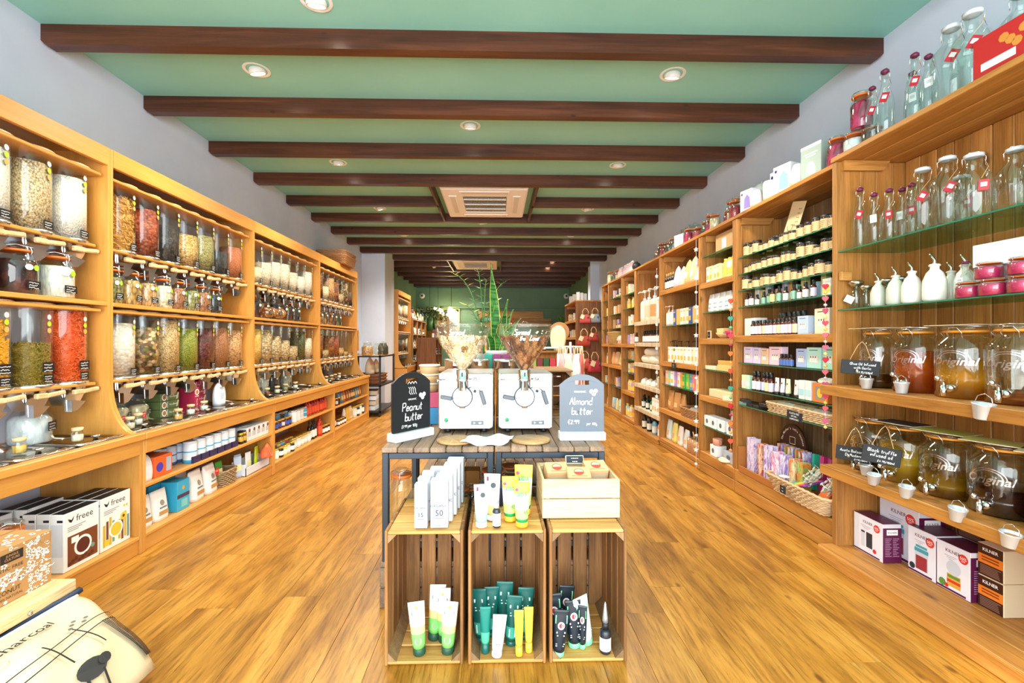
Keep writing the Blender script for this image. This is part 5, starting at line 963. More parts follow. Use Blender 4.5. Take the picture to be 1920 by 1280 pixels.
gb_ = carton('grey_green_box', .15, .11, .21, mat('9fb0a4', .5)); printed(gb_, lambda mb: (mb.add([(-.035, -.0556, .02), (.035, -.0556, .02), (.03, -.0556, .07), (.012, -.0556, .1), (-.012, -.0556, .1), (-.03, -.0556, .07)], [tuple(range(6))], 0), mb.quad(-.05, .15, .05, .157, -.0556, 0), mb.quad(-.035, .135, .035, .141, -.0556, 0), mb.quad(-.075, .19, .075, .21, -.0556, 0)), [mat('f0f2f0', .5)])
gb_.place((2.06, 2.87, 2.302), RW+.2, 'grey-green box with white vase picture by the clip jars')
def topjars(ys, z, seed, grp, fmt, mats, smin=.7, smax=1.1, x=2.06):
    r = random.Random(seed)
    for i, y in enumerate(ys): s = r.uniform(smin, smax); jar.place((x+r.uniform(-.01, .1), y, z), RW+r.uniform(-.4, .4), fmt % ORD[i], grp, sc=(s, s, s*r.uniform(.6, 1.15)), over={'contents': [mats[i % len(mats)]]}, skip=('price_label', 'sticker'))
rose = gr('rose label', ['c23a4a', 'd8606a', 'b42a3c'], 30, bump=.05); clr = GL
topjars([3.80, 3.88, 3.97, 4.06, 4.15, 4.24, 4.33], 2.302, 3, 'clip jars on the narrow gift bay', 'copper-wired clip jar with pink sleeve, %s on top of the gift bay', [pinkc, rose, cashew], .6, .9)
for i, y in enumerate((3.9, 4.02, 4.12)): jar.place((2.15, y, 2.302), RW, 'tall clear clip jar in the back row, %s on top of the gift bay' % ORD[i], 'tall jars on the gift bay', sc=(.8, .8, 1.2), skip=('price_label', 'sticker', 'contents'))
topjars([4.48, 4.6, 4.72, 4.86, 5.3, 5.4], 2.302, 5, 'clip jars on the haircare bay', 'clip-top jar, %s on top of the haircare bay', [clr, clr, rose, pinkc], .75, 1.1)
carton('white_orange_box', .14, .1, .13, mat('f0ece8', .5)).place((2.05, 4.98, 2.302), RW+.3, 'white box with orange picture on top of the haircare bay')
for i, y in enumerate((4.9, 5.12)): bigjar.place((2.16, y, 2.302), RW, 'large empty glass jar on top of the haircare bay, %s one' % ORD[i], 'large empty jars', sc=1.4, skip=('price_label', 'contents'))
topjars([5.56, 5.68, 5.8, 5.95], 2.302, 7, 'clip jars on the whitewashed bay', 'clip-top jar, %s on top of the whitewashed bay', [rose, coffee, clr], .8, 1.3)
bl = Tpl('black_ball_vase', 'vase'); bl.part('ball', MB().lathe([(0, 0), (.035, .003), (.065, .03), (.072, .065), (.06, .105), (.025, .128), (.02, .138), (0, .138)], 20), [mat('26282a', .5)]); bl.place((2.05, 6.62, 2.302), 0, 'round black ball vase on top of the shelving', sc=.9)
pink_b = bottle_tpl('pink_bottle', .034, .17, mat('e7b3bf', .3), mat('f0d8dc', .4), mat('e9e3e6', .3), .03, .5); line(pink_b, 2.05, 6.8, .085, 6, 2.302, 'pale pink bottle, %s in the row beyond the black ball vase', 'pink bottles on top', rz=RW)
line(pink_b, 2.05, 7.35, .085, 3, 2.302, 'cream bottle, %s beyond the pink ones', 'cream bottles on top', rz=RW)
topjars([7.62, 7.72, 7.82, 7.93, 8.05, 8.2, 8.35], 2.302, 8, 'clip jars on the last bays', 'clip-top jar with copper wire, %s on the last bays', [clr, cashew, clr, rose], .8, 1.25)

# ---------------- remedy bay (B)
ajar = jar_tpl('remedy_jar', .034, .075, AMB, mat('ddc08c', .6), mat('1a1a1a', .45), .018, 'jar', 18, .9, (.1, .74))
ajar.part('label_print', (lambda m: ([ribbon(m, [(-.02+.0+j*.003, .045-i*.009) for j in range(13-(i*5 % 4))], .0022, -.0346) for i in range(4)], m)[1])(MB()), [mat('7a6440', .6)], flat=True)
def shelf_run(z, y0, y1, seed, fmt, grp, T, smin, smax, x=2.035, gap=.006, rad=.034, cols=None, part='body', slot=1):
    r = random.Random(seed); y = y1-.01; i = 0
    while True:
        s = r.uniform(smin, smax); 
        if y-2*rad*s < y0: break
        y -= rad*s
        ov = None; cn = None
        if cols: c = r.choice(cols); ov = {part: [None]*slot+[mat(c[0], .4)]}; cn = c[1]
        if i < 20: T.place((x+r.uniform(0, .02), y, z), RW+r.uniform(-.15, .15), fmt % ((cn, ORD[i]) if cols else ORD[i]), grp, sc=(s, s, s*r.uniform(.8, 1.35) if smin != smax else s), over=ov)
        y -= rad*s+gap; i += 1
for q, z in enumerate((1.943, 1.806, 1.671)):
    nm = ('top', 'second', 'third')[q]
    shelf_run(z, 2.66, 3.7, 20+q, 'amber jar with black lid and buff label, %s from far end, '+nm+' remedy shelf', 'amber jars on the %s remedy shelf' % nm, ajar, .78, 1.15, gap=.004)
    shelf_run(z, 2.66, 3.66, 40+q, 'amber jar in the rear row, %s from far end, '+nm+' remedy shelf', 'rear amber jars on the %s remedy shelf' % nm, ajar, .85, 1.2, x=2.13, gap=.03)
lf = Tpl('leaning_card_sign', 'sign'); mb = MB().cbox(-.075, -.003, 0, .075, 0, .27, .001); lf.part('card', mb, [mat('e2c795', .6)])
mb = MB(); [mb.quad(-.06, .04+i*.02, -.06+.03+(i*7 % 4)*.01, .052+i*.02, -.0036, 0) for i in range(4)]; ribbon(mb, [(-.045+.022*math.cos(a/3), .14+.035*math.sin(a/3)) for a in range(8, 20)], .006, -.0036, 0); pass
mb.v = [(v[0], v[1], v[2]) for v in mb.v]; mb2 = MB(); [hand(mb2, '~~', .035, .06+.03*i, .02, -.0036) for i in range(6)]; ribbon(mb2, [(-.02+.028*math.cos(a/3), .09+.03*math.sin(a/3)) for a in range(9, 22)], .007, -.0036); ribbon(mb2, [(-.02+.05*k/6, .1+.008*(k % 2)) for k in range(7)], .006, -.0036)
lf.part('print', mb2, [mat('8a6436', .6)], flat=True); lf.place((2.11, 3.24, 1.99), RW, 'buff card sign leaning on the amber jars, top remedy shelf', rot=Matrix.Rotation(.25, 4, 'Y') @ Matrix.Rotation(-.15, 4, 'X'))
drop = bottle_tpl('dropper_bottle', .017, .085, AMB, mat('eeeae6', .5), BLK, .03, .45, n=12, lab=(.08, .55), sh=.6)
minic = carton('small_carton', .04, .04, .1, mat('efe9e0', .5)); printed(minic, lambda mb: mb.quad(-.019, .02, .019, .055, -.0206, 0), [mat('d9dfe2', .5)])
PAST = [('e6a56a', 'peach'), ('8fc0a4', 'green'), ('f0ead8', 'cream'), ('d8c8e0', 'lilac'), ('f0c8c8', 'pink'), ('f0f0ee', 'white'), ('e9d98a', 'yellow'), ('a9c8e0', 'blue')]
shelf_run(1.536, 2.8, 3.68, 50, '%s labelled dropper bottle, %s from far end, fourth remedy shelf', 'dropper bottles on the fourth remedy shelf', drop, 1, 1.15, x=2.03, rad=.019, gap=.03, cols=PAST)
shelf_run(1.536, 2.80, 3.62, 51, '%s carton, %s from far end, behind the droppers', 'cartons behind the dropper bottles', minic, 1.0, 1.1, x=2.09, rad=.025, gap=.014, cols=PAST, part='carton', slot=0)
minic.place((2.05, 2.745, 1.536), RW, 'yellow and white carton beside the heart garland, fourth remedy shelf', sc=(1.8, 1.3, 1.05), over={'print': [mat('efd86a', .5)]})
carton('white_tester_carton', .15, .1, .14, mat('f3f0ea', .5)).place((2.09, 3.62, 1.302), RW, 'white carton with orange edge at the far end of the wooden shelf')
tall = bottle_tpl('tall_dropper_bottle', .019, .115, AMB, mat('f0eeec', .5), BLK, .04, .5, n=12, lab=(.1, .62), sh=.68)
line(tall, 2.025, 3.03, .046, 12, 1.302, '%s labelled tall dropper bottle, %s on the wooden remedy shelf', 'tall dropper bottles on the wooden shelf', [('e8d8a8', 'straw'), ('e8c8d0', 'pink'), ('dcd8f0', 'lilac'), ('eef0f0', 'white')], 'body', 1, 1, RW)
line(tall, 2.08, 3.02, .052, 6, 1.302, 'tall black-capped bottle, %s in the row behind', 'black-capped bottles behind', None, 'body', 1, 1.4, RW)
def setbox(w, h, c): 
    T = carton('remedy_gift_set', w, .05, h, mat(c, .5)); printed(T, lambda mb: (mb.quad(-w*.3, h*.28, w*.3, h*.6, -.0256, 0), [mb.quad(-w*.24+i*w*.17, h*.3, -w*.24+i*w*.17+w*.1, h*.5, -.026, 1) for i in range(3)], [mb.quad(-w*.22+i*w*.17, h*.5, -w*.22+i*w*.17+w*.06, h*.58, -.026, 2) for i in range(3)], mb.quad(-w*.3, h*.85, w*.3, h*.88, -.0256, 2)), [mat('e9ded0', .5), mat('f6f4f2', .5), mat('2a2422', .5)]); return T
setbox(.1, .12, 'bcd0e8').place((2.04, 2.95, 1.302), RW, 'pale blue gift set carton on the wooden remedy shelf'); setbox(.13, .16, 'f0e2c4').place((2.06, 2.80, 1.302), RW, 'cream gift set carton at the near end of the wooden shelf')
for i, (y, c, t, w, h) in enumerate(((3.62, 'd8cce8', 'lilac', .12, .13), (3.50, 'd4c8e6', 'pale violet', .1, .125), (3.395, 'efc09a', 'peach', .09, .12), (3.26, 'ecc8d4', 'pink', .15, .135), (2.98, 'a8b8e0', 'blue', .1, .125), (2.86, 'b4dcd0', 'mint', .13, .135), (2.71, 'a8dcc8', 'green', .14, .14))):
    setbox(w, h, c).place((2.05, y, 1.081), RW, '%s gift set carton with bottle window, below the wooden shelf' % t)
line(drop, 2.025, 3.06, .035, 4, 1.081, 'blue labelled roller bottle, %s between the gift sets', 'roller bottles', [('5a7ac0', '')], 'body', 1, .95, RW) if 0 else [drop.place((2.02, 3.07+.035*i, 1.081), RW, 'blue labelled roller bottle, %s between the gift sets' % ORD[i], 'roller bottles', over={'body': [None, mat('4f6fb4', .5)]}) for i in range(4)]
Z7 = .873
for i, (y, c, t) in enumerate(((3.66, 'f0e2b8', 'cream'), (3.60, 'bfe6cc', 'mint'))): minic.place((2.03, y, Z7), RW, '%s carton with black marks, far end of the spray shelf' % t, sc=(1.35, 1, 1.1), over={'carton': [mat(c, .5)]})
spray = bottle_tpl('spray_bottle', .021, .15, AMB, mat('eeeef4', .5), mat('15151a', .4), .05, .55, n=14, lab=(.08, .5), sh=.58)
line(spray, 2.025, 3.30, .052, 5, Z7, '%s labelled spray bottle, %s on the spray shelf', 'spray bottles', [('d8d0ea', 'lilac'), ('e8d8a0', 'straw'), ('c8d4ee', 'pale blue'), ('e0d0e8', 'mauve'), ('f0f0f0', 'white')], 'body', 1, 1, RW)
def tube_tpl(name, w, h, bodyc, capc, bands=(), capup=False, caph=.02):
    """squeeze tube standing on its cap: round at the cap, flat crimp on top; bands = (from, to, material)"""
    T = Tpl(name, 'tube'); rings = []; n = 20; K = 12; mm = []
    mats = [bodyc]+[b[2] for b in bands]
    for k in range(K+1):
        t = k/K; rx = (w*.36+(w*.5-w*.36)*t**.7); ry = w*.36*(1-t**1.5)+.0016
        if k == K: ry = .0014
        rings.append([(rx*math.cos(2*PI*i/n), ry*math.sin(2*PI*i/n), caph+(h-caph-.008)*t) for i in range(n)])
    rings.append([(w*.5*math.cos(2*PI*i/n), .0014*math.sin(2*PI*i/n), h) for i in range(n)])
    for k in range(len(rings)-1):
        z = (k+.5)/K; m_ = 0
        for bi, b in enumerate(bands):
            if b[0] <= z <= b[1]: m_ = bi+1
        mm.append(m_)
    T.part('tube', MB().loft(rings, mm), mats)
    T.part('cap', MB().lathe([(0, 0), (w*.35, 0), (w*.37, .002), (w*.37, caph-.001), (w*.3, caph)], 18), [capc]); T.w = w; T.h = h; return T
def tprint(T, fn, mats):
    mb = MB(); fn(mb); w, h = T.w, T.h
    mb.v = [(v[0], v[1]-(w*.36*max(0, 1-(max(0, min(1, (v[2]-.02)/(h-.028))))**1.5)+.0022)*math.sqrt(max(.0, 1-(v[0]/(w*.52))**2)), v[2]) for v in mb.v]; T.part('print', mb, mats, flat=True); return T
ct = tube_tpl('cream_tube', .045, .12, mat('efe9ea', .4), BLK); tprint(ct, lambda mb: (mb.disc(0, .085, .007, 0, 0, 10), mb.quad(-.012, .05, .012, .055, 0, 0)), [mat('333', .5)] if 0 else [mat('333333', .5)])
for i, (y, c, t) in enumerate(((3.235, 'ecd8dc', 'pink'), (3.17, 'e4dcf0', 'lilac'), (3.11, 'e9ecb8', 'pale yellow'), (3.02, 'f0d4d0', 'rose'))): ct.place((2.025, y, Z7), RW, '%s hand cream tube with black cap on the spray shelf' % t, sc=1.0, over={'tube': [mat(c, .4)]})
for i, (y, c, t) in enumerate(((2.955, 'a8d4de', 'first'), (2.89, 'b8dce4', 'second'), )): minic.place((2.03, y, Z7), RW, 'white carton with blue-green base beside the tubes, %s one' % t, 'white and blue cartons', sc=(1.4, 1, 1.25), over={'print': [mat(c, .5)]})
oc2 = carton('orange_soap_box', .13, .09, .12, mat('e07a34', .5)); printed(oc2, lambda mb: (mb.quad(-.04, .02, .04, .1, -.0456, 0), mb.disc(0, .06, .024, -.0462, 1, 16, rz=.03)), [mat('8a8a80', .5), mat('f0c040', .5)])
oc2.place((2.05, 2.775, Z7), RW, 'orange box with a yellow oval at the near end of the spray shelf'); pouch_tpl('cloth_bundle', .14, .08, .035, mat('d8d0c4', .8), roundtop=True, cat='cloth').place((2.05, 2.76, Z7+.121), RW, 'small grey cloth bundle resting on the orange box')
for i in range(11):
    r = random.Random(i); c = r.choice(['1c1a1a', '1c1a1a', 'b98a68', '6f8f84', '2a2624']); carton('soap_box', .09, .06, .024, mat(c, .5)).place((2.03+.07*(i % 2), 3.66-.095*(i//2 % 5), .7375+.0245*(i//5 if i < 10 else 1)), RW+r.uniform(-.2, .2), '%s flat soap box in the low pile, %s from its end' % ({'1c1a1a': 'black', '2a2624': 'dark brown', 'b98a68': 'kraft', '6f8f84': 'grey-green'}[c], ORD[i]), 'flat soap boxes')
wt = wicker('wicker_tray', .36, .17, .075, '', WICKL, 1.12, 6, n=40)
soapm = mat('e8d6c4', .6)
for i, y in enumerate((3.17, 2.84)):
    wt.place((2.085, y, .738), RW, 'pale wicker tray of wrapped soaps, %s one on the low glass shelf' % ('farther', 'nearer')[i], 'wicker trays of soap', sc=(.85 if i == 0 else .95, .95, 1))
    for j in range(5): carton('wrapped_soap', .05, .07, .03, mat(('e8d6c4', 'd8b898', 'ece4da')[j % 3], .6)).place((2.08, y-.12+.06*j, .752+.02), RW+.1*j, 'wrapped soap bar in the %s wicker tray, %s along' % (('farther', 'nearer')[i], ORD[j]), 'soap bars in the wicker trays', rot=Matrix.Rotation(.5, 4, 'X'))
chalk_sign(.135, .065, [('PLASTIC FREE', .011, .011, 0), ('- NATURAL -', -.007, .01, 0), ('SHAMPOO BARS', -.026, .01, 0)], False, 'chalk_card').place((1.99, 2.99, .755), RW+.12, 'black chalk card with white capitals clipped before the wicker trays', rot=Matrix.Rotation(.06, 4, 'Y'))
# incense: arch sign and patterned packets
arch = Tpl('incense_display_sign', 'sign'); pts = [(-.19, 0), (.19, 0), (.19, .25)]+[(.15*math.cos(math.radians(a)), .26+.16*math.sin(math.radians(a))) for a in range(0, 181, 12)]+[(-.19, .25)]
arch.part('board', MB().prism(pts, -.006, .006, 'Y'), [mat('3a1d10', .5)])
def aw(mb):
    for k, chh in enumerate("The Mother's India Incense"):
        a = math.radians(168-k*6.2)
        if chh != ' ': m2 = MB(); typed(m2, chh, 0, 0, .019, 0, 0, bold=.02); mb.add([(v[0], v[1], v[2]) for v in m2.v], m2.f, 0, False, Matrix.Translation((.118*math.cos(a), -.0068, .26+.118*math.sin(a))) @ Matrix.Rotation(-(a-PI/2), 4, 'Y'))
    hand(mb, 'fairtrade vegan plastic free', 0, .235, .010, -.0068, .0014); mb.quad(-.032, .27, .032, .325, -.0066, 0); mb.quad(-.029, .273, .029, .322, -.007, 1)
printed(arch, aw, [mat('e8d6bc', .6), mat('3a1d10', .5)]); arch.place((2.225, 3.36, .215), RW, 'dark brown arched incense display sign with cream lettering')
def marble(name, cols, sc_=9):
    m = wood(name, [(i/(len(cols)-1)*.5+.25, c) for i, c in enumerate(cols)], 'Z', sc_, .5, .45, .02, 0); m.node_tree.nodes['Noise Texture'].inputs['Distortion'].default_value = 3.5; return m
MAR = [(marble('marbled violet', ['f0dc9a', 'c8a0d0', 'e8e0f0', '8a70c0', 'f2e6c8']), 'cream and violet'), (marble('marbled orange', ['e86a3a', 'f4dcc0', 'c23a3a', 'f0b070']), 'red and orange'), (marble('marbled pink', ['f4d8e4', 'd06aa8', 'f8f0f4', 'a84a98']), 'pink'), (marble('marbled lilac', ['dcd0f0', '8a6ac0', 'f0eaf8', 'e0a0c0']), 'lilac'), (marble('marbled amber', ['f0a050', 'd86a3a', 'f4e0b0', '8a9a5a']), 'amber'), (marble('marbled green', ['3f9a5a', 'e07a30', '8ac06a', '2a7a50']), 'green and orange')]
inc = Tpl('incense_packet', 'packet'); inc.part('packet', MB().cbox(-.0065, -.03, 0, .0065, .03, .265, .001), [WH])
j = 0
for gi, (ya, n, mi, h, xx) in enumerate(((3.62, 7, 0, 1.0, 2.05), (3.475, 4, 1, .93, 2.055), (3.37, 6, 3, .98, 2.04), (3.245, 5, 2, .92, 2.02), (3.165, 4, 3, .9, 2.035), (3.09, 4, 4, .88, 2.05), (3.02, 4, 5, .85, 2.06))):
    for k in range(n): inc.place((xx, ya-.014*k, .217), RW+RN.uniform(-.02, .02), '%s marbled incense packet, %s in the %s bundle of the tray' % (MAR[mi][1], ORD[k], ORD[gi]), 'marbled incense packets', sc=(1, 1, h*RN.uniform(.98, 1.02)), over={'packet': [MAR[mi][0]]})
for k in range(8): inc.place((2.15, 3.38-.04*k, .217), RW, '%s marbled incense packet, %s in the rear row before the arched sign' % (MAR[(k*2+1) % 6][1], ORD[k]), 'rear incense packets', sc=(1.2, 1, 1.02), over={'packet': [MAR[(k*2+1) % 6][0]]})
dt = Tpl('incense_tray', 'tray'); dt.part('tray', MB().cbox(-.34, -.09, 0, .34, .09, .012, .003).cbox(-.34, -.1, 0, .34, -.09, .05, .002).cbox(-.345, -.1, 0, -.335, .1, .2, .002).cbox(.335, -.1, 0, .345, .1, .055, .002).box(-.34, .09, 0, .34, .1, .2), [mat('a8672f', .5)]); dt.place((2.07, 3.32, .2005), RW, 'brown wooden tray holding the marbled incense packets')
wbk = wicker('wicker_display_basket', .50, .26, .12, '', WICKL, 1.22, 9, n=60, amp=.007, rtube=.007); wbk.place((2.09, 2.93, .203), RW, 'pale wicker basket with colourful packets at the foot of the remedy bay')
inc2 = Tpl('coloured_incense_box', 'packet'); inc2.part('packet', MB().cbox(-.011, -.02, 0, .011, .02, .24, .001), [WH])
for i, (y, c, t, l) in enumerate(((3.02, '2fae8a', 'green', .5), (2.97, 'c03a78', 'magenta', .42), (2.94, 'b83070', 'magenta', .4), (2.90, 'a82a64', 'dark pink', .38), (2.87, 'b03a70', 'pink', .4), (2.82, '2a90c0', 'blue', .3), (2.79, '2488ba', 'blue', .3), (2.76, '1f7cae', 'deep blue', .3))):
    inc2.place((2.15+.012*(i % 2), y, .25), RW, '%s incense box leaning in the wicker basket, %s of them' % (t, ORD[i]), 'boxes leaning in the wicker basket', over={'packet': [mat(c, .5)]}, rot=Matrix.Rotation(-l*.5, 4, 'Y') @ Matrix.Rotation(-.2, 4, 'X'))
for i in range(4): inc2.place((2.03, 2.80-.02*i, .28), RW, 'orange incense box leaning at the near end, %s of four' % ORD[i], 'orange incense boxes', over={'packet': [mat('e0703a', .5)]}, rot=Matrix.Rotation(.45, 4, 'Y') @ Matrix.Rotation(-.35, 4, 'X'), sc=.8)
rb_ = bpy.data.materials.new('rainbow'); rb_.use_nodes = True; nt_, b_, N_, L_2 = nodes(rb_); tc_ = N_('ShaderNodeTexCoord'); sp_ = N_('ShaderNodeSeparateXYZ'); L_2(tc_.outputs['Generated'], sp_.inputs[0]); rr_ = ramp(nt_, [(0, 'f0f0f0'), (.2, '50b8d8'), (.4, '58b858'), (.55, 'f0d840'), (.7, 'f09030'), (.85, 'e04060'), (1, '8850b0')]); L_2(sp_.outputs[0], rr_.inputs[0]); L_2(rr_.outputs[0], b_.inputs['Base Color'])
rp_ = Tpl('rainbow_packet', 'packet'); rp_.part('packet', MB().cbox(-.12, -.07, 0, .12, .07, .01, .002), [rb_]); rp_.place((2.03, 2.97, .31), RW, 'rainbow coloured flat packet lying in the wicker basket', rot=Matrix.Rotation(-.25, 4, 'Y') @ Matrix.Rotation(.2, 4, 'X'))
sage = Tpl('sage_bundle', 'bundle'); mb = MB(); r_ = random.Random(4)
for i in range(60): a = r_.uniform(0, 2*PI); q = r_.uniform(.0, .032); t = r_.uniform(0, 1); mb.lathe([(0, -.016), (.006, -.006), (.006, .006), (0, .016)], 5, 0, T3(q*math.cos(a), q*math.sin(a), .02+t*.11, r_.uniform(0, 6), r_.uniform(-.5, .5)))
sage.part('leaf_mass', mb, [mat('b9b8a4', .9)], kind='stuff'); sage.part('cotton_tie', MB().tube([(.034*math.cos(k*.7), .034*math.sin(k*.7), .02+.005*k) for k in range(24)], .0015, 4), [WH])
for i, (x, y) in enumerate(((1.98, 2.90), (1.975, 2.73))): sage.place((x, y, .33), RW, 'pale grey sage bundle in the wicker basket, %s one' % ('farther', 'nearer')[i], 'sage bundles', rot=Matrix.Rotation(.6, 4, 'Y') @ Matrix.Rotation(-.4, 4, 'X'), sc=1.1)
chalk_sign(.06, .05, [('~~', .006, .01, 0), ('~~', -.014, .011, 0)], False, 'chalk_card').place((1.905, 2.98, .27), RW, 'small black chalk card on the front of the wicker basket')
dsc = Tpl('round_white_card', 'card'); dsc.part('card', MB().lathe([(0, 0), (.035, 0), (.035, .003), (0, .003)], 18), [mat('f2ede2', .6)]); dsc.place((1.96, 3.05, .335), 0, 'round cream card lying on the rainbow packet'); 
# ---------------- garlands
HEART = [(.0, -.5), (.45, -.02), (.48, .25), (.3, .45), (.1, .42), (0, .27), (-.1, .42), (-.3, .45), (-.48, .25), (-.45, -.02)]
STAR = [(.5*math.cos(math.radians(90+36*k))*(1 if k % 2 == 0 else .45), .5*math.sin(math.radians(90+36*k))*(1 if k % 2 == 0 else .45)) for k in range(10)]
heart_me = {}
def garland(x, y, z0, z1, n, cols, shape, size, label, alt=True, stringc=KRAFT):
    t = link('hanging_garland', None, None, (x, y, z1)); tag(t, label, 'garland')
    link('string', MB().tube([(0, 0, 0), (.003, .002, -(z1-z0)*.5), (0, 0, -(z1-z0))], .0015, 4).mesh('string', [stringc]), t)
    for k in range(n):
        c = cols[k % len(cols)]; key = (shape, size, c, k % 2 if alt else 0)
        if key not in heart_me:
            if alt and k % 2: heart_me[key] = MB().lathe([(0, -size*.3), (size*.25, -size*.15), (size*.3, 0), (size*.25, size*.15), (0, size*.3)], 10).mesh('bead', [mat(c, .6)])
            else: heart_me[key] = MB().prism([(p[0]*size, p[1]*size) for p in (HEART if shape == 'heart' else STAR)], -size*.14, size*.14, 'Y').mesh(shape, [mat(c, .6)])
        o = link('bead' if alt and k % 2 else shape, heart_me[key], t); o.location = (0, 0, -(z1-z0)*(k+.7)/n); o.rotation_euler = (0, 0, math.radians(-55)+RN.uniform(-.5, .5))
    return t
HC = ['d8553a', 'e08a50', '3f9a86', '6ab08a', 'c8283c', 'b02858', 'd87a3a', 'e0a050']
garland(1.945, 3.735, .33, 1.64, 18, HC, 'heart', .045, 'colourful string of felt hearts and beads between the remedy and gift bays')
garland(1.93, 2.625, .74, 1.60, 24, ['c8283c', 'e0b850', 'd8606a', 'c0b0b8', 'b84a6a', 'e8c878'], 'heart', .034, 'dense string of tiny birds and hearts on the upright of the nearest bay')
garland(1.945, 4.39, .02, 2.25, 16, ['f0ece4'], 'star', .05, 'white string of wooden stars down the haircare bay upright', True, WH)
garland(1.945, 5.48, .4, 2.15, 12, ['f0ece4'], 'star', .05, 'white string of wooden stars down the whitewashed bay upright', True, WH)

# ---------------- gift bay (C)
def cols_line(T, x, y0, dy, n, z, fmt, grp, cols, part, slot, sc=1): line(T, x, y0, dy, n, z, fmt, grp, cols, part, slot, sc, RW)
carton('kraft_box', .3, .16, .17, mat('d0a873', .6)).place((2.13, 4.06, 2.071), RW, 'kraft cardboard box with white square on the top glass shelf of the gift bay')
Tpl('white_note', 'note').part('note', MB().cbox(-.04, -.001, 0, .04, 0, .09, .0003), [WH]).place((2.048, 4.05, 2.10), RW, 'white square note stuck to the kraft box')
lot = bottle_tpl('lotion_bottle', .032, .17, mat('f2ead8', .4), mat('f0c85a', .5), mat('f0c040', .4), .035, .6, sh=.74)
cols_line(lot, 2.05, 3.86, .075, 3, 1.812, '%s lotion bottle, %s on the second gift shelf', 'lotion bottles', [('f4d890', 'yellow'), ('f2ead8', 'cream'), ('f0b860', 'orange')], 'body', 0, 1.05)
minb = carton('tall_carton', .06, .06, .15, mat('f2e8c8', .5)); printed(minb, lambda mb: (mb.quad(-.02, .03, .02, .07, -.0306, 0), mb.quad(-.02, .12, .02, .13, -.0306, 0)), [mat('e8b850', .5)])
cols_line(minb, 2.04, 4.08, .068, 4, 1.812, '%s tall carton, %s on the second gift shelf', 'tall cartons on the gift bay', [('f4e4b0', 'pale yellow'), ('f0ece2', 'white')], 'carton', 0, 1)
wpch = pouch_tpl('spotted_pouch', .09, .05, .17, mat('f0efea', .5), lambda mb: [mb.disc(-.02+.02*(i % 3), .04+.04*(i//3), .008, 0, 0, 8) for i in range(6)], [mat('8fb0b8', .5)])
for i in range(5): wpch.place((2.05, 3.86+.105*i, 1.532), RW, 'white spotted pouch, %s on the third gift shelf' % ORD[i], 'white spotted pouches')
bowl = Tpl('pink_bowl', 'bowl'); bowl.part('bowl', MB().lathe([(0, 0), (.03, 0), (.06, .03), (.075, .065), (.07, .066), (.055, .033), (0, .012)], 24), [mat('c23060', .4)]); bowl.place((2.06, 3.90, 1.282), 0, 'pink bowl on the middle wooden shelf of the gift bay')
bowl.place((2.08, 4.1, 1.282), 0, 'pale wooden bowl beside the pink bowl', over={'bowl': [PALE]}, sc=(1, 1, .8)); carton('soap_bar_box', .12, .08, .04, mat('e8c88a', .5)).place((2.07, 4.09, 1.335), RW, 'pale yellow soap box resting in the wooden bowl')
fr = Tpl('small_chalk_frame', 'frame'); fr.part('frame', MB().cbox(-.035, -.006, 0, .035, .006, .075, .003), [PALE]); mb = MB().quad(-.027, .008, .027, .067, -.0066, 0); hand(mb, '~~', 0, .03, .013, -.0072, None, 1); fr.part('slate', mb, [CHALK, CHW], flat=True); fr.place((2.02, 4.27, 1.282), RW, 'small pale frame with chalk price at the far end of the gift shelf')
bx = carton('flat_box', .24, .12, .035, mat('e8c27a', .5)); bx.place((2.07, 3.98, .991), RW, 'honey coloured flat box, bottom of the two on the fifth gift shelf', sc=(1, 1, 1.6)); bx.place((2.08, 3.97, .991+.058), RW+.1, 'darker flat box lying on top of the honey coloured one', over={'carton': [mat('d8a050', .5)]}); bx.place((2.07, 4.24, .991), RW, 'cream flat box at the far end of the fifth gift shelf', sc=(.8, 1, 1), over={'carton': [mat('ecdcb8', .5)]})
bx.place((2.08, 4.05, .742), RW, 'long buff box with red mark on the lower wooden gift shelf', sc=(1.7, 1.2, 2.0), over={'carton': [mat('e6cfa4', .5)]}); bx.place((2.04, 3.88, .742), RW+.3, 'small cream box before the long buff box', sc=(.6, .7, 1.0), over={'carton': [mat('efdcc0', .5)]})
wbox = carton('white_window_box', .11, .1, .1, mat('f0f1f3', .5)); printed(wbox, lambda mb: mb.disc(0, .05, .022, -.0506, 0, 14), [mat('5a6478', .5)])
for i, (y, z, t) in enumerate(((3.86, .451, 'bottom near'), (4.02, .451, 'second'), (4.16, .451, 'third'), (4.28, .451, 'far'), (3.87, .552, 'upper'))): wbox.place((2.05+.05*(i == 4), y, z), RW, 'white box with round dark window on the low glass gift shelf, %s one' % t, 'white window boxes')
wbox.place((2.04, 4.14, .202), RW, 'white box under the pink cup on the gift bay floor'); wbox.place((2.06, 3.90, .202), RW, 'grey-blue box on the gift bay floor', over={'carton': [mat('a8b4c4', .5)]}, sc=(1.6, 1, .9))
cup = Tpl('pink_mug', 'mug'); cup.part('mug', MB().lathe([(0, 0), (.035, 0), (.042, .01), (.042, .06), (.038, .06), (.036, .01), (0, .008)], 20), [mat('c98a72', .5)]); cup.part('handle', MB().tube([(.04, 0, .05), (.065, 0, .045), (.065, 0, .02), (.04, 0, .015)], .005, 8), [mat('c98a72', .5)]); cup.place((2.03, 4.13, .303), RW, 'dusty pink mug standing on the white box'); cup.place((2.02, 3.82, .52), RW, 'second dusty pink mug beside the window boxes', sc=.9)
clth = pouch_tpl('folded_cloth', .16, .12, .03, mat('e8c8b0', .8), roundtop=True, cat='cloth'); clth.place((2.02, 3.95, .2015), RW, 'peach folded cloth at the front of the gift bay floor')
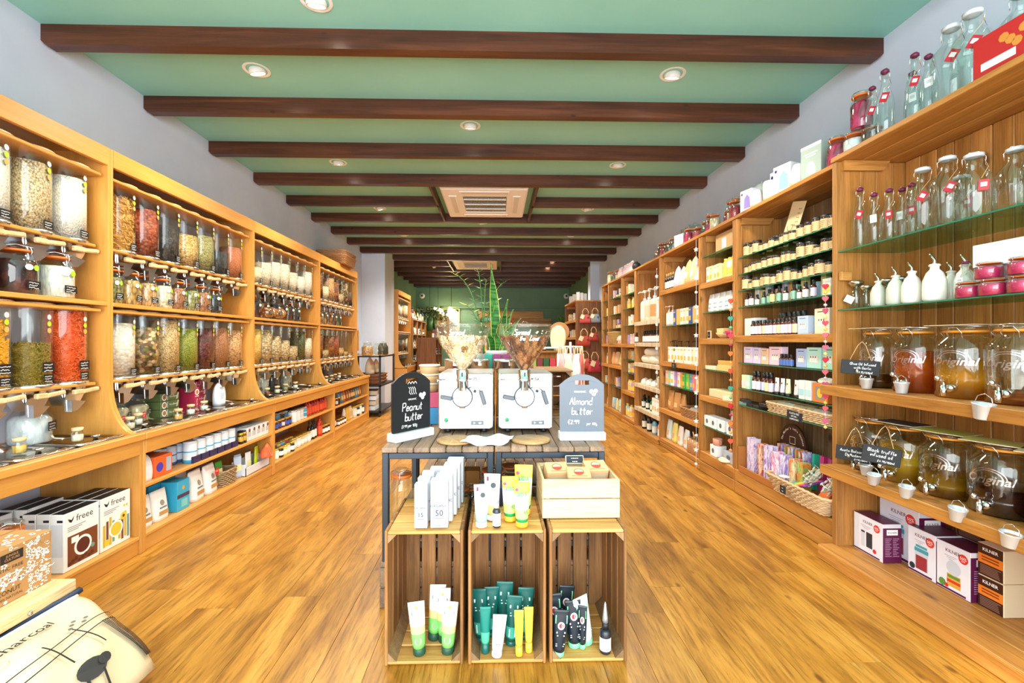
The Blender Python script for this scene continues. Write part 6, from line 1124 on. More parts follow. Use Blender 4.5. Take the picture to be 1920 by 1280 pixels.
# ---------------- haircare bay (D)
vb2 = bottle_tpl('dark_bottle', .027, .2, mat('1c120e', .2), mat('e4dcd0', .5), mat('b88a4a', .4), .04, .4); [vb2.place((2.04, 5.20+.065*i, 1.862), RW, 'dark bottle with copper neck, %s on the top shelf of the haircare bay' % ORD[i], 'dark bottles on the haircare bay') for i in range(4)]
ap = pouch_tpl('arched_carton', .13, .09, .24, mat('e8c8d0', .5), lambda mb: mb.quad(-.03, .06, .03, .12, 0, 0), [mat('f4ecec', .5)], roundtop=True)
for i, (y, c, t, s) in enumerate(((5.08, 'e8c4d0', 'pink', 1), (4.93, 'ece4c0', 'cream yellow', .9), (4.78, 'f0b878', 'peach orange', 1.08), (4.64, 'e8c49a', 'buff', 1.12), (4.52, 'f2ece2', 'white', .75))): ap.place((2.05, y, 1.862), RW, '%s arched bag on the top shelf of the haircare bay' % t, sc=s, over={'bag': [mat(c, .5)]})
def pump_tpl(name, r, h, body, lab, pc):
    T = Tpl(name, 'bottle'); T.part('body', MB().lathe([(0, 0, 0), (r, 0, 0), (r, h*.12, 1), (r, h*.5, 0), (r, h*.6, 0), (r*.85, h*.66, 0), (r*.35, h*.7, 0)], 16), [body, lab]); T.part('pump', MB().lathe([(r*.4, h*.69), (r*.4, h*.77), (r*.12, h*.78), (r*.12, h*.95), (r*.3, h*.95), (r*.3, h)], 12).tube([(0, 0, h*.97), (0, -r*1.3, h*.98), (0, -r*1.5, h*.93)], r*.14, 8), [pc]); return T
pm = pump_tpl('pump_bottle', .034, .23, mat('ecd8cc', .4), mat('e8e0d8', .4), mat('e8b8a8', .4)); pmx = pump_tpl('pump_bottle', .03, .24, mat('3a1a0c', .2), mat('f0ece6', .5), BLK)
for i, y in enumerate((5.33, 5.22)): pm.place((2.04, y, 1.441), RW, 'pink pump bottle, %s on the second haircare shelf' % ORD[i], 'pink pump bottles')
cols_line(minb, 2.04, 4.50, .082, 8, 1.441, '%s carton, %s from the near end, second haircare shelf', 'cartons on the second haircare shelf', [('f0e8e0', 'white'), ('e0b070', 'tan'), ('3a5a9a', 'blue'), ('ece0cc', 'cream'), ('e8dcd4', 'ivory')], 'carton', 0, 1.15)
for i, y in enumerate((5.36, 5.14, 4.95, 4.75, 4.55)): pmx.place((2.11, y, 1.022), RW, 'amber pump bottle rising behind the cartons, %s from the far end' % ORD[i], 'amber pump bottles')
cols_line(minb, 2.03, 4.50, .09, 9, 1.022, '%s carton with leaf print, %s along the third haircare shelf', 'cartons on the third haircare shelf', [('f2eee2', 'white'), ('eee4d0', 'cream'), ('f0ecea', 'ivory')], 'carton', 0, 1.15)
pmx.place((2.02, 5.06, 1.022), RW, 'amber pump bottle standing in front among the cartons', sc=1.05)
chalk_sign(.11, .07, [('~~~', .006, .014, 0), ('~~', -.016, .014, 0)], False, 'chalk_card').place((1.965, 5.0, .985), RW, 'black chalk card fixed to the third haircare shelf lip'); chalk_sign(.14, .12, [('~~~~', .015, .014, 0), ('~~~', -.008, .014, 0), ('~~~', -.03, .014, 0)], False, 'chalk_card').place((2.2, 4.66, 1.72), RW, 'black chalk card hanging high at the back of the haircare bay')
cols_line(minb, 2.04, 4.50, .082, 11, .751, '%s carton, %s along the colourful haircare shelf', 'colourful cartons', [('f0d8b0', 'buff'), ('e8788a', 'pink'), ('5a9ad0', 'blue'), ('7ac050', 'green'), ('3fa848', 'bright green'), ('f0a04a', 'orange'), ('f0ece8', 'white'), ('b88ad0', 'purple'), ('f2ecf0', 'pale'), ('8ad0c0', 'mint'), ('f0b8b0', 'rose')], 'carton', 0, 1.1)
kp = pouch_tpl('kraft_pouch', .11, .07, .21, mat('b98248', .6), lambda mb: mb.quad(-.03, .05, .03, .1, 0, 0), [mat('d8b07a', .5)])
for i in range(6): kp.place((2.05+.03*(i % 2), 4.92+.085*i, .462), RW+.2*(i % 3-1), 'brown kraft pouch, %s on the fourth haircare shelf' % ORD[i], 'kraft pouches', sc=.95+.04*(i % 3))
wicker('brown_wicker_basket', .38, .22, .1, '', WICK, 1.1, 7, n=40).place((2.09, 4.66, .463), RW, 'brown wicker basket with grey net at the near end of the fourth shelf'); clth.place((2.08, 4.66, .50), RW, 'grey net bundle inside the brown wicker basket', over={'bag': [mat('8a8078', .8)]}, sc=(1.6, 1.2, 2.5))
for i, (y, c, t, s) in enumerate(((5.34, 'cfe0e0', 'pale blue', 1.1), (5.18, 'e8d87a', 'yellow', 1.05), (5.02, 'f0e4dc', 'blush', 1.0), (4.86, 'e4e8ea', 'white', .95))): kp.place((2.06, y, .102), RW, '%s stand-up pouch on the floor of the haircare bay' % t, sc=s, over={'bag': [mat(c, .5)]})
tub = Tpl('glass_tub', 'jar'); tub.part('tub', MB().lathe([(0, 0), (.055, 0), (.06, .01), (.06, .15), (.056, .15)], 20), [mat('b98a62', .2, .3)]); tub.part('scoop_handle', MB().tube([(.02, 0, .08), (.03, 0, .16), (.045, -.02, .22)], .007, 8), [PALE])
for i in range(4): tub.place((2.05, 4.50+.1*i if i < 3 else 4.72, .102), RW, 'coppery tub with scoop, %s at the near end of the haircare floor' % ORD[i], 'coppery tubs', sc=1) if i < 3 else None
# ---------------- whitewashed bay (E)
pw_ = pump_tpl('large_pump_dispenser', .06, .42, mat('f0dcc8', .4), mat('e8a86a', .4), WH)
for i, (y, c, t) in enumerate(((6.3, 'ece4da', 'white'), (6.12, 'ecc8a8', 'pale orange'), (5.9, 'e8955a', 'orange'), (5.68, 'ece4e0', 'white'))): pw_.place((2.07, y, 1.532), RW, 'large pump dispenser with %s label, %s from far end, whitewashed bay' % (t, ORD[i]), 'large pump dispensers', over={'body': [None, mat(c, .4)]})
for i, y in enumerate([5.58+.095*k for k in range(8)]): drop.place((2.05, y, 1.242), RW, 'brown dropper bottle with pale label, %s on the whitewashed bay' % ORD[i], 'dropper bottles on the whitewashed bay', sc=1.9)
drop.place((1.99, 6.42, 1.243), RW, 'single dropper bottle at the far front corner of the whitewashed bay', sc=1.7)
roll = Tpl('rolled_towel', 'towel'); roll.part('roll', MB().lathe([(0, -.15), (.045, -.15), (.055, -.12), (.055, .12), (.045, .15), (0, .15)], 14, 0, T3(0, 0, .055, 0, 0, PI/2)), [mat('e6dcc8', .9)])
for i, (x, y, z) in enumerate(((2.08, 6.2, .962), (2.08, 5.8, .962), (2.1, 6.0, 1.06), (2.15, 6.0, .962))): roll.place((x, y, z), RW+.2*i, 'rolled cream towel on the third whitewashed shelf, %s in the heap' % ORD[i], 'rolled towels')
clth2 = pouch_tpl('cotton_bundle', .12, .1, .08, mat('ece6da', .9), roundtop=True, cat='bundle')
for i in range(6): clth2.place((2.05+.05*(i % 2), 5.85+.1*i, .672), RW, 'small white cotton bundle, %s on the fourth whitewashed shelf' % ORD[i], 'cotton bundles')
bigjar.place((2.09, 5.66, .672), RW, 'round lidded glass jar of white pads on the whitewashed bay', sc=1.3, over={'contents': [oats]}, skip=('price_label',))
gbt = bottle_tpl('green_bottle', .028, .17, mat('1c4a2c', .25), mat('e6e6dc', .5), BLK, .035, .4)
for i in range(6): gbt.place((2.05+.04*(i % 2), 5.95+.085*i, .342), RW, '%s bottle, %s on the fifth whitewashed shelf' % (('green', 'dark', 'black')[i % 3], ORD[i]), 'green and dark bottles', over={'body': [mat(('1f7a3c', '1a1a18', '121212')[i % 3], .3), None]})
for i in range(3): minb.place((2.04, 5.60+.09*i, .342), RW, 'white carton beside the green bottles, %s one' % ORD[i], 'white cartons on the whitewashed bay', sc=1.3, over={'carton': [WCARD]})
for i in range(7): gbt.place((2.04+.04*(i % 2), 5.62+.1*i, .062), RW, '%s household bottle, %s on the floor of the whitewashed bay' % (('peach', 'pale blue', 'blue', 'black', 'black', 'white', 'black')[i], ORD[i]), 'household bottles', sc=1.25, over={'body': [mat(('e0a080', '9ac0d0', '7ab0c8', '1a1a1c', '1a1a1c', 'e8e8ea', '1a1a1c')[i], .4), None]})
# ---------------- far bays F, G, H
FC = [('f0ece6', 'white'), ('e8c8d8', 'pink'), ('a0c8c8', 'teal'), ('e8d890', 'yellow'), ('c8a078', 'kraft'), ('e09a60', 'orange'), ('8aa8c8', 'blue'), ('b090c0', 'purple'), ('d8e0d0', 'pale green')]
def fill(u, ya, yb, zs, seed, zt=None):
    r = random.Random(seed)
    for q, (z, kind) in enumerate(zs):
        y = ya+.05; i = 0
        while y < yb-.05 and i < 20:
            T, w = {'c': (minb, .075), 'b': (lot, .075), 'j': (ajar, .08), 'k': (kp, .11), 'd': (gbt, .07)}[kind if kind != 'm' else r.choice('cbcj')]
            c = r.choice(FC); p = T.parts[0][0]; ov = {p: ([mat(c[0], .45)] if kind != 'd' else [mat(r.choice(['2a2a28', '3a2010', '1f5a3c']), .3)])}
            T.place((2.05+r.uniform(0, .06), y, z), RW+r.uniform(-.2, .2), '%s %s, %s on %s shelf of %s' % (c[1] if kind != 'd' else 'dark', {'c': 'carton', 'b': 'bottle', 'j': 'jar', 'k': 'pouch', 'd': 'bottle'}['c' if T is minb else 'b' if T is lot else 'j' if T is ajar else 'k' if T is kp else 'd'], ORD[i], ('the top', 'the second', 'the third', 'the fourth', 'the fifth', 'the sixth', 'the lowest')[min(q, 6)], UN[u]), 'goods in '+UN[u], sc=r.uniform(.85, 1.1), over=ov)
            y += w*r.uniform(1, 1.25); i += 1
fill('F', 6.53, 7.14, [(1.981, 'c'), (1.761, 'b'), (1.501, 'c'), (1.222, 'm'), (.981, 'c'), (.781, 'm'), (.502, 'b')], 1); fill('F', 6.53, 7.14, [(.102, 'b')], 2)
fill('G', 7.23, 8.0, [(2.001, 'm'), (1.721, 'c'), (1.481, 'm')], 3); fill('G', 7.23, 8.0, [(.862, 'k'), (.502, 'c')], 4); fill('G', 7.23, 8.0, [(.102, 'k')], 5)
fill('H', 8.09, 8.5, [(2.001, 'd'), (1.721, 'c'), (1.481, 'c'), (1.222, 'm'), (.862, 'b'), (.502, 'm'), (.102, 'k')], 6)
wicker('straw_basket', .42, .26, .2, '', mat('cda866', .7), 1.15, 11, n=40).place((2.1, 7.75, 1.222), RW, 'large straw basket on the middle shelf of the far cream bay'); 
for i in range(4): clth2.place((2.06, 7.32+.07*i, 1.222+.05*(i % 2)), RW, 'pink and cream pom-pom bundle, %s beside the straw basket' % ORD[i], 'pom-pom bundles', over={'bag': [mat(('e0a8a0', 'e8d8c8')[i % 2], .9)]}, sc=1.2)
# ================================================================ CENTRE ISLAND
TX = [(-.540, -.012), (-.008, .516)]
TZ = .755
for i, (y0, y1, nm) in enumerate(((2.15, 2.93, 'front'), (2.99, 3.72, 'rear'))):
    pl = link('wooden_plinth', None, None, (0, 0, 0)); tag(pl, 'low dark plank plinth under the %s steel framed tables' % nm, 'plinth')
    for k in range(5): link('plank', MB().cbox(-.55, y0+k*(y1-y0)/5+.002, .19, .525, y0+(k+1)*(y1-y0)/5-.002, .215, .003).mesh('plank', [GREYW]), pl)
    for y in (y0, y1-.03):
        for z in (.0, .098): link('plank', MB().cbox(-.55, y, z, .525, y+.02, z+.09, .003).mesh('plank', [GREYW]), pl)
    for j, (x0, x1) in enumerate(TX):
        t = link('display_table', None, None, (0, 0, 0)); tag(t, 'steel framed table with grey-brown slat top, %s row, %s' % (nm, ('under the peanut butter grinder', 'under the almond butter grinder')[j] if i == 0 else ('behind the peanut butter grinder', 'behind the almond butter grinder')[j]), 'table', 'steel framed slat tables')
        n = 7; dx = (x1-x0)/n
        for k in range(n): link('slat', MB().cbox(x0+k*dx+.0015, y0-.012+RN.uniform(-.003, .003), TZ-.024, x0+(k+1)*dx-.0015, y1+.01, TZ, .004).mesh('slat', [GREYW]), t)
        s = .03
        for x in (x0+.002, x1-s-.002):
            for y in (y0, y1-s): link('leg', MB().cbox(x, y, .216, x+s, y+s, TZ-.025, .003).mesh('leg', [BSTEEL]), t)
        for zz in (TZ-.056, .28):
            link('frame_rail', MB().cbox(x0+.002+s, y0+.001, zz, x1-.002-s, y0+s-.001, zz+.03, .003).mesh('frame_rail', [BSTEEL]), t); link('frame_rail', MB().cbox(x0+.002+s, y1-s+.001, zz, x1-.002-s, y1-.001, zz+.03, .003).mesh('frame_rail', [BSTEEL]), t)
            for x in (x0+.002, x1-s-.002): link('frame_rail', MB().cbox(x, y0+s, zz, x+s, y1-s, zz+.03, .003).mesh('frame_rail', [BSTEEL]), t)
        for k in range(n): link('slat', MB().cbox(x0+k*dx+.003, y0+.002, .31, x0+(k+1)*dx-.003, y1-.002, .325, .003).mesh('slat', [GREYW]), t)
# grinders
gd = Tpl('nut_butter_grinder', 'grinder'); W2 = .15; SH = mat((.86, .86, .87), .3, 1)
gd.part('casing', MB().cbox(-W2, -.225, .022, W2, .225, .325, .008), [SH]); gd.part('front_plate', MB().cbox(-W2+.014, -.2275, .024, W2-.014, -.222, .323, .002), [mat((.66, .67, .69), .36, 1)])
gd.part('foot', MB().lathe([(0, 0), (.016, 0), (.014, .022)], 12, 0, T3(-.1, -.19, 0)), [BLK]); gd.part('foot', MB().lathe([(0, 0), (.016, 0), (.014, .022)], 12, 0, T3(.1, -.19, 0)), [BLK]); gd.part('foot', MB().lathe([(0, 0), (.016, 0), (.014, .022)], 12, 0, T3(-.1, .19, 0)), [BLK]); gd.part('foot', MB().lathe([(0, 0), (.016, 0), (.014, .022)], 12, 0, T3(.1, .19, 0)), [BLK])
OY = -.275
M0 = T3(-.012, OY, 0)
gd.part('hopper', MB().shell([(.028, .345), (.03, .355), (.122, .485), (.134, .515), (.138, .53), (.139, .548), (.144, .55), (.146, .585)], 36, 0, M0), [ACR]); hp = len(gd.parts)-1
gd.part('nuts', MB().lathe([(.02, .345), (.027, .356), (.118, .484), (.129, .512), (.125, .52), (.06, .528), (0, .526)], 28, 0, M0), [WH], hp)
gd.part('hopper_lid', MB().lathe([(.147, .583), (.147, .59), (.02, .594), (.014, .604), (0, .606)], 36, 0, M0), [ACR], hp)
mb = MB(); Rr = .139
for tx_, cx_, cz_, hh_ in (('Spread', -.022, .532, .026), ('the', -.02, .503, .022), ('Love', .045, .503, .026)):
    m2 = MB(); hand(m2, tx_, cx_, cz_, hh_, 0, hh_*.17, 0, None, 4, 1.0, .3); m2.v = [((Rr*(1 if v[2] > .515 else .955))*math.sin(v[0]/Rr)-.012, -(Rr*(1 if v[2] > .515 else .955))*math.cos(v[0]/Rr)+OY-.001, v[2]) for v in m2.v]; mb.add(m2.v, m2.f, 0)
gd.part('script_lettering', mb, [CHW], hp, None, 'white script lettering', True)
gd.part('neck', MB().lathe([(.028, .235), (.033, .24), (.033, .285), (.036, .287), (.036, .3), (.033, .302), (.033, .345), (.03, .35)], 24, 0, M0), [CHROME]); nk = len(gd.parts)-1
gd.part('neck_slot', MB().box(-.004, -.0345, .255, .004, -.032, .285, 0, M0 @ T3(0, 0, 0)).box(-.004, -.0345, .315, .004, -.032, .335, 0, M0), [BLK], nk)
gd.part('clamp_bar', MB().tube([(-.145, OY-.0, .294), (-.05, OY-.0, .298), (.05, OY, .298)], .004, 8).tube([(-.145, OY, .294), (-.15, OY, .28)], .004, 8).lathe([(0, -.012), (.007, -.01), (.007, .01), (0, .012)], 10, 0, T3(.055, OY, .298, 0, 0, PI/2)), [CHROME])
gd.part('grinding_head', MB().lathe([(0, 0), (.05, 0), (.052, .006), (.052, .05), (.045, .056), (.045, .075)], 32, 0, T3(-.012, -.30, .205, 0, -PI/2)), [mat('eceef0', .35)]); gh = len(gd.parts)-1
gd.part('head_rim', MB().lathe([(.0515, .001), (.0555, .002), (.0555, .012), (.0515, .014)], 32, 0, T3(-.012, -.30, .205, 0, -PI/2)), [mat('2c3034', .5)], gh)
gd.part('dial_marks', (lambda m: ([m.box(-.0015, -.0008, .036, .0015, 0, .042, 0, T3(-.012, -.3005, .205, 0, 0, math.radians(a))) for a in range(-80, 81, 14)], m)[1])(MB()), [mat('b9bbbd', .5)], gh)
gd.part('spout', MB().box(-.028, -.3, .145, .004, -.285, .153), [mat('7a5430', .6)], gh)
for k, (x0, z0, x1, z1) in enumerate(((-.066, .196, -.128, .208), (.085, .238, .108, .165))):
    ang = math.atan2(z1-z0, x1-x0); gd.part('lever_handle', MB().cbox(-.0, -.008, -.011, math.hypot(x1-x0, z1-z0), .008, .011, .004, 0, T3(x0, -.30, z0, 0, 0, -ang)), [mat('50565e', .4)])
gd.part('lever_rod', MB().tube([(.02, -.29, .25), (.05, -.3, .265), (.085, -.3, .236)], .003, 6).tube([(-.06, -.3, .2), (-.04, -.3, .202)], .004, 6), [CHROME]); gd.part('lock_knob', MB().cbox(-.007, -.01, -.007, .007, .01, .007, .002, 0, T3(.055, -.29, .235, 0, 0, .5)), [BLK])
gd.part('green_button', MB().lathe([(0, 0), (.009, 0), (.0105, .003), (.0105, .006)], 18, 0, T3(-.105, -.234, .075, 0, -PI/2)), [mat('2f9a62', .4)]); gd.part('button_ring', MB().lathe([(.0105, 0), (.014, 0), (.014, .005), (.0105, .005)], 18, 0, T3(-.105, -.231, .075, 0, -PI/2)), [STEEL])
gd.part('rating_plate', MB().box(.03, -.2285, .045, .1, -.2275, .068), [mat('6a6e72', .4)]); gd.part('plate_print', MB().disc(.048, .056, .007, -.2289, 0, 3).disc(.08, .056, .009, -.2289, 0, 12, rz=.005), [CHW], flat=True)
nutm = grain('blanched peanuts', ['e8c48c', 'f4dcae', 'f9e8c6', 'a0703a'], 70, (1, 1, .8)); almm = grain('almonds', ['7a4222', 'a8663a', 'c48a58', '5a2e16'], 55, (1, 1, .55))
def nutcone(seed, n, nm):                # a heap of nuts filling the clear cone
    r = random.Random(seed); mb = MB().lathe([(.018, .345), (.024, .356), (.112, .484), (.121, .512), (0, .516)], 16, 0, M0)
    for i in range(n):
        z = .352+.175*math.sqrt(r.random()); R_ = (.027+.092*(z-.353)/.13) if z < .485 else .119+.01*(z-.485)/.03
        a = r.uniform(0, 2*PI); q = R_-.008 if r.random() < .85 or z < .5 else r.uniform(0, R_-.01)
        L = .0095; M = M0 @ Matrix.Translation((q*math.cos(a), q*math.sin(a), min(z, .52)+r.uniform(0, .004))) @ Matrix.Rotation(r.uniform(0, 6), 4, 'Z') @ Matrix.Rotation(r.uniform(0, PI), 4, 'Y')
        w = .0052 if nm == 'p' else .0048
        mb.lathe([(0, -L), (w, -L*.45), (w, L*.3), (0, L)], 5, 0, M)
    return mb.mesh('nuts', [WH])
pn, al = nutcone(1, 1100, 'p'), nutcone(2, 1000, 'a')
for (x, me, m, t) in ((-.169, pn, nutm, 'left of the pair, hopper of pale peanuts'), (.16, al, almm, 'hopper of brown almonds, beside the almond butter sign')):
    g_ = gd.place((x, 2.70, TZ), 0, 'stainless nut butter grinder with %s' % t.replace('left of the pair, hopper', 'hopper'), 'nut butter grinders', sc=(.99, 1, 1))
    for ch in g_.children_recursive:
        if ch.name.startswith('nuts'): ch.data = me; ch['kind'] = 'stuff'; ch.material_slots[0].link = 'OBJECT'; ch.material_slots[0].material = m
# signs
def board_sign(w, h, body, lines, extra, name='chalkboard_sign'):
    T = Tpl(name, 'sign'); outer = []; inner = []; n = 48; sh = h*.84
    for k in range(n):
        a = 2*PI*k/n; c, s_ = math.cos(a), math.sin(a)
        # outer outline: rectangle with arched top
        ex, ez = w/2, h/2; t = min(ex/abs(c) if abs(c) > 1e-6 else 9, ez/abs(s_) if abs(s_) > 1e-6 else 9); x, z = c*t, s_*t
        top = h/2-(h*.17)*(abs(x)/(w/2))**2.2
        if z > 0 and s_ > 0: z = min(z, top)
        outer.append((x, z+h/2)); inner.append(x and None)
    hz = h*.86; inner = []
    for k in range(n):
        a = 2*PI*k/n; c, s_ = math.cos(a), math.sin(a); inner.append((w*.16*max(-1, min(1, c*1.5)), hz+h*.038*max(-1, min(1, s_*1.5))))
    vs = []; 
    for y in (-.006, .006): vs += [(p[0], y, p[1]) for p in outer]+[(p[0], y, p[1]) for p in inner]
    fs = []
    for k in range(n):
        q = (k+1) % n; fs += [(k, q, n+q, n+k), (2*n+k, 3*n+k, 3*n+q, 2*n+q), (k, 2*n+k, 2*n+q, q), (n+k, n+q, 3*n+q, 3*n+k)]
    T.part('board', MB().add(vs, fs, 0), [body]); mb = MB()
    for (tx, z, hh, x) in lines: hand(mb, tx, x, z, hh, -.0072, hh*.12, 0, None, 5, 1.4, .1)
    extra(mb); T.part('chalk_writing', mb, [CHW], flat=True)
    T.part('stand', MB().cbox(-w/2-.004, -.035, -.03, w/2+.004, .035, .012, .004), [mat('f1f2f4', .4)]); return T
def nut(mb, x, z, s):
    for dx, dz in ((-1, .3), (.8, .5), (0, -.7)): mb.disc(x+dx*s, z+dz*s, s*.9, -.0074, 0, 12); 
def ex1(mb):
    nut(mb, .07, .185, .013); typed(mb, 'ORGANIC', .0, .168, .009, -.0072, 0, bold=.01)
    for k in range(3): ribbon(mb, smooth([(-.03+.02*k, .25), (-.02+.02*k, .262), (-.01+.02*k, .25)], 4), .003, -.0072)
    for q in range(4): ribbon(mb, smooth([(-.025+.012*q, .235), (-.015+.012*q, .222), (-.02+.014*q, .208), (-.008+.012*q, .196)], 4), .003, -.0072)
def ex2(mb): nut(mb, .06, .21, .012); typed(mb, 'ORGANIC', -.01, .208, .010, -.0072, 0, bold=.02)
s1 = board_sign(.25, .31, mat('17191c', .45), (('Peanut', .115, .04, 0), ('butter', .065, .04, .01), ('£1.99 per 100g', .032, .016, -.02)), ex1)
s1.place((-.437, 2.345, TZ+.031), math.radians(52), 'black arched chalkboard reading Peanut butter in a white stand')
s2 = board_sign(.224, .30, mat('5c6570', .35), (('Almond', .148, .036, -.005), ('butter', .098, .036, 0), ('£2.99', .05, .024, -.045), ('per 100g', .045, .014, .05)), ex2)  # grey body colour stands in for glare on a black board
s2.place((.432, 2.30, TZ+.031), 0, 'black arched chalkboard with painted-in glare, reading Almond butter in a white stand')
ws = Tpl('round_wood_slice', 'board'); ws.part('slice', MB().lathe([(0, 0), (.094, 0), (.097, .004), (.097, .011), (.094, .013), (0, .013)], 32), [ENDGR])
ws.place((-.20, 2.27, TZ+.001), .4, 'round wood slice on the table before the peanut grinder'); ws.place((.17, 2.27, TZ+.001), 1.1, 'round wood slice on the table before the almond grinder')
pp = link('paper_sheet', None, None, (-.04, 2.245, TZ+.016)); tag(pp, 'crumpled white printed sheet lying across both wood slices', 'paper')
mb = MB(); nx, ny = 14, 6; vs = [(-.115+.23*i/nx, -.075+.15*j/ny, .004+.006*math.sin(i*.9)+.004*math.sin(j*1.7+i*.4)+(-.02 if j == 0 else 0)*math.sin(PI*i/nx)) for i in range(nx+1) for j in range(ny+1)]; vs = [(x+.02*y/.075, y, z) for x, y, z in vs]
mb.add(vs, [(i*(ny+1)+j, (i+1)*(ny+1)+j, (i+1)*(ny+1)+j+1, i*(ny+1)+j+1) for i in range(nx) for j in range(ny)], 0, True); link('sheet', mb.mesh('sheet', [mat('f4f5f7', .6)]), pp)
mb = MB(); [ribbon(mb, [(-.06+.006*k, .03-.018*i+.001*(k % 2)) for k in range(14-(i*3 % 5))], .003, .0135) for i in range(4)]; mb.v = [(v[0], v[2], v[1]+.004) for v in mb.v]; link('print', mb.mesh('print', [mat('9aa0a8', .6)], True), pp)
# front crates standing on end
def crate(w, d, h, name='wooden_crate'):
    T = Tpl(name, 'crate'); th = .012
    def slats(n, L0, L1, fn):
        dx = (L1-L0)/n
        for k in range(n): g = .0045; fn(L0+k*dx+g*(k > 0), L0+(k+1)*dx-g*(k < n-1))
    slats(4, -w/2+.004, w/2-.004, lambda a, b: T.part('back_slat', MB().cbox(a, d/2-th, .002, b, d/2, h-.002, .003), [CRW]))
    for sx in (-1, 1): slats(4, -d/2, d/2-th, lambda a, b: T.part('side_slat', MB().cbox(*sorted((sx*w/2, sx*(w/2-th)))[:1], a, .0, sorted((sx*w/2, sx*(w/2-th)))[1], b, h, .003), [CRW]))
    for z in (.004, h-.004-th): slats(4, -d/2+.001, d/2-th, lambda a, b: T.part('end_slat', MB().cbox(-w/2+th, a, z, w/2-th, b, z+th, .003), [CRX]))
    for sx in (-1, 1):
        for z0, sz in ((.004+th, 1), (h-.004-th, -1)):
            x0 = sx*(w/2-th); T.part('corner_block', MB().prism([(x0, z0), (x0-sx*.034, z0), (x0, z0+sz*.034)], -d/2+.001, d/2-th-.002, 'Y'), [GPINE])
    return T
ck = crate(.303, .385, .522)
for i, (x, t) in enumerate(((-.281, 'white boxed toiletries on top and white-green tubes inside'), (.041, 'yellow tubes on top and teal tubes inside'), (.357, 'a pale crate on top and black-green tubes inside'))):
    ck.place((x, 1.765+.1925, 0), 0, 'upright wooden crate with %s' % t, 'upright wooden crates')
crl = crate(.385, .52, .305)
# crates lying on the rear tables
ckr = crate(.305, .5, .52, 'wooden_crate')
for i, x in enumerate((-.275, .255)):
    ckr.place((x-.26 if 0 else x, 3.30, TZ+.1525), 0, 'wooden crate lying on the rear table %s' % ('behind the peanut grinder', 'behind the almond grinder')[i], 'crates on the rear tables', rot=Matrix.Rotation(PI/2, 4, 'Y') @ Matrix.Translation((0, 0, -.26)))
# pale crate with soap boxes on top
pc = Tpl('pale_crate', 'crate'); pw_w, pw_d, pw_h = .322, .27, .16
for sy in (-1, 1):
    for z in (0, .082): y = sy*pw_d/2; pc.part('board', MB().cbox(-pw_w/2, min(y, y-sy*.01), z, pw_w/2, max(y, y-sy*.01), z+.078, .002), [NEWX])
for sx in (-1, 1):
    for z in (0, .082): x = sx*(pw_w/2-.001); pc.part('board', MB().cbox(min(x, x-sx*.01), -pw_d/2+.01, z, max(x, x-sx*.01), pw_d/2-.01, z+.078, .002), [NEWX])
pc.part('base', MB().cbox(-pw_w/2+.01, -pw_d/2+.01, .002, pw_w/2-.01, pw_d/2-.01, .012, .002), [NEWX])
for sx in (-1, 1):
    for sy in (-1, 1): pc.part('corner_post', MB().cbox(*sorted((sx*(pw_w/2-.012), sx*(pw_w/2-.03)))[:1], min(sy*(pw_d/2-.012), sy*(pw_d/2-.03)), .012, sorted((sx*(pw_w/2-.012), sx*(pw_w/2-.03)))[1], max(sy*(pw_d/2-.012), sy*(pw_d/2-.03)), .155, .002), [NEWX])
pc.place((.349, 2.005, .523), 0, 'pale new pine crate of kraft soap boxes on the third upright crate')
ksb = carton('kraft_soap_box', .09, .07, .05, mat('d6ac7a', .65)); mb = MB(); s0 = 0
top = MB(); top.add([(.02*math.cos(a*PI/8), .022*math.sin(a*PI/8), .0505) for a in range(16)], [tuple(range(16))], 0); top.add([(.017*math.cos(a*PI/8), .018*math.sin(a*PI/8), .0508) for a in range(9)], [tuple(range(9))], 1); top.add([(-.03, -.028, .0505), (.03, -.028, .0505), (.03, -.025, .0505), (-.03, -.025, .0505)], [(0, 1, 2, 3)], 2); top.add([(-.04, -.0356, .01), (.04, -.0356, .01), (.04, -.0356, .03), (-.04, -.0356, .03)], [(0, 1, 2, 3)], 3)
ksb.part('print', top, [mat('c4432c', .6), mat('e8c89c', .6), mat('8a6a44', .6), mat('cdb9a0', .6)], flat=True)
for i, (x, y, z, rz, l) in enumerate(((.265, 2.03, .645, .1, 'by its far corner'), (.355, 1.97, .64, -.05, 'in the middle'), (.44, 2.04, .65, .12, 'by its outer corner'))):
    ksb.place((x, y, z), rz, 'kraft soap box with red emblem tilted in the pale crate, %s' % l, 'kraft soap boxes', rot=Matrix.Rotation(.35, 4, 'X'), sc=1.1)
    ksb.place((x, y, z-.085), rz, 'kraft soap box in the lower layer of the pale crate, %s' % l, 'lower kraft soap boxes')
cs = Tpl('small_slate_sign', 'sign'); cs.part('board', MB().cbox(-.042, -.004, 0, .042, .004, .038, .002), [mat('e8e6e2', .5)]); mb = MB().quad(-.039, .003, .039, .035, -.0046, 0); hand(mb, '~~~~', 0, .021, .01, -.0052, None, 1); hand(mb, '~~~', 0, .006, .01, -.0052, None, 1); cs.part('slate', mb, [BLK, CHW], flat=True)
cs.place((.36, 2.085, .69), 0, 'small white-framed slate price sign at the rear of the pale crate', rot=Matrix.Rotation(-.5, 4, 'X'))
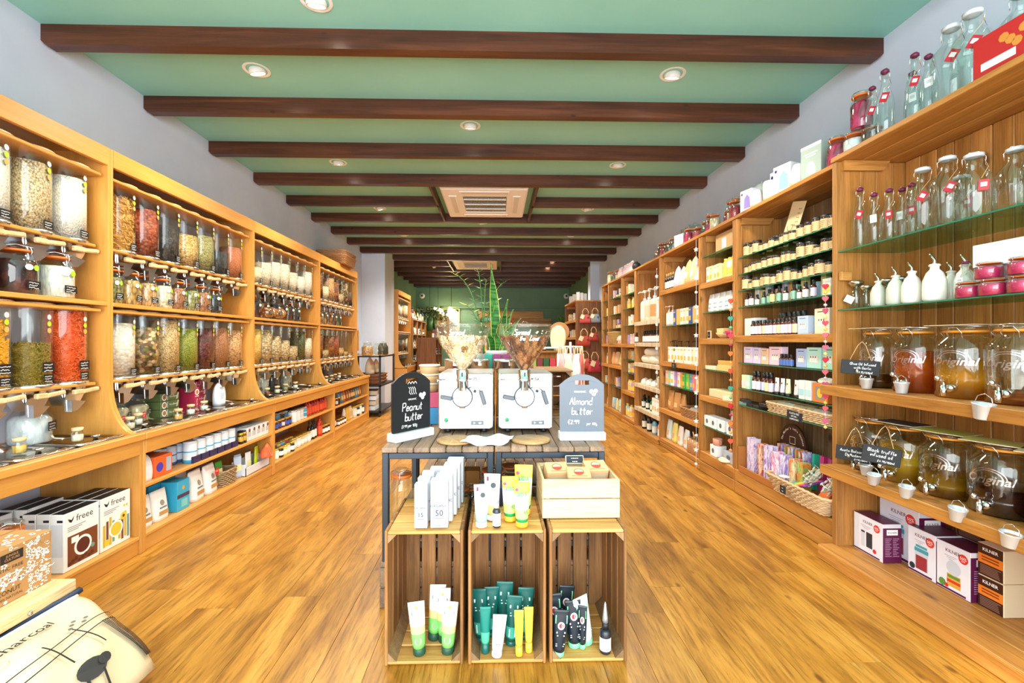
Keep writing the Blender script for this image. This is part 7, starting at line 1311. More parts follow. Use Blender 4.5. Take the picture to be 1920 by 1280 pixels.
# goods on the front crates
def organic(w, d, h, num):
    T = carton('white_toiletry_box', w, d, h, mat('cdd1da', .4))
    def f(mb): typed(mb, 'ORGANIC', 0, h*.44, w*.16, -d/2-.001, 0, bold=.02); typed(mb, num, 0, h*.26, w*.34, -d/2-.001, 0, bold=.02); mb.quad(-w*.3, h*.2, w*.3, h*.21, -d/2-.0006, 0); mb.quad(-w*.35, h*.04, w*.1, h*.05, -d/2-.0006, 0)
    return printed(T, f, [mat('3a4256', .5)])
o15, o50 = organic(.05, .035, .172, '15'), organic(.068, .05, .185, '50')
for i, (x, y, T, s, t) in enumerate(((-.296, 1.80, o15, 1, 'slim one marked 15 at the front'), (-.225, 1.81, o50, 1, 'wider one marked 50 at the front'), (-.295, 1.875, o15, 1.02, 'slim one behind the first'), (-.213, 1.875, o50, 1.0, 'second in the wide row'), (-.29, 1.95, o15, 1.03, 'third slim one'), (-.203, 1.945, o50, 1.02, 'third in the wide row'), (-.195, 2.02, o50, 1.04, 'fourth in the wide row, taller'), (-.187, 2.09, o50, 1.06, 'last and highest looking of the wide row'), (-.265, 2.05, o50, .9, 'rear one beside the tall clip jar'))):
    T.place((x, y, .523), RN.uniform(-.04, .04), 'white toiletry carton on the first upright crate, %s' % t, 'white toiletry cartons', sc=s)
LGRN = mat('7fd06a', .4); MINT = mat('a6e0b0', .4); TEALC = mat('0f7a6c', .35); TEALD = mat('0a5a52', .35); LB = mat('9ccbe4', .4)
wtu = tube_tpl('white_cream_tube', .06, .165, mat('f2f4f6', .35), mat('f0f2f4', .35), ((.0, .28, LB),)); tprint(wtu, lambda mb: (mb.disc(.005, .125, .01, 0, 0, 10), mb.quad(-.022, .10, .02, .107, 0, 1), mb.quad(-.02, .14, -.012, .155, 0, 2)), [mat('2a3a3a', .5), mat('b9c4d4', .5), PURP])
wtu.place((-.06, 1.80, .523), .1, 'white cream tube with pale blue bands at the front of the middle crate'); wtu.place((-.018, 1.875, .523), -.1, 'pale blue tube with yellow band behind the white cream tube', sc=1.12, over={'tube': [mat('dff0f0', .4), mat('e8e08a', .4)]})
spb = bottle_tpl('black_dropper_bottle', .016, .1, mat('23262c', .3), WH, mat('c9ced2', .25, .7), .045, .5, lab=(.06, .55), sh=.62); spb.place((-.0, 1.795, .523), 0, 'small black bottle with white label and silver dropper on the middle crate')
ytu = tube_tpl('yellow_sunscreen_tube', .062, .165, mat('f2ecd0', .35), mat('f2b42a', .35), ((.0, .08, mat('1f9a5a', .4)), (.08, .34, mat('bcdc7a', .4)), (.74, 1.1, mat('f6c83c', .4)))); tprint(ytu, lambda mb: (typed(mb, 'alba', -.002, .115, .018, 0, 0, bold=.02), mb.disc(-.02, .138, .006, 0, 1, 10), typed(mb, '45', .012, .05, .014, 0, 0)), [mat('2f9a4c', .5), mat('d83a6a', .5)])
for i, (x, y, s, t) in enumerate(((.1, 1.80, 1.05, 'front one'), (.055, 1.86, 1.08, 'second, a little behind'), (.115, 1.93, 1.25, 'tallest one at the back'))): ytu.place((x, y, .523), .1-.1*i, 'yellow and white tube with green band on the middle crate, %s' % t, 'yellow sun cream tubes', sc=s)
bt = Tpl('blue_tub', 'tub'); bt.part('tub', MB().lathe([(0, 0), (.05, 0), (.056, .07), (.058, .075)], 24), [mat('23366e', .3)]); bt.part('lid', MB().lathe([(.06, .072), (.062, .078), (.06, .09), (0, .092)], 24), [GL]); bt.place((-.015, 2.06, .523), 0, 'dark blue tub with clear lid behind the cream tubes', sc=1.1)
# tubes inside the crates
IZ = .019
gtu = tube_tpl('aloe_tube', .066, .205, mat('f4f2e4', .35), DKGREEN, ((.0, .36, LGRN), (.36, .5, mat('f2c88a', .4))), caph=.03); tprint(gtu, lambda mb: (mb.quad(-.02, .155, .02, .168, 0, 0), mb.disc(0, .182, .007, 0, 1, 8), mb.disc(.0, .06, .014, 0, 2, 12), mb.quad(-.018, .14, .018, .144, 0, 1)), [mat('1f6a58', .5), mat('e0b060', .5), MINT])
for i, (x, y, rz, t) in enumerate(((-.305, 1.81, .1, 'front pair, outer one'), (-.195, 1.815, -.1, 'front pair, inner one'), (-.262, 1.90, .15, 'rear pair, outer one'), (-.215, 1.885, -.05, 'rear pair, inner one'))):
    gtu.place((x, y, IZ), rz, 'white and green aloe tube with dark cap in the first crate, %s' % t, 'aloe tubes', rot=Matrix.Rotation(math.radians((-4, 3, 5, -2)[i]), 4, 'Y'), sc=(1, 1, (1, .98, 1.08, 1.05)[i]))
ttu = tube_tpl('teal_tube', .066, .2, TEALD, TEALD, ((.1, .3, mat('3fae9a', .35)),)); tprint(ttu, lambda mb: (mb.quad(-.018, .15, .018, .162, 0, 0), mb.quad(-.015, .13, .012, .134, 0, 0), mb.quad(-.015, .12, .008, .124, 0, 0), mb.quad(-.014, .04, .014, .07, 0, 0)), [mat('cfe8e0', .5)])
stu = tube_tpl('slim_tube', .034, .18, TEALC, TEALD, ((.0, .35, mat('4fb890', .35)),), caph=.04)
for i, (x, y, s, rx, t) in enumerate(((-.06, 1.885, 1.05, -5, 'at the outer side'), (.035, 1.93, 1.08, 0, 'at the back in the middle'), (.058, 1.86, .98, 5, 'in the middle showing a barcode'), (.11, 1.90, 1.03, 4, 'at the inner side'), (-.03, 1.92, 1.0, 3, 'half hidden behind the slim one'))): ttu.place((x, y, IZ), .08*(i-2), 'dark teal tube in the middle crate, %s' % t, 'dark teal tubes', sc=s, rot=Matrix.Rotation(math.radians(rx), 4, 'Y'))
stu.place((-.045, 1.81, IZ), 0, 'slim teal pointed tube at the front of the middle crate', sc=(1.3, 1.3, 1)); wt2 = tube_tpl('white_tube', .055, .16, mat('e4e8f0', .35), mat('e4e8f0', .35)); tprint(wt2, lambda mb: hand(mb, '~~', 0, .05, .011, 0), [mat('4a70b0', .5)]); wt2.place((.0, 1.79, IZ), .05, 'plain white tube at the front of the middle crate', rot=Matrix.Rotation(math.radians(5), 4, 'Y'))
for i, (x, y) in enumerate(((.088, 1.79), (.128, 1.81))): stu.place((x, y, IZ), 0, 'slim yellow tube at the front of the middle crate, %s one' % ('inner', 'outer')[i], 'slim yellow tubes', over={'tube': [mat('f0d040', .4), mat('e8c848', .4)], 'cap': [mat('f0c83c', .4)]}, sc=(1.1, 1.1, .98))
btu = tube_tpl('black_tube', .062, .175, mat('16222c', .35), mat('7fe0a0', .4), ()); tprint(btu, lambda mb: (mb.quad(-.024, .125, .024, .155, 0, 0), mb.disc(0, .118, .014, 0, 1, 14), mb.disc(0, .118, .009, 0, 2, 10), mb.quad(-.018, .09, .018, .096, 0, 1), mb.quad(-.015, .08, .015, .084, 0, 1), mb.quad(-.018, .05, .018, .053, 0, 1), mb.quad(-.018, .043, .014, .046, 0, 1)), [mat('7fe0a0', .4), CHW, mat('c8323c', .5)])
for i, (x, y, s, ry, t) in enumerate(((.245, 1.87, 1.12, -4, 'behind on the outer side'), (.243, 1.79, 1.0, 5, 'front one leaning out'), (.315, 1.84, 1.05, -2, 'central one'), (.275, 1.93, 1.12, 8, 'tilted one at the back'))): btu.place((x, y, IZ), .05*i, 'black tube with mint cap in the third crate, %s' % t, 'black and mint tubes', sc=s, rot=Matrix.Rotation(math.radians(ry), 4, 'Y'))
btu.place((.37, 1.86, IZ), .4, 'white backed tube with mint cap leaning in the third crate', over={'tube': [mat('e8ecf0', .4)]}, rot=Matrix.Rotation(math.radians(-10), 4, 'Y'), sc=1.12); btu.place((.347, 1.83, IZ), -.3, 'narrow black tube standing before the white backed one', sc=(.6, .8, .95))
pbt = Tpl('pointed_dropper_bottle', 'bottle'); pbt.part('bottle', MB().lathe([(0, 0, 0), (.02, 0, 0), (.0215, .004, 0), (.0215, .012, 1), (.0215, .06, 0), (.02, .08, 0), (.012, .088, 0)], 16), [mat('23282e', .3), CHW]); pbt.part('collar', MB().lathe([(.013, .088), (.013, .112)], 14), [BLK]); pbt.part('pointed_tip', MB().lathe([(.011, .112), (.01, .13), (.004, .18), (0, .19)], 12), [mat('c4c8cc', .3, .6)]); pbt.place((.432, 1.80, IZ), 0, 'black dropper bottle with tall pointed tip alone in the third crate', sc=1.05)
# lower shelf of the front tables
LS = .3265
jar.place((-.475, 2.29, LS), 0, 'tall ribbed clip-top jar on the lower table shelf beside the first crate', sc=(.95, .95, 1.4), skip=('contents', 'sticker', 'price_label'))
for i, (x, y, s, m) in enumerate(((-.34, 2.36, 1.2, brazil), (-.19, 2.33, 1.0, clr), (-.13, 2.42, .85, brazil), (.02, 2.40, 1.1, clr), (-.02, 2.52, 1.2, brazil), (.13, 2.36, 1.0, raisin), (.08, 2.62, 1.2, clr))): jar.place((x, y, LS), .3*i, 'squat clip jar on the lower table shelf, %s from the tall ribbed jar' % ORD[i], 'squat jars on the lower table shelf', sc=(s, s, s*.95), over={'contents': [m]}, skip=('sticker', 'price_label'))
for i in range(9): carton('greeting_card', .1, .006, .14, mat(('e8e4e0', 'c8b8c0', 'd8a0a0')[i % 3], .6)).place((.27+.016*i, 2.62, LS+.04), PI/2+.15, 'greeting card in the row under the almond grinder, %s' % ORD[i], 'greeting cards', rot=Matrix.Rotation(.1, 4, 'Y'))
carton('card_tray', .2, .16, .05, mat('8a6a48', .6)).place((.34, 2.62, LS), 0, 'brown tray holding the greeting cards')
carton('printed_magazine_stack', .14, .18, .2, mat('e8e6e4', .5)).place((.445, 2.5, LS), 0, 'stack of white printed leaflets at the end of the lower shelf')
for i, (x, c) in enumerate(((-.30, '4a4640'), (-.22, '8a5a2a'), (-.14, 'a8702a'), (-.05, '5a4030'), (.1, 'b8b0a0'))): carton('storage_carton', .08, .1, .16, mat(c, .6)).place((x, 2.75, LS), 0, '%s carton at the back of the lower shelf, %s' % (('dark grey', 'brown', 'amber', 'dark brown', 'grey')[i], ORD[i]), 'cartons at the back of the lower shelf')
# goods beside and behind the grinders
for i, (c, h, t) in enumerate((('3f9ad0', .1, 'blue patterned'), ('e0557a', .09, 'pink patterned'))): carton('wrapped_packet', .12, .16, h, mat(c, .5)).place((-.41, 2.82, TZ+.001+.101*i), .1, '%s packet in the stack behind the peanut sign' % t)
for i in range(3): 
    kt_ = Tpl('kraft_tub', 'tub'); kt_.part('tub', MB().lathe([(0, 0), (.055, 0), (.062, .045)], 20), [KRAFT]); kt_.part('lid', MB().lathe([(.065, .043), (.066, .05), (.06, .054), (0, .054)], 20), [mat('e4d4b8', .5)]); kt_.place((-.41, 2.80, TZ+.194+.055*i), 0, 'kraft paper tub with pale lid, %s of three stacked behind the peanut sign' % ORD[i], 'kraft tubs')
CZ = TZ+.306
st = Tpl('stainless_food_tin', 'tin'); st.part('tin', MB().lathe([(0, 0), (.075, 0), (.078, .004), (.078, .055), (.08, .057), (.08, .06)], 28), [STEEL]); st.part('lid', MB().lathe([(.081, .058), (.082, .062), (.082, .072), (.078, .076), (0, .078)], 28), [STEEL]); st.part('clip', MB().cbox(-.012, -.088, .03, .012, -.082, .07, .002), [CHROME])
for i, (x, y, l) in enumerate(((-.28, 3.14, 'behind the peanut cone'), (-.13, 3.16, 'between the two cones'), (.06, 3.12, 'below the plant pot'), (.18, 3.16, 'behind the almond cone'))): st.place((x, y, CZ), .2*i, 'round stainless food tin with clip lid, %s' % l, 'stainless food tins', sc=(1, 1, .95))
jar.place((-.13, 3.16, CZ+.078), 0, 'small clip-top jar on top of a stainless tin', sc=(.55, .55, .4), skip=('contents', 'sticker', 'price_label'))
ENC = {'teal': '12a08c', 'purple': '8a2a6a'}
for i, (x, c) in enumerate(((-.06, 'teal'), (.005, 'purple'), (.07, 'purple'))): carton('coloured_packet', .055, .04, .1, mat(ENC[c], .5)).place((x, 3.33, CZ), 0, '%s packet standing before the plant pot, %s' % (c, ORD[i]), 'coloured packets by the plant pot')
pot = Tpl('plant_pot', 'pot'); pot.part('pot', MB().lathe([(0, 0), (.06, 0), (.066, .005), (.078, .1), (.082, .104), (.082, .125), (.074, .125), (.07, .11), (0, .11)], 28), [mat('eae6e0', .6)]); pot.part('rim_band', MB().lathe([(.0815, .104), (.084, .106), (.084, .124), (.082, .126)], 28), [mat('d8d2ca', .6)]); pot.place((0, 3.42, CZ), 0, 'white plant pot with pale rim behind the grinders, holding the snake plant')
SNK = bpy.data.materials.new('snake plant leaf'); SNK.use_nodes = True; nt_, b_, N_, L_2 = nodes(SNK)
tc_ = N_('ShaderNodeTexCoord'); w_ = N_('ShaderNodeTexNoise'); mp_ = N_('ShaderNodeMapping'); mp_.inputs['Scale'].default_value = (8, 8, 60); L_2(tc_.outputs['Object'], mp_.inputs[0]); w_.inputs['Scale'].default_value = 1; L_2(mp_.outputs[0], w_.inputs['Vector']); r_2 = ramp(nt_, [(.35, '123a1c'), (.5, '2f6a2c'), (.65, '4f8a3a')]); L_2(w_.outputs[0], r_2.inputs[0]); L_2(r_2.outputs[0], b_.inputs['Base Color']); b_.inputs['Roughness'].default_value = .35
sp = link('snake_plant', None, None, (0, 3.42, CZ+.11)); tag(sp, 'tall snake plant with yellow edged leaves rising between the grinders', 'plant')
for (x, y, h, w, lx, ly, rz) in ((-.012, 0, .68, .03, -.02, .03, .1), (-.0, .01, .42, .026, .0, .02, -.3), (.03, -.01, .40, .024, .055, 0, .3), (.018, -.02, .26, .026, .02, -.02, -.1), (-.03, -.01, .2, .026, -.05, -.02, .4), (.04, .0, .26, .03, .13, .01, -.2), (.045, -.02, .14, .03, .06, -.03, .2), (.01, -.03, .16, .022, -.01, -.04, .1), (.03, .02, .33, .025, .09, .03, 0)):
    mb = MB(); K = 14; L_ = []; C_ = []; R_ = []; E0 = []; E1 = []
    for k in range(K+1):
        t = k/K; ww = w*(.55+.75*math.sin(PI*min(1, t*.9+.1))**.8)*(1 if t < .7 else (1-t)/.3*.9+.1*(1-t)) ; tw = rz+.8*t; cx, cy, cz = x+lx*t*t*1.2+.006*math.sin(t*5), y+ly*t, h*t
        dx, dy = math.cos(tw)*ww, math.sin(tw)*ww; fx, fy = -math.sin(tw)*.012, math.cos(tw)*.012
        E0.append((cx-dx, cy-dy, cz)); L_.append((cx-dx*.88, cy-dy*.88, cz)); C_.append((cx+fx, cy+fy, cz)); R_.append((cx+dx*.88, cy+dy*.88, cz)); E1.append((cx+dx, cy+dy, cz))
    rows_ = [E0, L_, C_, R_, E1]; vs = [p for rr in rows_ for p in rr]; n = K+1; fs = []; ms = []
    for a in range(4):
        for k in range(K): fs.append((a*n+k, a*n+k+1, (a+1)*n+k+1, (a+1)*n+k)); ms.append(1 if a in (0, 3) else 0)
    mb.add(vs, fs, 0, True); mb.m = ms; link('leaf', mb.mesh('leaf', [SNK, mat('c2c452', .4)]), sp)
zz = link('zz_plant', None, None, (-.10, 3.50, CZ)); tag(zz, 'glossy leafy potted plant with arching stems behind the peanut grinder', 'plant')
LEAFG = mat('3c6a2a', .35); LEAFY = mat('b6b84a', .4)
lfm = MB().add([(0, 0, 0), (.013, .022, .003), (0, .06, 0), (-.013, .022, .003)], [(0, 1, 2), (0, 2, 3)], 0, True).mesh('leaflet', [LEAFG])
link('pot', MB().lathe([(0, 0), (.05, 0), (.062, .1), (.058, .1), (0, .09)], 20).mesh('pot', [mat('8a8f88', .6)]), zz)
for (dx, dy, h) in ((-.22, .02, .62), (-.14, -.02, .38), (.02, .02, .58), (.16, 0, .56), (-.05, .05, .66), (.1, .05, .42)):
    P_ = [(dx*(k/10)**1.6, dy*k/10, .09+h*math.sin(k/10*1.45)/math.sin(1.45)) for k in range(11)]; st_ = link('stem', MB().tube(P_, [.006-.0004*k for k in range(11)], 6).mesh('stem', [LEAFG]), zz)
    for k in range(3, 11):
        for sg in (-1, 1):
            o = link('leaflet', lfm, st_, P_[k]); o.rotation_euler = (.5, RN.uniform(-.4, .4), sg*1.1+RN.uniform(-.3, .3)); o.scale = (1, 1, 1)
            if dx < -.1 and k > 6: o.material_slots[0].link = 'OBJECT'; o.material_slots[0].material = LEAFY
# ================================================================ AISLE AND BACK OF THE SHOP
rk = link('metal_rack', None, None, (0, 0, 0)); tag(rk, 'black metal rack with tray baskets at the end of the dispenser wall', 'rack'); x0, x1, y0, y1 = -2.62, -1.93, 7.62, 8.65
for x in (x0, x1-.03):
    for y in (y0, y1-.03): link('post', MB().cbox(x, y, .06, x+.03, y+.03, 1.03, .003).mesh('post', [BLK]), rk)
for z in (1.02, .53, .10):
    link('frame', MB().box(x0, y0, z-.025, x1, y0+.03, z).box(x0, y1-.03, z-.025, x1, y1, z).box(x0, y0, z-.025, x0+.03, y1, z).box(x1-.03, y0, z-.025, x1, y1, z).mesh('frame', [BLK]), rk); link('shelf', MB().box(x0+.03, y0+.03, z-.012, x1-.03, y1-.03, z-.002).mesh('shelf', [mat('2c2c2e', .5) if z != 1.02 else PLYY]), rk)
for x in (x0+.03, x1-.03): link('castor', MB().lathe([(0, 0), (.02, .004), (.026, .03), (.02, .06), (0, .06)], 10, 0, T3(x, y0+.03, 0)).mesh('castor', [BLK]), rk)
bigjar.place((-2.2, 7.8, 1.02), LW, 'large glass jar of orange apricots on the metal rack', sc=1.4, over={'contents': [soy]}, skip=('price_label',)); bigjar.place((-2.1, 8.1, 1.02), LW, 'empty clear jar behind the apricots on the metal rack', sc=1.3, skip=('price_label', 'contents')); bigjar.place((-2.08, 8.38, 1.02), LW, 'dark glass jar at the rear of the metal rack', sc=1.4, over={'glass_body': [mat('3a3a2c', .15)]}, skip=('price_label', 'contents'))
for k in range(3): wicker('stacked_basket_tray', .6, .5, .05, '', mat('8a5530', .7), 1.08, 4, n=36).place((-2.25, 8.0, .535+.055*k), LW, 'flat brown basket tray on the metal rack, %s of three' % ORD[k], 'flat basket trays')
for i, (y, s) in enumerate(((7.95, 1.3), (8.35, 1.1))): pouch_tpl('cream_cloth_bag', .2, .1, .22, mat('e0cfae', .8), roundtop=True, cat='bag').place((-2.2, y, .70), LW, 'cream cloth bag standing in the basket trays, %s' % ('taller one', 'shorter one')[i], 'cream cloth bags', sc=s)
for i in range(4): carton('paper_stack', .4, .3, .07, mat(('dfe3ea', 'cdbfae')[i % 2], .6)).place((-2.2, 7.9, .10+.085*i), LW+.06*i, '%s stack on the bottom of the metal rack, %s from the floor' % (('white paper', 'brown folder')[i % 2], ORD[i]), 'stacks on the metal rack')
ess = Tpl('end_shelf', 'shelf'); ess.part('board', MB().cbox(-2.66, 7.56, 1.44, -2.36, 7.86, 1.46, .003), [PLYY]); ess.part('side', MB().cbox(-2.66, 7.84, 1.1, -2.36, 7.86, 1.44, .003), [PLY]); ess.place((0, 0, 0), 0, 'small birch shelf fixed beyond the fourth dispenser bay')
for i, z in enumerate((1.462,)): jar.place((-2.45, 7.70, z), LW, 'clip-top jar of mixed nuts on the small end shelf', sc=1.3, over={'contents': [mixnut]})
# bag panel unit
PDK = knotty(wood('dark old pine', [(.25, '5a3416'), (.5, '7c4c22'), (.75, '96602f')], 'Z', 13, .08, .6, .12, .12), '2a1408')
bu = pine_unit(9.0, 10.4, 1.57, 'pine shelving unit whose dark plank end carries hanging handbags', (1.7, 1.35, 1.0, .5), (), 2.085, .1, 8, 0, GPINE, 2.08, sidem=PDK)
hb = Tpl('handbag', 'bag')
hb.part('body', MB().loft([[(x, y, z) for x, y in rbox(w, d, .03)] for w, d, z in ((.16, .07, 0), (.2, .1, .01), (.19, .09, .07), (.15, .05, .13), (.13, .03, .15))]), [WH]); hb.part('handle', MB().tube([(-.045, -.012, .14), (-.05, -.014, .2), (-.02, 0, .25), (.02, 0, .25), (.05, -.014, .2), (.045, -.012, .14)], .006, 6), [mat('e0bc84', .6)]); hb.part('paper_tag', MB().cbox(-.03, -.004, -.035, .03, 0, .035, .001, 0, T3(-.05, -.055, .11, 0, 0, .4)), [CREAM]); hb.part('charm', MB().lathe([(0, -.012), (.014, -.006), (.014, .006), (0, .012)], 10, 0, T3(.045, -.055, .1)), [mat('3a5a78', .5)])
for i, (x, z, s, c, t) in enumerate(((1.75, 1.62, 1.15, 'b84a48', 'pink-red one at the top'), (1.94, 1.63, 1.15, '8a929a', 'grey one at the top'), (1.72, 1.17, 1.35, 'b0402e', 'red one in the middle'), (1.91, 1.27, 1.1, 'a83a2c', 'small red one in the middle'), (1.74, .72, 1.4, 'c4544a', 'large coral one at the bottom'), (1.93, .66, 1.55, 'c03a44', 'crimson and green one at the bottom'))):
    hb.place((x, 8.93, z), .1*(i-2), 'handbag hanging on the dark plank panel, %s' % t, 'handbags on the plank panel', sc=s, over={'body': [mat(c, .7)]})
for i in range(9): minb.place((1.63+.05*(i % 3)*2, 9.1+.14*i, 2.086), RW, 'white bottle box on top of the bag panel unit, %s' % ORD[i], 'white boxes above the handbags', over={'carton': [mat('e8e8e8', .5)]}, sc=1.1)
UN['I'] = 'the handbag unit'
fill('I', 9.08, 10.3, [(1.702, 'm'), (1.352, 'c'), (1.002, 'm'), (.502, 'k'), (.102, 'm')], 11)
for o in list(col.objects):
    if o.parent is None and o.get('group') == 'goods in the handbag unit': o.location.x -= .41
# tote bag rail
tr = link('tote_rail', None, None, (.83, 5.1, 0)); tag(tr, 'white metal carousel rail hung with cloth tote bags behind the almond sign', 'rail')
link('pole', MB().tube([(0, 0, .03), (0, 0, 1.25)], .012, 10).mesh('pole', [WH]), tr); link('base', MB().lathe([(0, 0), (.2, 0), (.2, .01), (.03, .03), (0, .03)], 24).mesh('base', [WH]), tr)
link('ring', MB().tube([(.13*math.cos(k*PI/10), .13*math.sin(k*PI/10), 1.2) for k in range(20)], .006, 6, closed=True).tube([(-.13, 0, 1.2), (.13, 0, 1.2)], .005, 6).tube([(0, -.13, 1.2), (0, .13, 1.2)], .005, 6).mesh('ring', [WH]), tr)
tb = Tpl('tote_bag', 'bag'); tb.part('body', MB().loft([[(x, y, z) for x, y in rbox(w, .03, .012)] for w, z in ((.14, -.42), (.15, -.4), (.1, -.2), (.04, -.06))]), [WH]); tb.part('handle', MB().tube([(-.02, 0, -.07), (-.012, 0, .0), (0, 0, .02), (.012, 0, 0), (.02, 0, -.07)], .006, 5), [CREAM])
for k in range(10):
    a = k*PI/5; c = ('e8d8b8', 'e0e4ea', 'b8a090', 'ece4dc', 'a8846a', 'e8ecf2', 'c8a8a8', 'e4d4b4', 'd8dce4', 'c46a5a')[k]; tb.place((.83+.135*math.cos(a), 5.1+.135*math.sin(a), 1.18), a+PI/2, 'folded cloth tote bag hanging on the white rail, %s around the ring' % ORD[k], 'tote bags on the rail', over={'body': [mat(c, .8)]})
wm = Tpl('round_straw_hat', 'hat'); wm.part('brim', MB().lathe([(.02, .08), (.08, .075), (.09, .0), (.15, -.01), (.155, 0)], 24), [WICK]); 
wm.place((1.0, 7.2, 1.42), 0, 'round straw hat leaning upright on the back display', rot=Matrix.Rotation(1.3, 4, 'X')); hs = link('hat_stand', None, None, (1.0, 7.26, 0)); tag(hs, 'slim wooden stand that carries the straw hat', 'stand'); link('post', MB().tube([(0, 0, .02), (0, 0, 1.42)], .015, 8).mesh('post', [PALE]), hs); link('base', MB().lathe([(0, 0), (.15, 0), (.14, .02), (0, .02)], 20).mesh('base', [PALE]), hs)
cbg = pouch_tpl('woven_cream_bag', .22, .1, .3, mat('ead9b4', .8), roundtop=True, cat='bag')
gnd = link('display_gondola', None, None, (0, 0, 0)); tag(gnd, 'low white display stand of coloured boxes behind the almond grinder', 'stand')
for z in (.3, .62, .84, 1.16): link('shelf', MB().cbox(.35, 6.2, z, .95, 6.6, z+.02, .003).mesh('shelf', [WH]), gnd)
for x in (.35, .93): link('side', MB().cbox(x, 6.2, 0, x+.02, 6.6, 1.16, .003).mesh('side', [WH]), gnd)
cbg.place((.86, 6.35, 1.182), 0, 'cream woven bag standing on the white display stand'); 
for q, z in enumerate((.322, .642, .862)):
    for i in range(6): c = ('7a2a2a', '2a5a2c', 'c83a4a', 'd87a3a', '3a4a3a', '8ab04a')[(i+q*2) % 6]; carton('gift_box', .08, .1, .16, mat(c, .5)).place((.42+.09*i, 6.35, z), 0, '%s gift box on the white display stand, %s row' % (('dark red', 'green', 'crimson', 'orange', 'dark green', 'lime')[(i+q*2) % 6], ('lowest', 'middle', 'top')[q]), 'gift boxes on the display stand')
# left stock shelving behind the far dispensers
def stock(x0, x1, y0, y1, top, label, seed, face=1, m=PINE):
    t = link('stock_shelving', None, None, (0, 0, 0)); tag(t, label, 'shelving'); n = max(1, round((y1-y0)/.75))
    for k in range(n+1): y = y0+(y1-y0-.03)*k/n; link('upright', MB().cbox(x0, y, 0, x1, y+.03, top, .003).mesh('upright', [m]), t)
    zs = [top-.02, top-.40, top-.75, top-1.10, top-1.45, .08]
    for z in zs:
        if z > .05: link('shelf', MB().cbox(x0, y0+.03, z-.02, x1, y1-.03, z, .003).mesh('shelf', [m]), t)
    link('back', MB().box(x0, y0, 0, x0+.01, y1, top).mesh('back', [PDK]), t); r = random.Random(seed)
    for q, z in enumerate(zs):
        if z < .05: continue
        y = y0+.1; i = 0
        while y < y1-.1 and i < 20:
            c = r.choice([('7a2420', 'red'), ('2a4a6a', 'blue'), ('d8c8a0', 'cream'), ('2a2a28', 'black'), ('c88a3a', 'amber'), ('3a5a30', 'green'), ('e8e4dc', 'white')]); T = r.choice((gj, vb, gc, pb)); p = T.parts[0][0]
            if abs(((y-y0) % ((y1-y0)/n))-.0) > .06: T.place((x1-.08, y, z+.001), LW, '%s %s, %s on shelf %s of %s' % (c[1], T.cat, ORD[i], ('one', 'two', 'three', 'four', 'five', 'six')[q], label.split(',')[0]), 'goods on '+label.split(',')[0], sc=r.uniform(1.1, 1.6) if T is not pb else 1.3, over={p: [mat(c[0], .45)]})
            y += r.uniform(.12, .2); i += 1
stock(-2.6, -2.1, 11.5, 13.6, 1.85, 'the rear wine shelving, long and low beyond the far dispensers', 31)
stock(-1.9, -1.45, 10.9, 12.1, 1.35, 'the dark wine gondola, short, behind the peanut grinder', 32, m=PDK)
# back wall
mr = Tpl('wall_mirror', 'mirror'); mr.part('frame', MB().cbox(-2.6, 14.84, 1.30, -1.2, 14.86, 2.34, .003), [mat('c9b47a', .5)]); mr.part('glass', MB().box(-2.56, 14.835, 1.33, -1.24, 14.842, 2.31), [mat((.7, .72, .62), .05, 1)]); mr.place((0, 0, 0), 0, 'large mirror in a thin gilt frame on the sage green back wall')
blb = link('bulb_cluster', None, None, (-1.45, 14.6, 2.2)); tag(blb, 'cluster of glowing round bulbs hanging before the mirror', 'lamp'); EM = mat('ffe2a8', .5, emit=6)
bme = MB().lathe([(0, -.05), (.03, -.042), (.05, -.015), (.05, .015), (.03, .042), (0, .05)], 12).mesh('bulb', [EM])
for i, (x, z) in enumerate(((0, .1), (.08, .05), (-.08, .04), (.0, -.02), (.1, -.06), (-.1, -.08), (.02, -.13), (.14, .0), (-.05, .14), (-.03, -.16), (-.36, .08), (-.5, .12), (-.32, -.02))): link('bulb', bme, blb, (x, .05*math.sin(i), z))
link('cord', MB().tube([(0, 0, .1), (0, 0, .92)], .006, 6).tube([(-.42, 0, .1), (-.42, 0, .92)], .005, 6).mesh('cord', [BLK]), blb)
lampb = lamp('bulb_cluster_light', 'POINT', (-1.45, 14.3, 2.15), (0, 0, 0), 8, (1, .8, .5), shadow_soft_size=.15)
tvn = Tpl('trailing_plant', 'plant'); mb = MB(); r_ = random.Random(8)
for i in range(160): x = r_.uniform(-.45, .45); z = .25-abs(x)*.4*r_.random()-r_.random()*.35; mb.add([(0, 0, 0), (.03, 0, .03), (0, 0, .07), (-.03, 0, .03)], [(0, 1, 2, 3)], 0, False, T3(x, r_.uniform(-.1, .1), z, r_.uniform(0, 6), r_.uniform(-1, 1), r_.uniform(-2, 2)))
tvn.part('foliage', mb, [mat('3a5220', .6)], kind='stuff'); tvn.part('pot', MB().lathe([(0, -.5), (.08, -.5), (.1, -.1), (0, -.12)], 16), [mat('3f6a3a', .5)]); tvn.part('hanger', MB().tube([(0, 0, -.12), (0, 0, 1.0)], .006, 5), [BLK]); tvn.place((-2.1, 14.35, 2.1), 0, 'trailing green plant in a hanging pot before the mirror')
wp = link('wall_planks', None, None, (0, 0, 0)); tag(wp, 'two long pale planks fixed one above the other on the back wall', 'panel'); link('plank', MB().cbox(-.58, 14.86, 2.02, 1.53, 14.885, 2.25, .003).mesh('plank', [PINEX]), wp); link('plank', MB().cbox(-.4, 14.86, 1.75, 1.79, 14.885, 2.01, .003).mesh('plank', [PINEX]), wp)
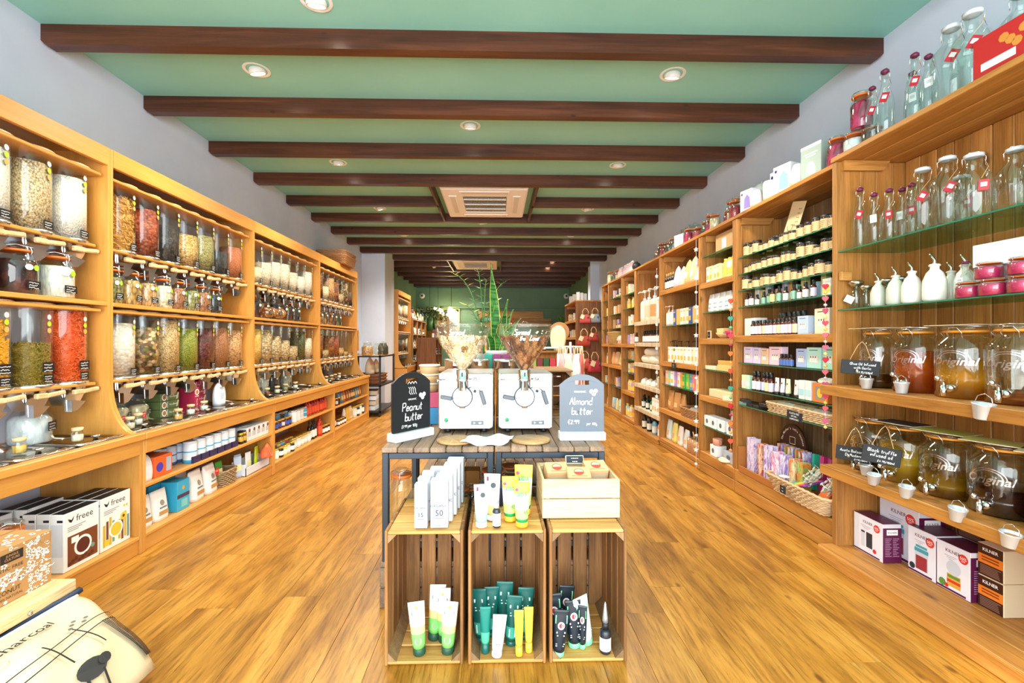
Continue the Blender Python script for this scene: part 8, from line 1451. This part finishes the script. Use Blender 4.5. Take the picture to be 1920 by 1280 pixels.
tf = Tpl('small_teal_picture', 'picture'); tf.part('board', MB().cbox(-.42, 14.82, 1.93, -.1, 14.855, 2.08, .003), [mat('5a9a88', .5)]); mb = MB(); hand(mb, '~~~', -.26, 1.98, .06, 14.818); tf.part('lettering', mb, [CHW], flat=True); tf.place((0, 0, 0), 0, 'small teal board with pale lettering on the wall planks')
for i in range(2): 
    cm = Tpl('security_camera', 'camera'); cm.part('housing', MB().lathe([(0, 0), (.09, 0), (.09, .03), (.06, .06), (.03, .07), (0, .07)], 20, 0, T3(0, 0, 0, 0, PI/2)), [WH]); cm.part('lens', MB().lathe([(0, 0), (.035, 0), (.03, .02), (0, .025)], 14, 0, T3(0, -.065, 0, 0, PI/2)), [BLK]); cm.place(((-2.42, 2.28)[i], 14.865, 2.75), 0, 'round white security camera high on the back wall, %s' % ('above the mirror', 'above the white cabinet')[i], 'security cameras')
ct_ = link('till_counter', None, None, (0, 0, 0)); tag(ct_, 'plank fronted till counter across the back of the shop', 'counter'); link('top', MB().cbox(-.7, 12.9, .95, 2.1, 13.6, 1.0, .004).mesh('top', [PINEX]), ct_)
for k in range(16): link('front_plank', MB().cbox(-.66+k*.17, 12.98, 0, -.66+(k+1)*.17-.004, 13.0, .95, .003).mesh('front_plank', [PINE]), ct_)
wcb = Tpl('white_cabinet', 'cabinet'); wcb.part('body', MB().cbox(-.19, -.2, 0, .19, .2, .66, .004), [mat('e6e2d0', .5)]); wcb.part('door', MB().cbox(-.17, -.212, .03, .17, -.2, .63, .003), [mat('ece8d8', .5)]); wcb.part('knob', MB().lathe([(0, 0), (.012, 0), (.01, .02), (0, .02)], 10, 0, T3(-.12, -.23, .34, 0, PI/2)), [STEEL]); wcb.place((1.88, 13.2, 1.0), 0, 'small cream cabinet on the till counter under a leafy plant')
sp2 = Tpl('leafy_pot_plant', 'plant'); mb = MB(); r_ = random.Random(12)
for i in range(70): a = r_.uniform(0, 6.3); q = r_.uniform(0, .16); mb.add([(0, 0, 0), (.02, 0, .03), (0, 0, .08), (-.02, 0, .03)], [(0, 1, 2, 3)], 0, False, T3(q*math.cos(a), q*math.sin(a), .12+r_.random()*.2, r_.uniform(0, 6), r_.uniform(-1, 1), r_.uniform(-1, 1)))
sp2.part('foliage', mb, [mat('4f7a2c', .5)], kind='stuff'); sp2.part('pot', MB().lathe([(0, 0), (.07, 0), (.09, .14), (0, .13)], 16), [mat('d8c090', .6)]); sp2.place((1.9, 13.2, 1.662), 0, 'bushy green plant in a cream pot on the small cream cabinet')
fv = Tpl('flower_vase', 'vase'); fv.part('vase', MB().lathe([(0, 0), (.06, 0), (.08, .1), (.04, .25), (.05, .28), (0, .27)], 16), [mat('e8d8b8', .5)]); mb = MB(); [mb.lathe([(0, -.03), (.03, -.01), (.03, .01), (0, .03)], 6, 0, T3(r_.uniform(-.25, .25), r_.uniform(-.1, .1), .4+r_.random()*.25)) for i in range(26)]; fv.part('blooms', mb, [mat('c85a3a', .6)], kind='stuff'); mb = MB(); [mb.tube([(0, 0, .25), (r_.uniform(-.22, .22), 0, .5)], .005, 4) for i in range(9)]; fv.part('stems', mb, [LEAFG], kind='stuff'); fv.place((.15, 13.3, 1.0), 0, 'cream vase of orange-red flowers on the till counter', sc=1.5)
UNR = random.Random(77)
for i in range(12): T = (minb, lot, gj)[i % 3]; T.place((-.5+.17*i, 13.1, 1.001), 0, '%s on the till counter, %s from the mirror side' % (('carton', 'lotion bottle', 'jar')[i % 3], ORD[i]), 'goods on the till counter', sc=1.8) if not .0 < -.5+.17*i < .3 and -.5+.17*i < 1.6 else None
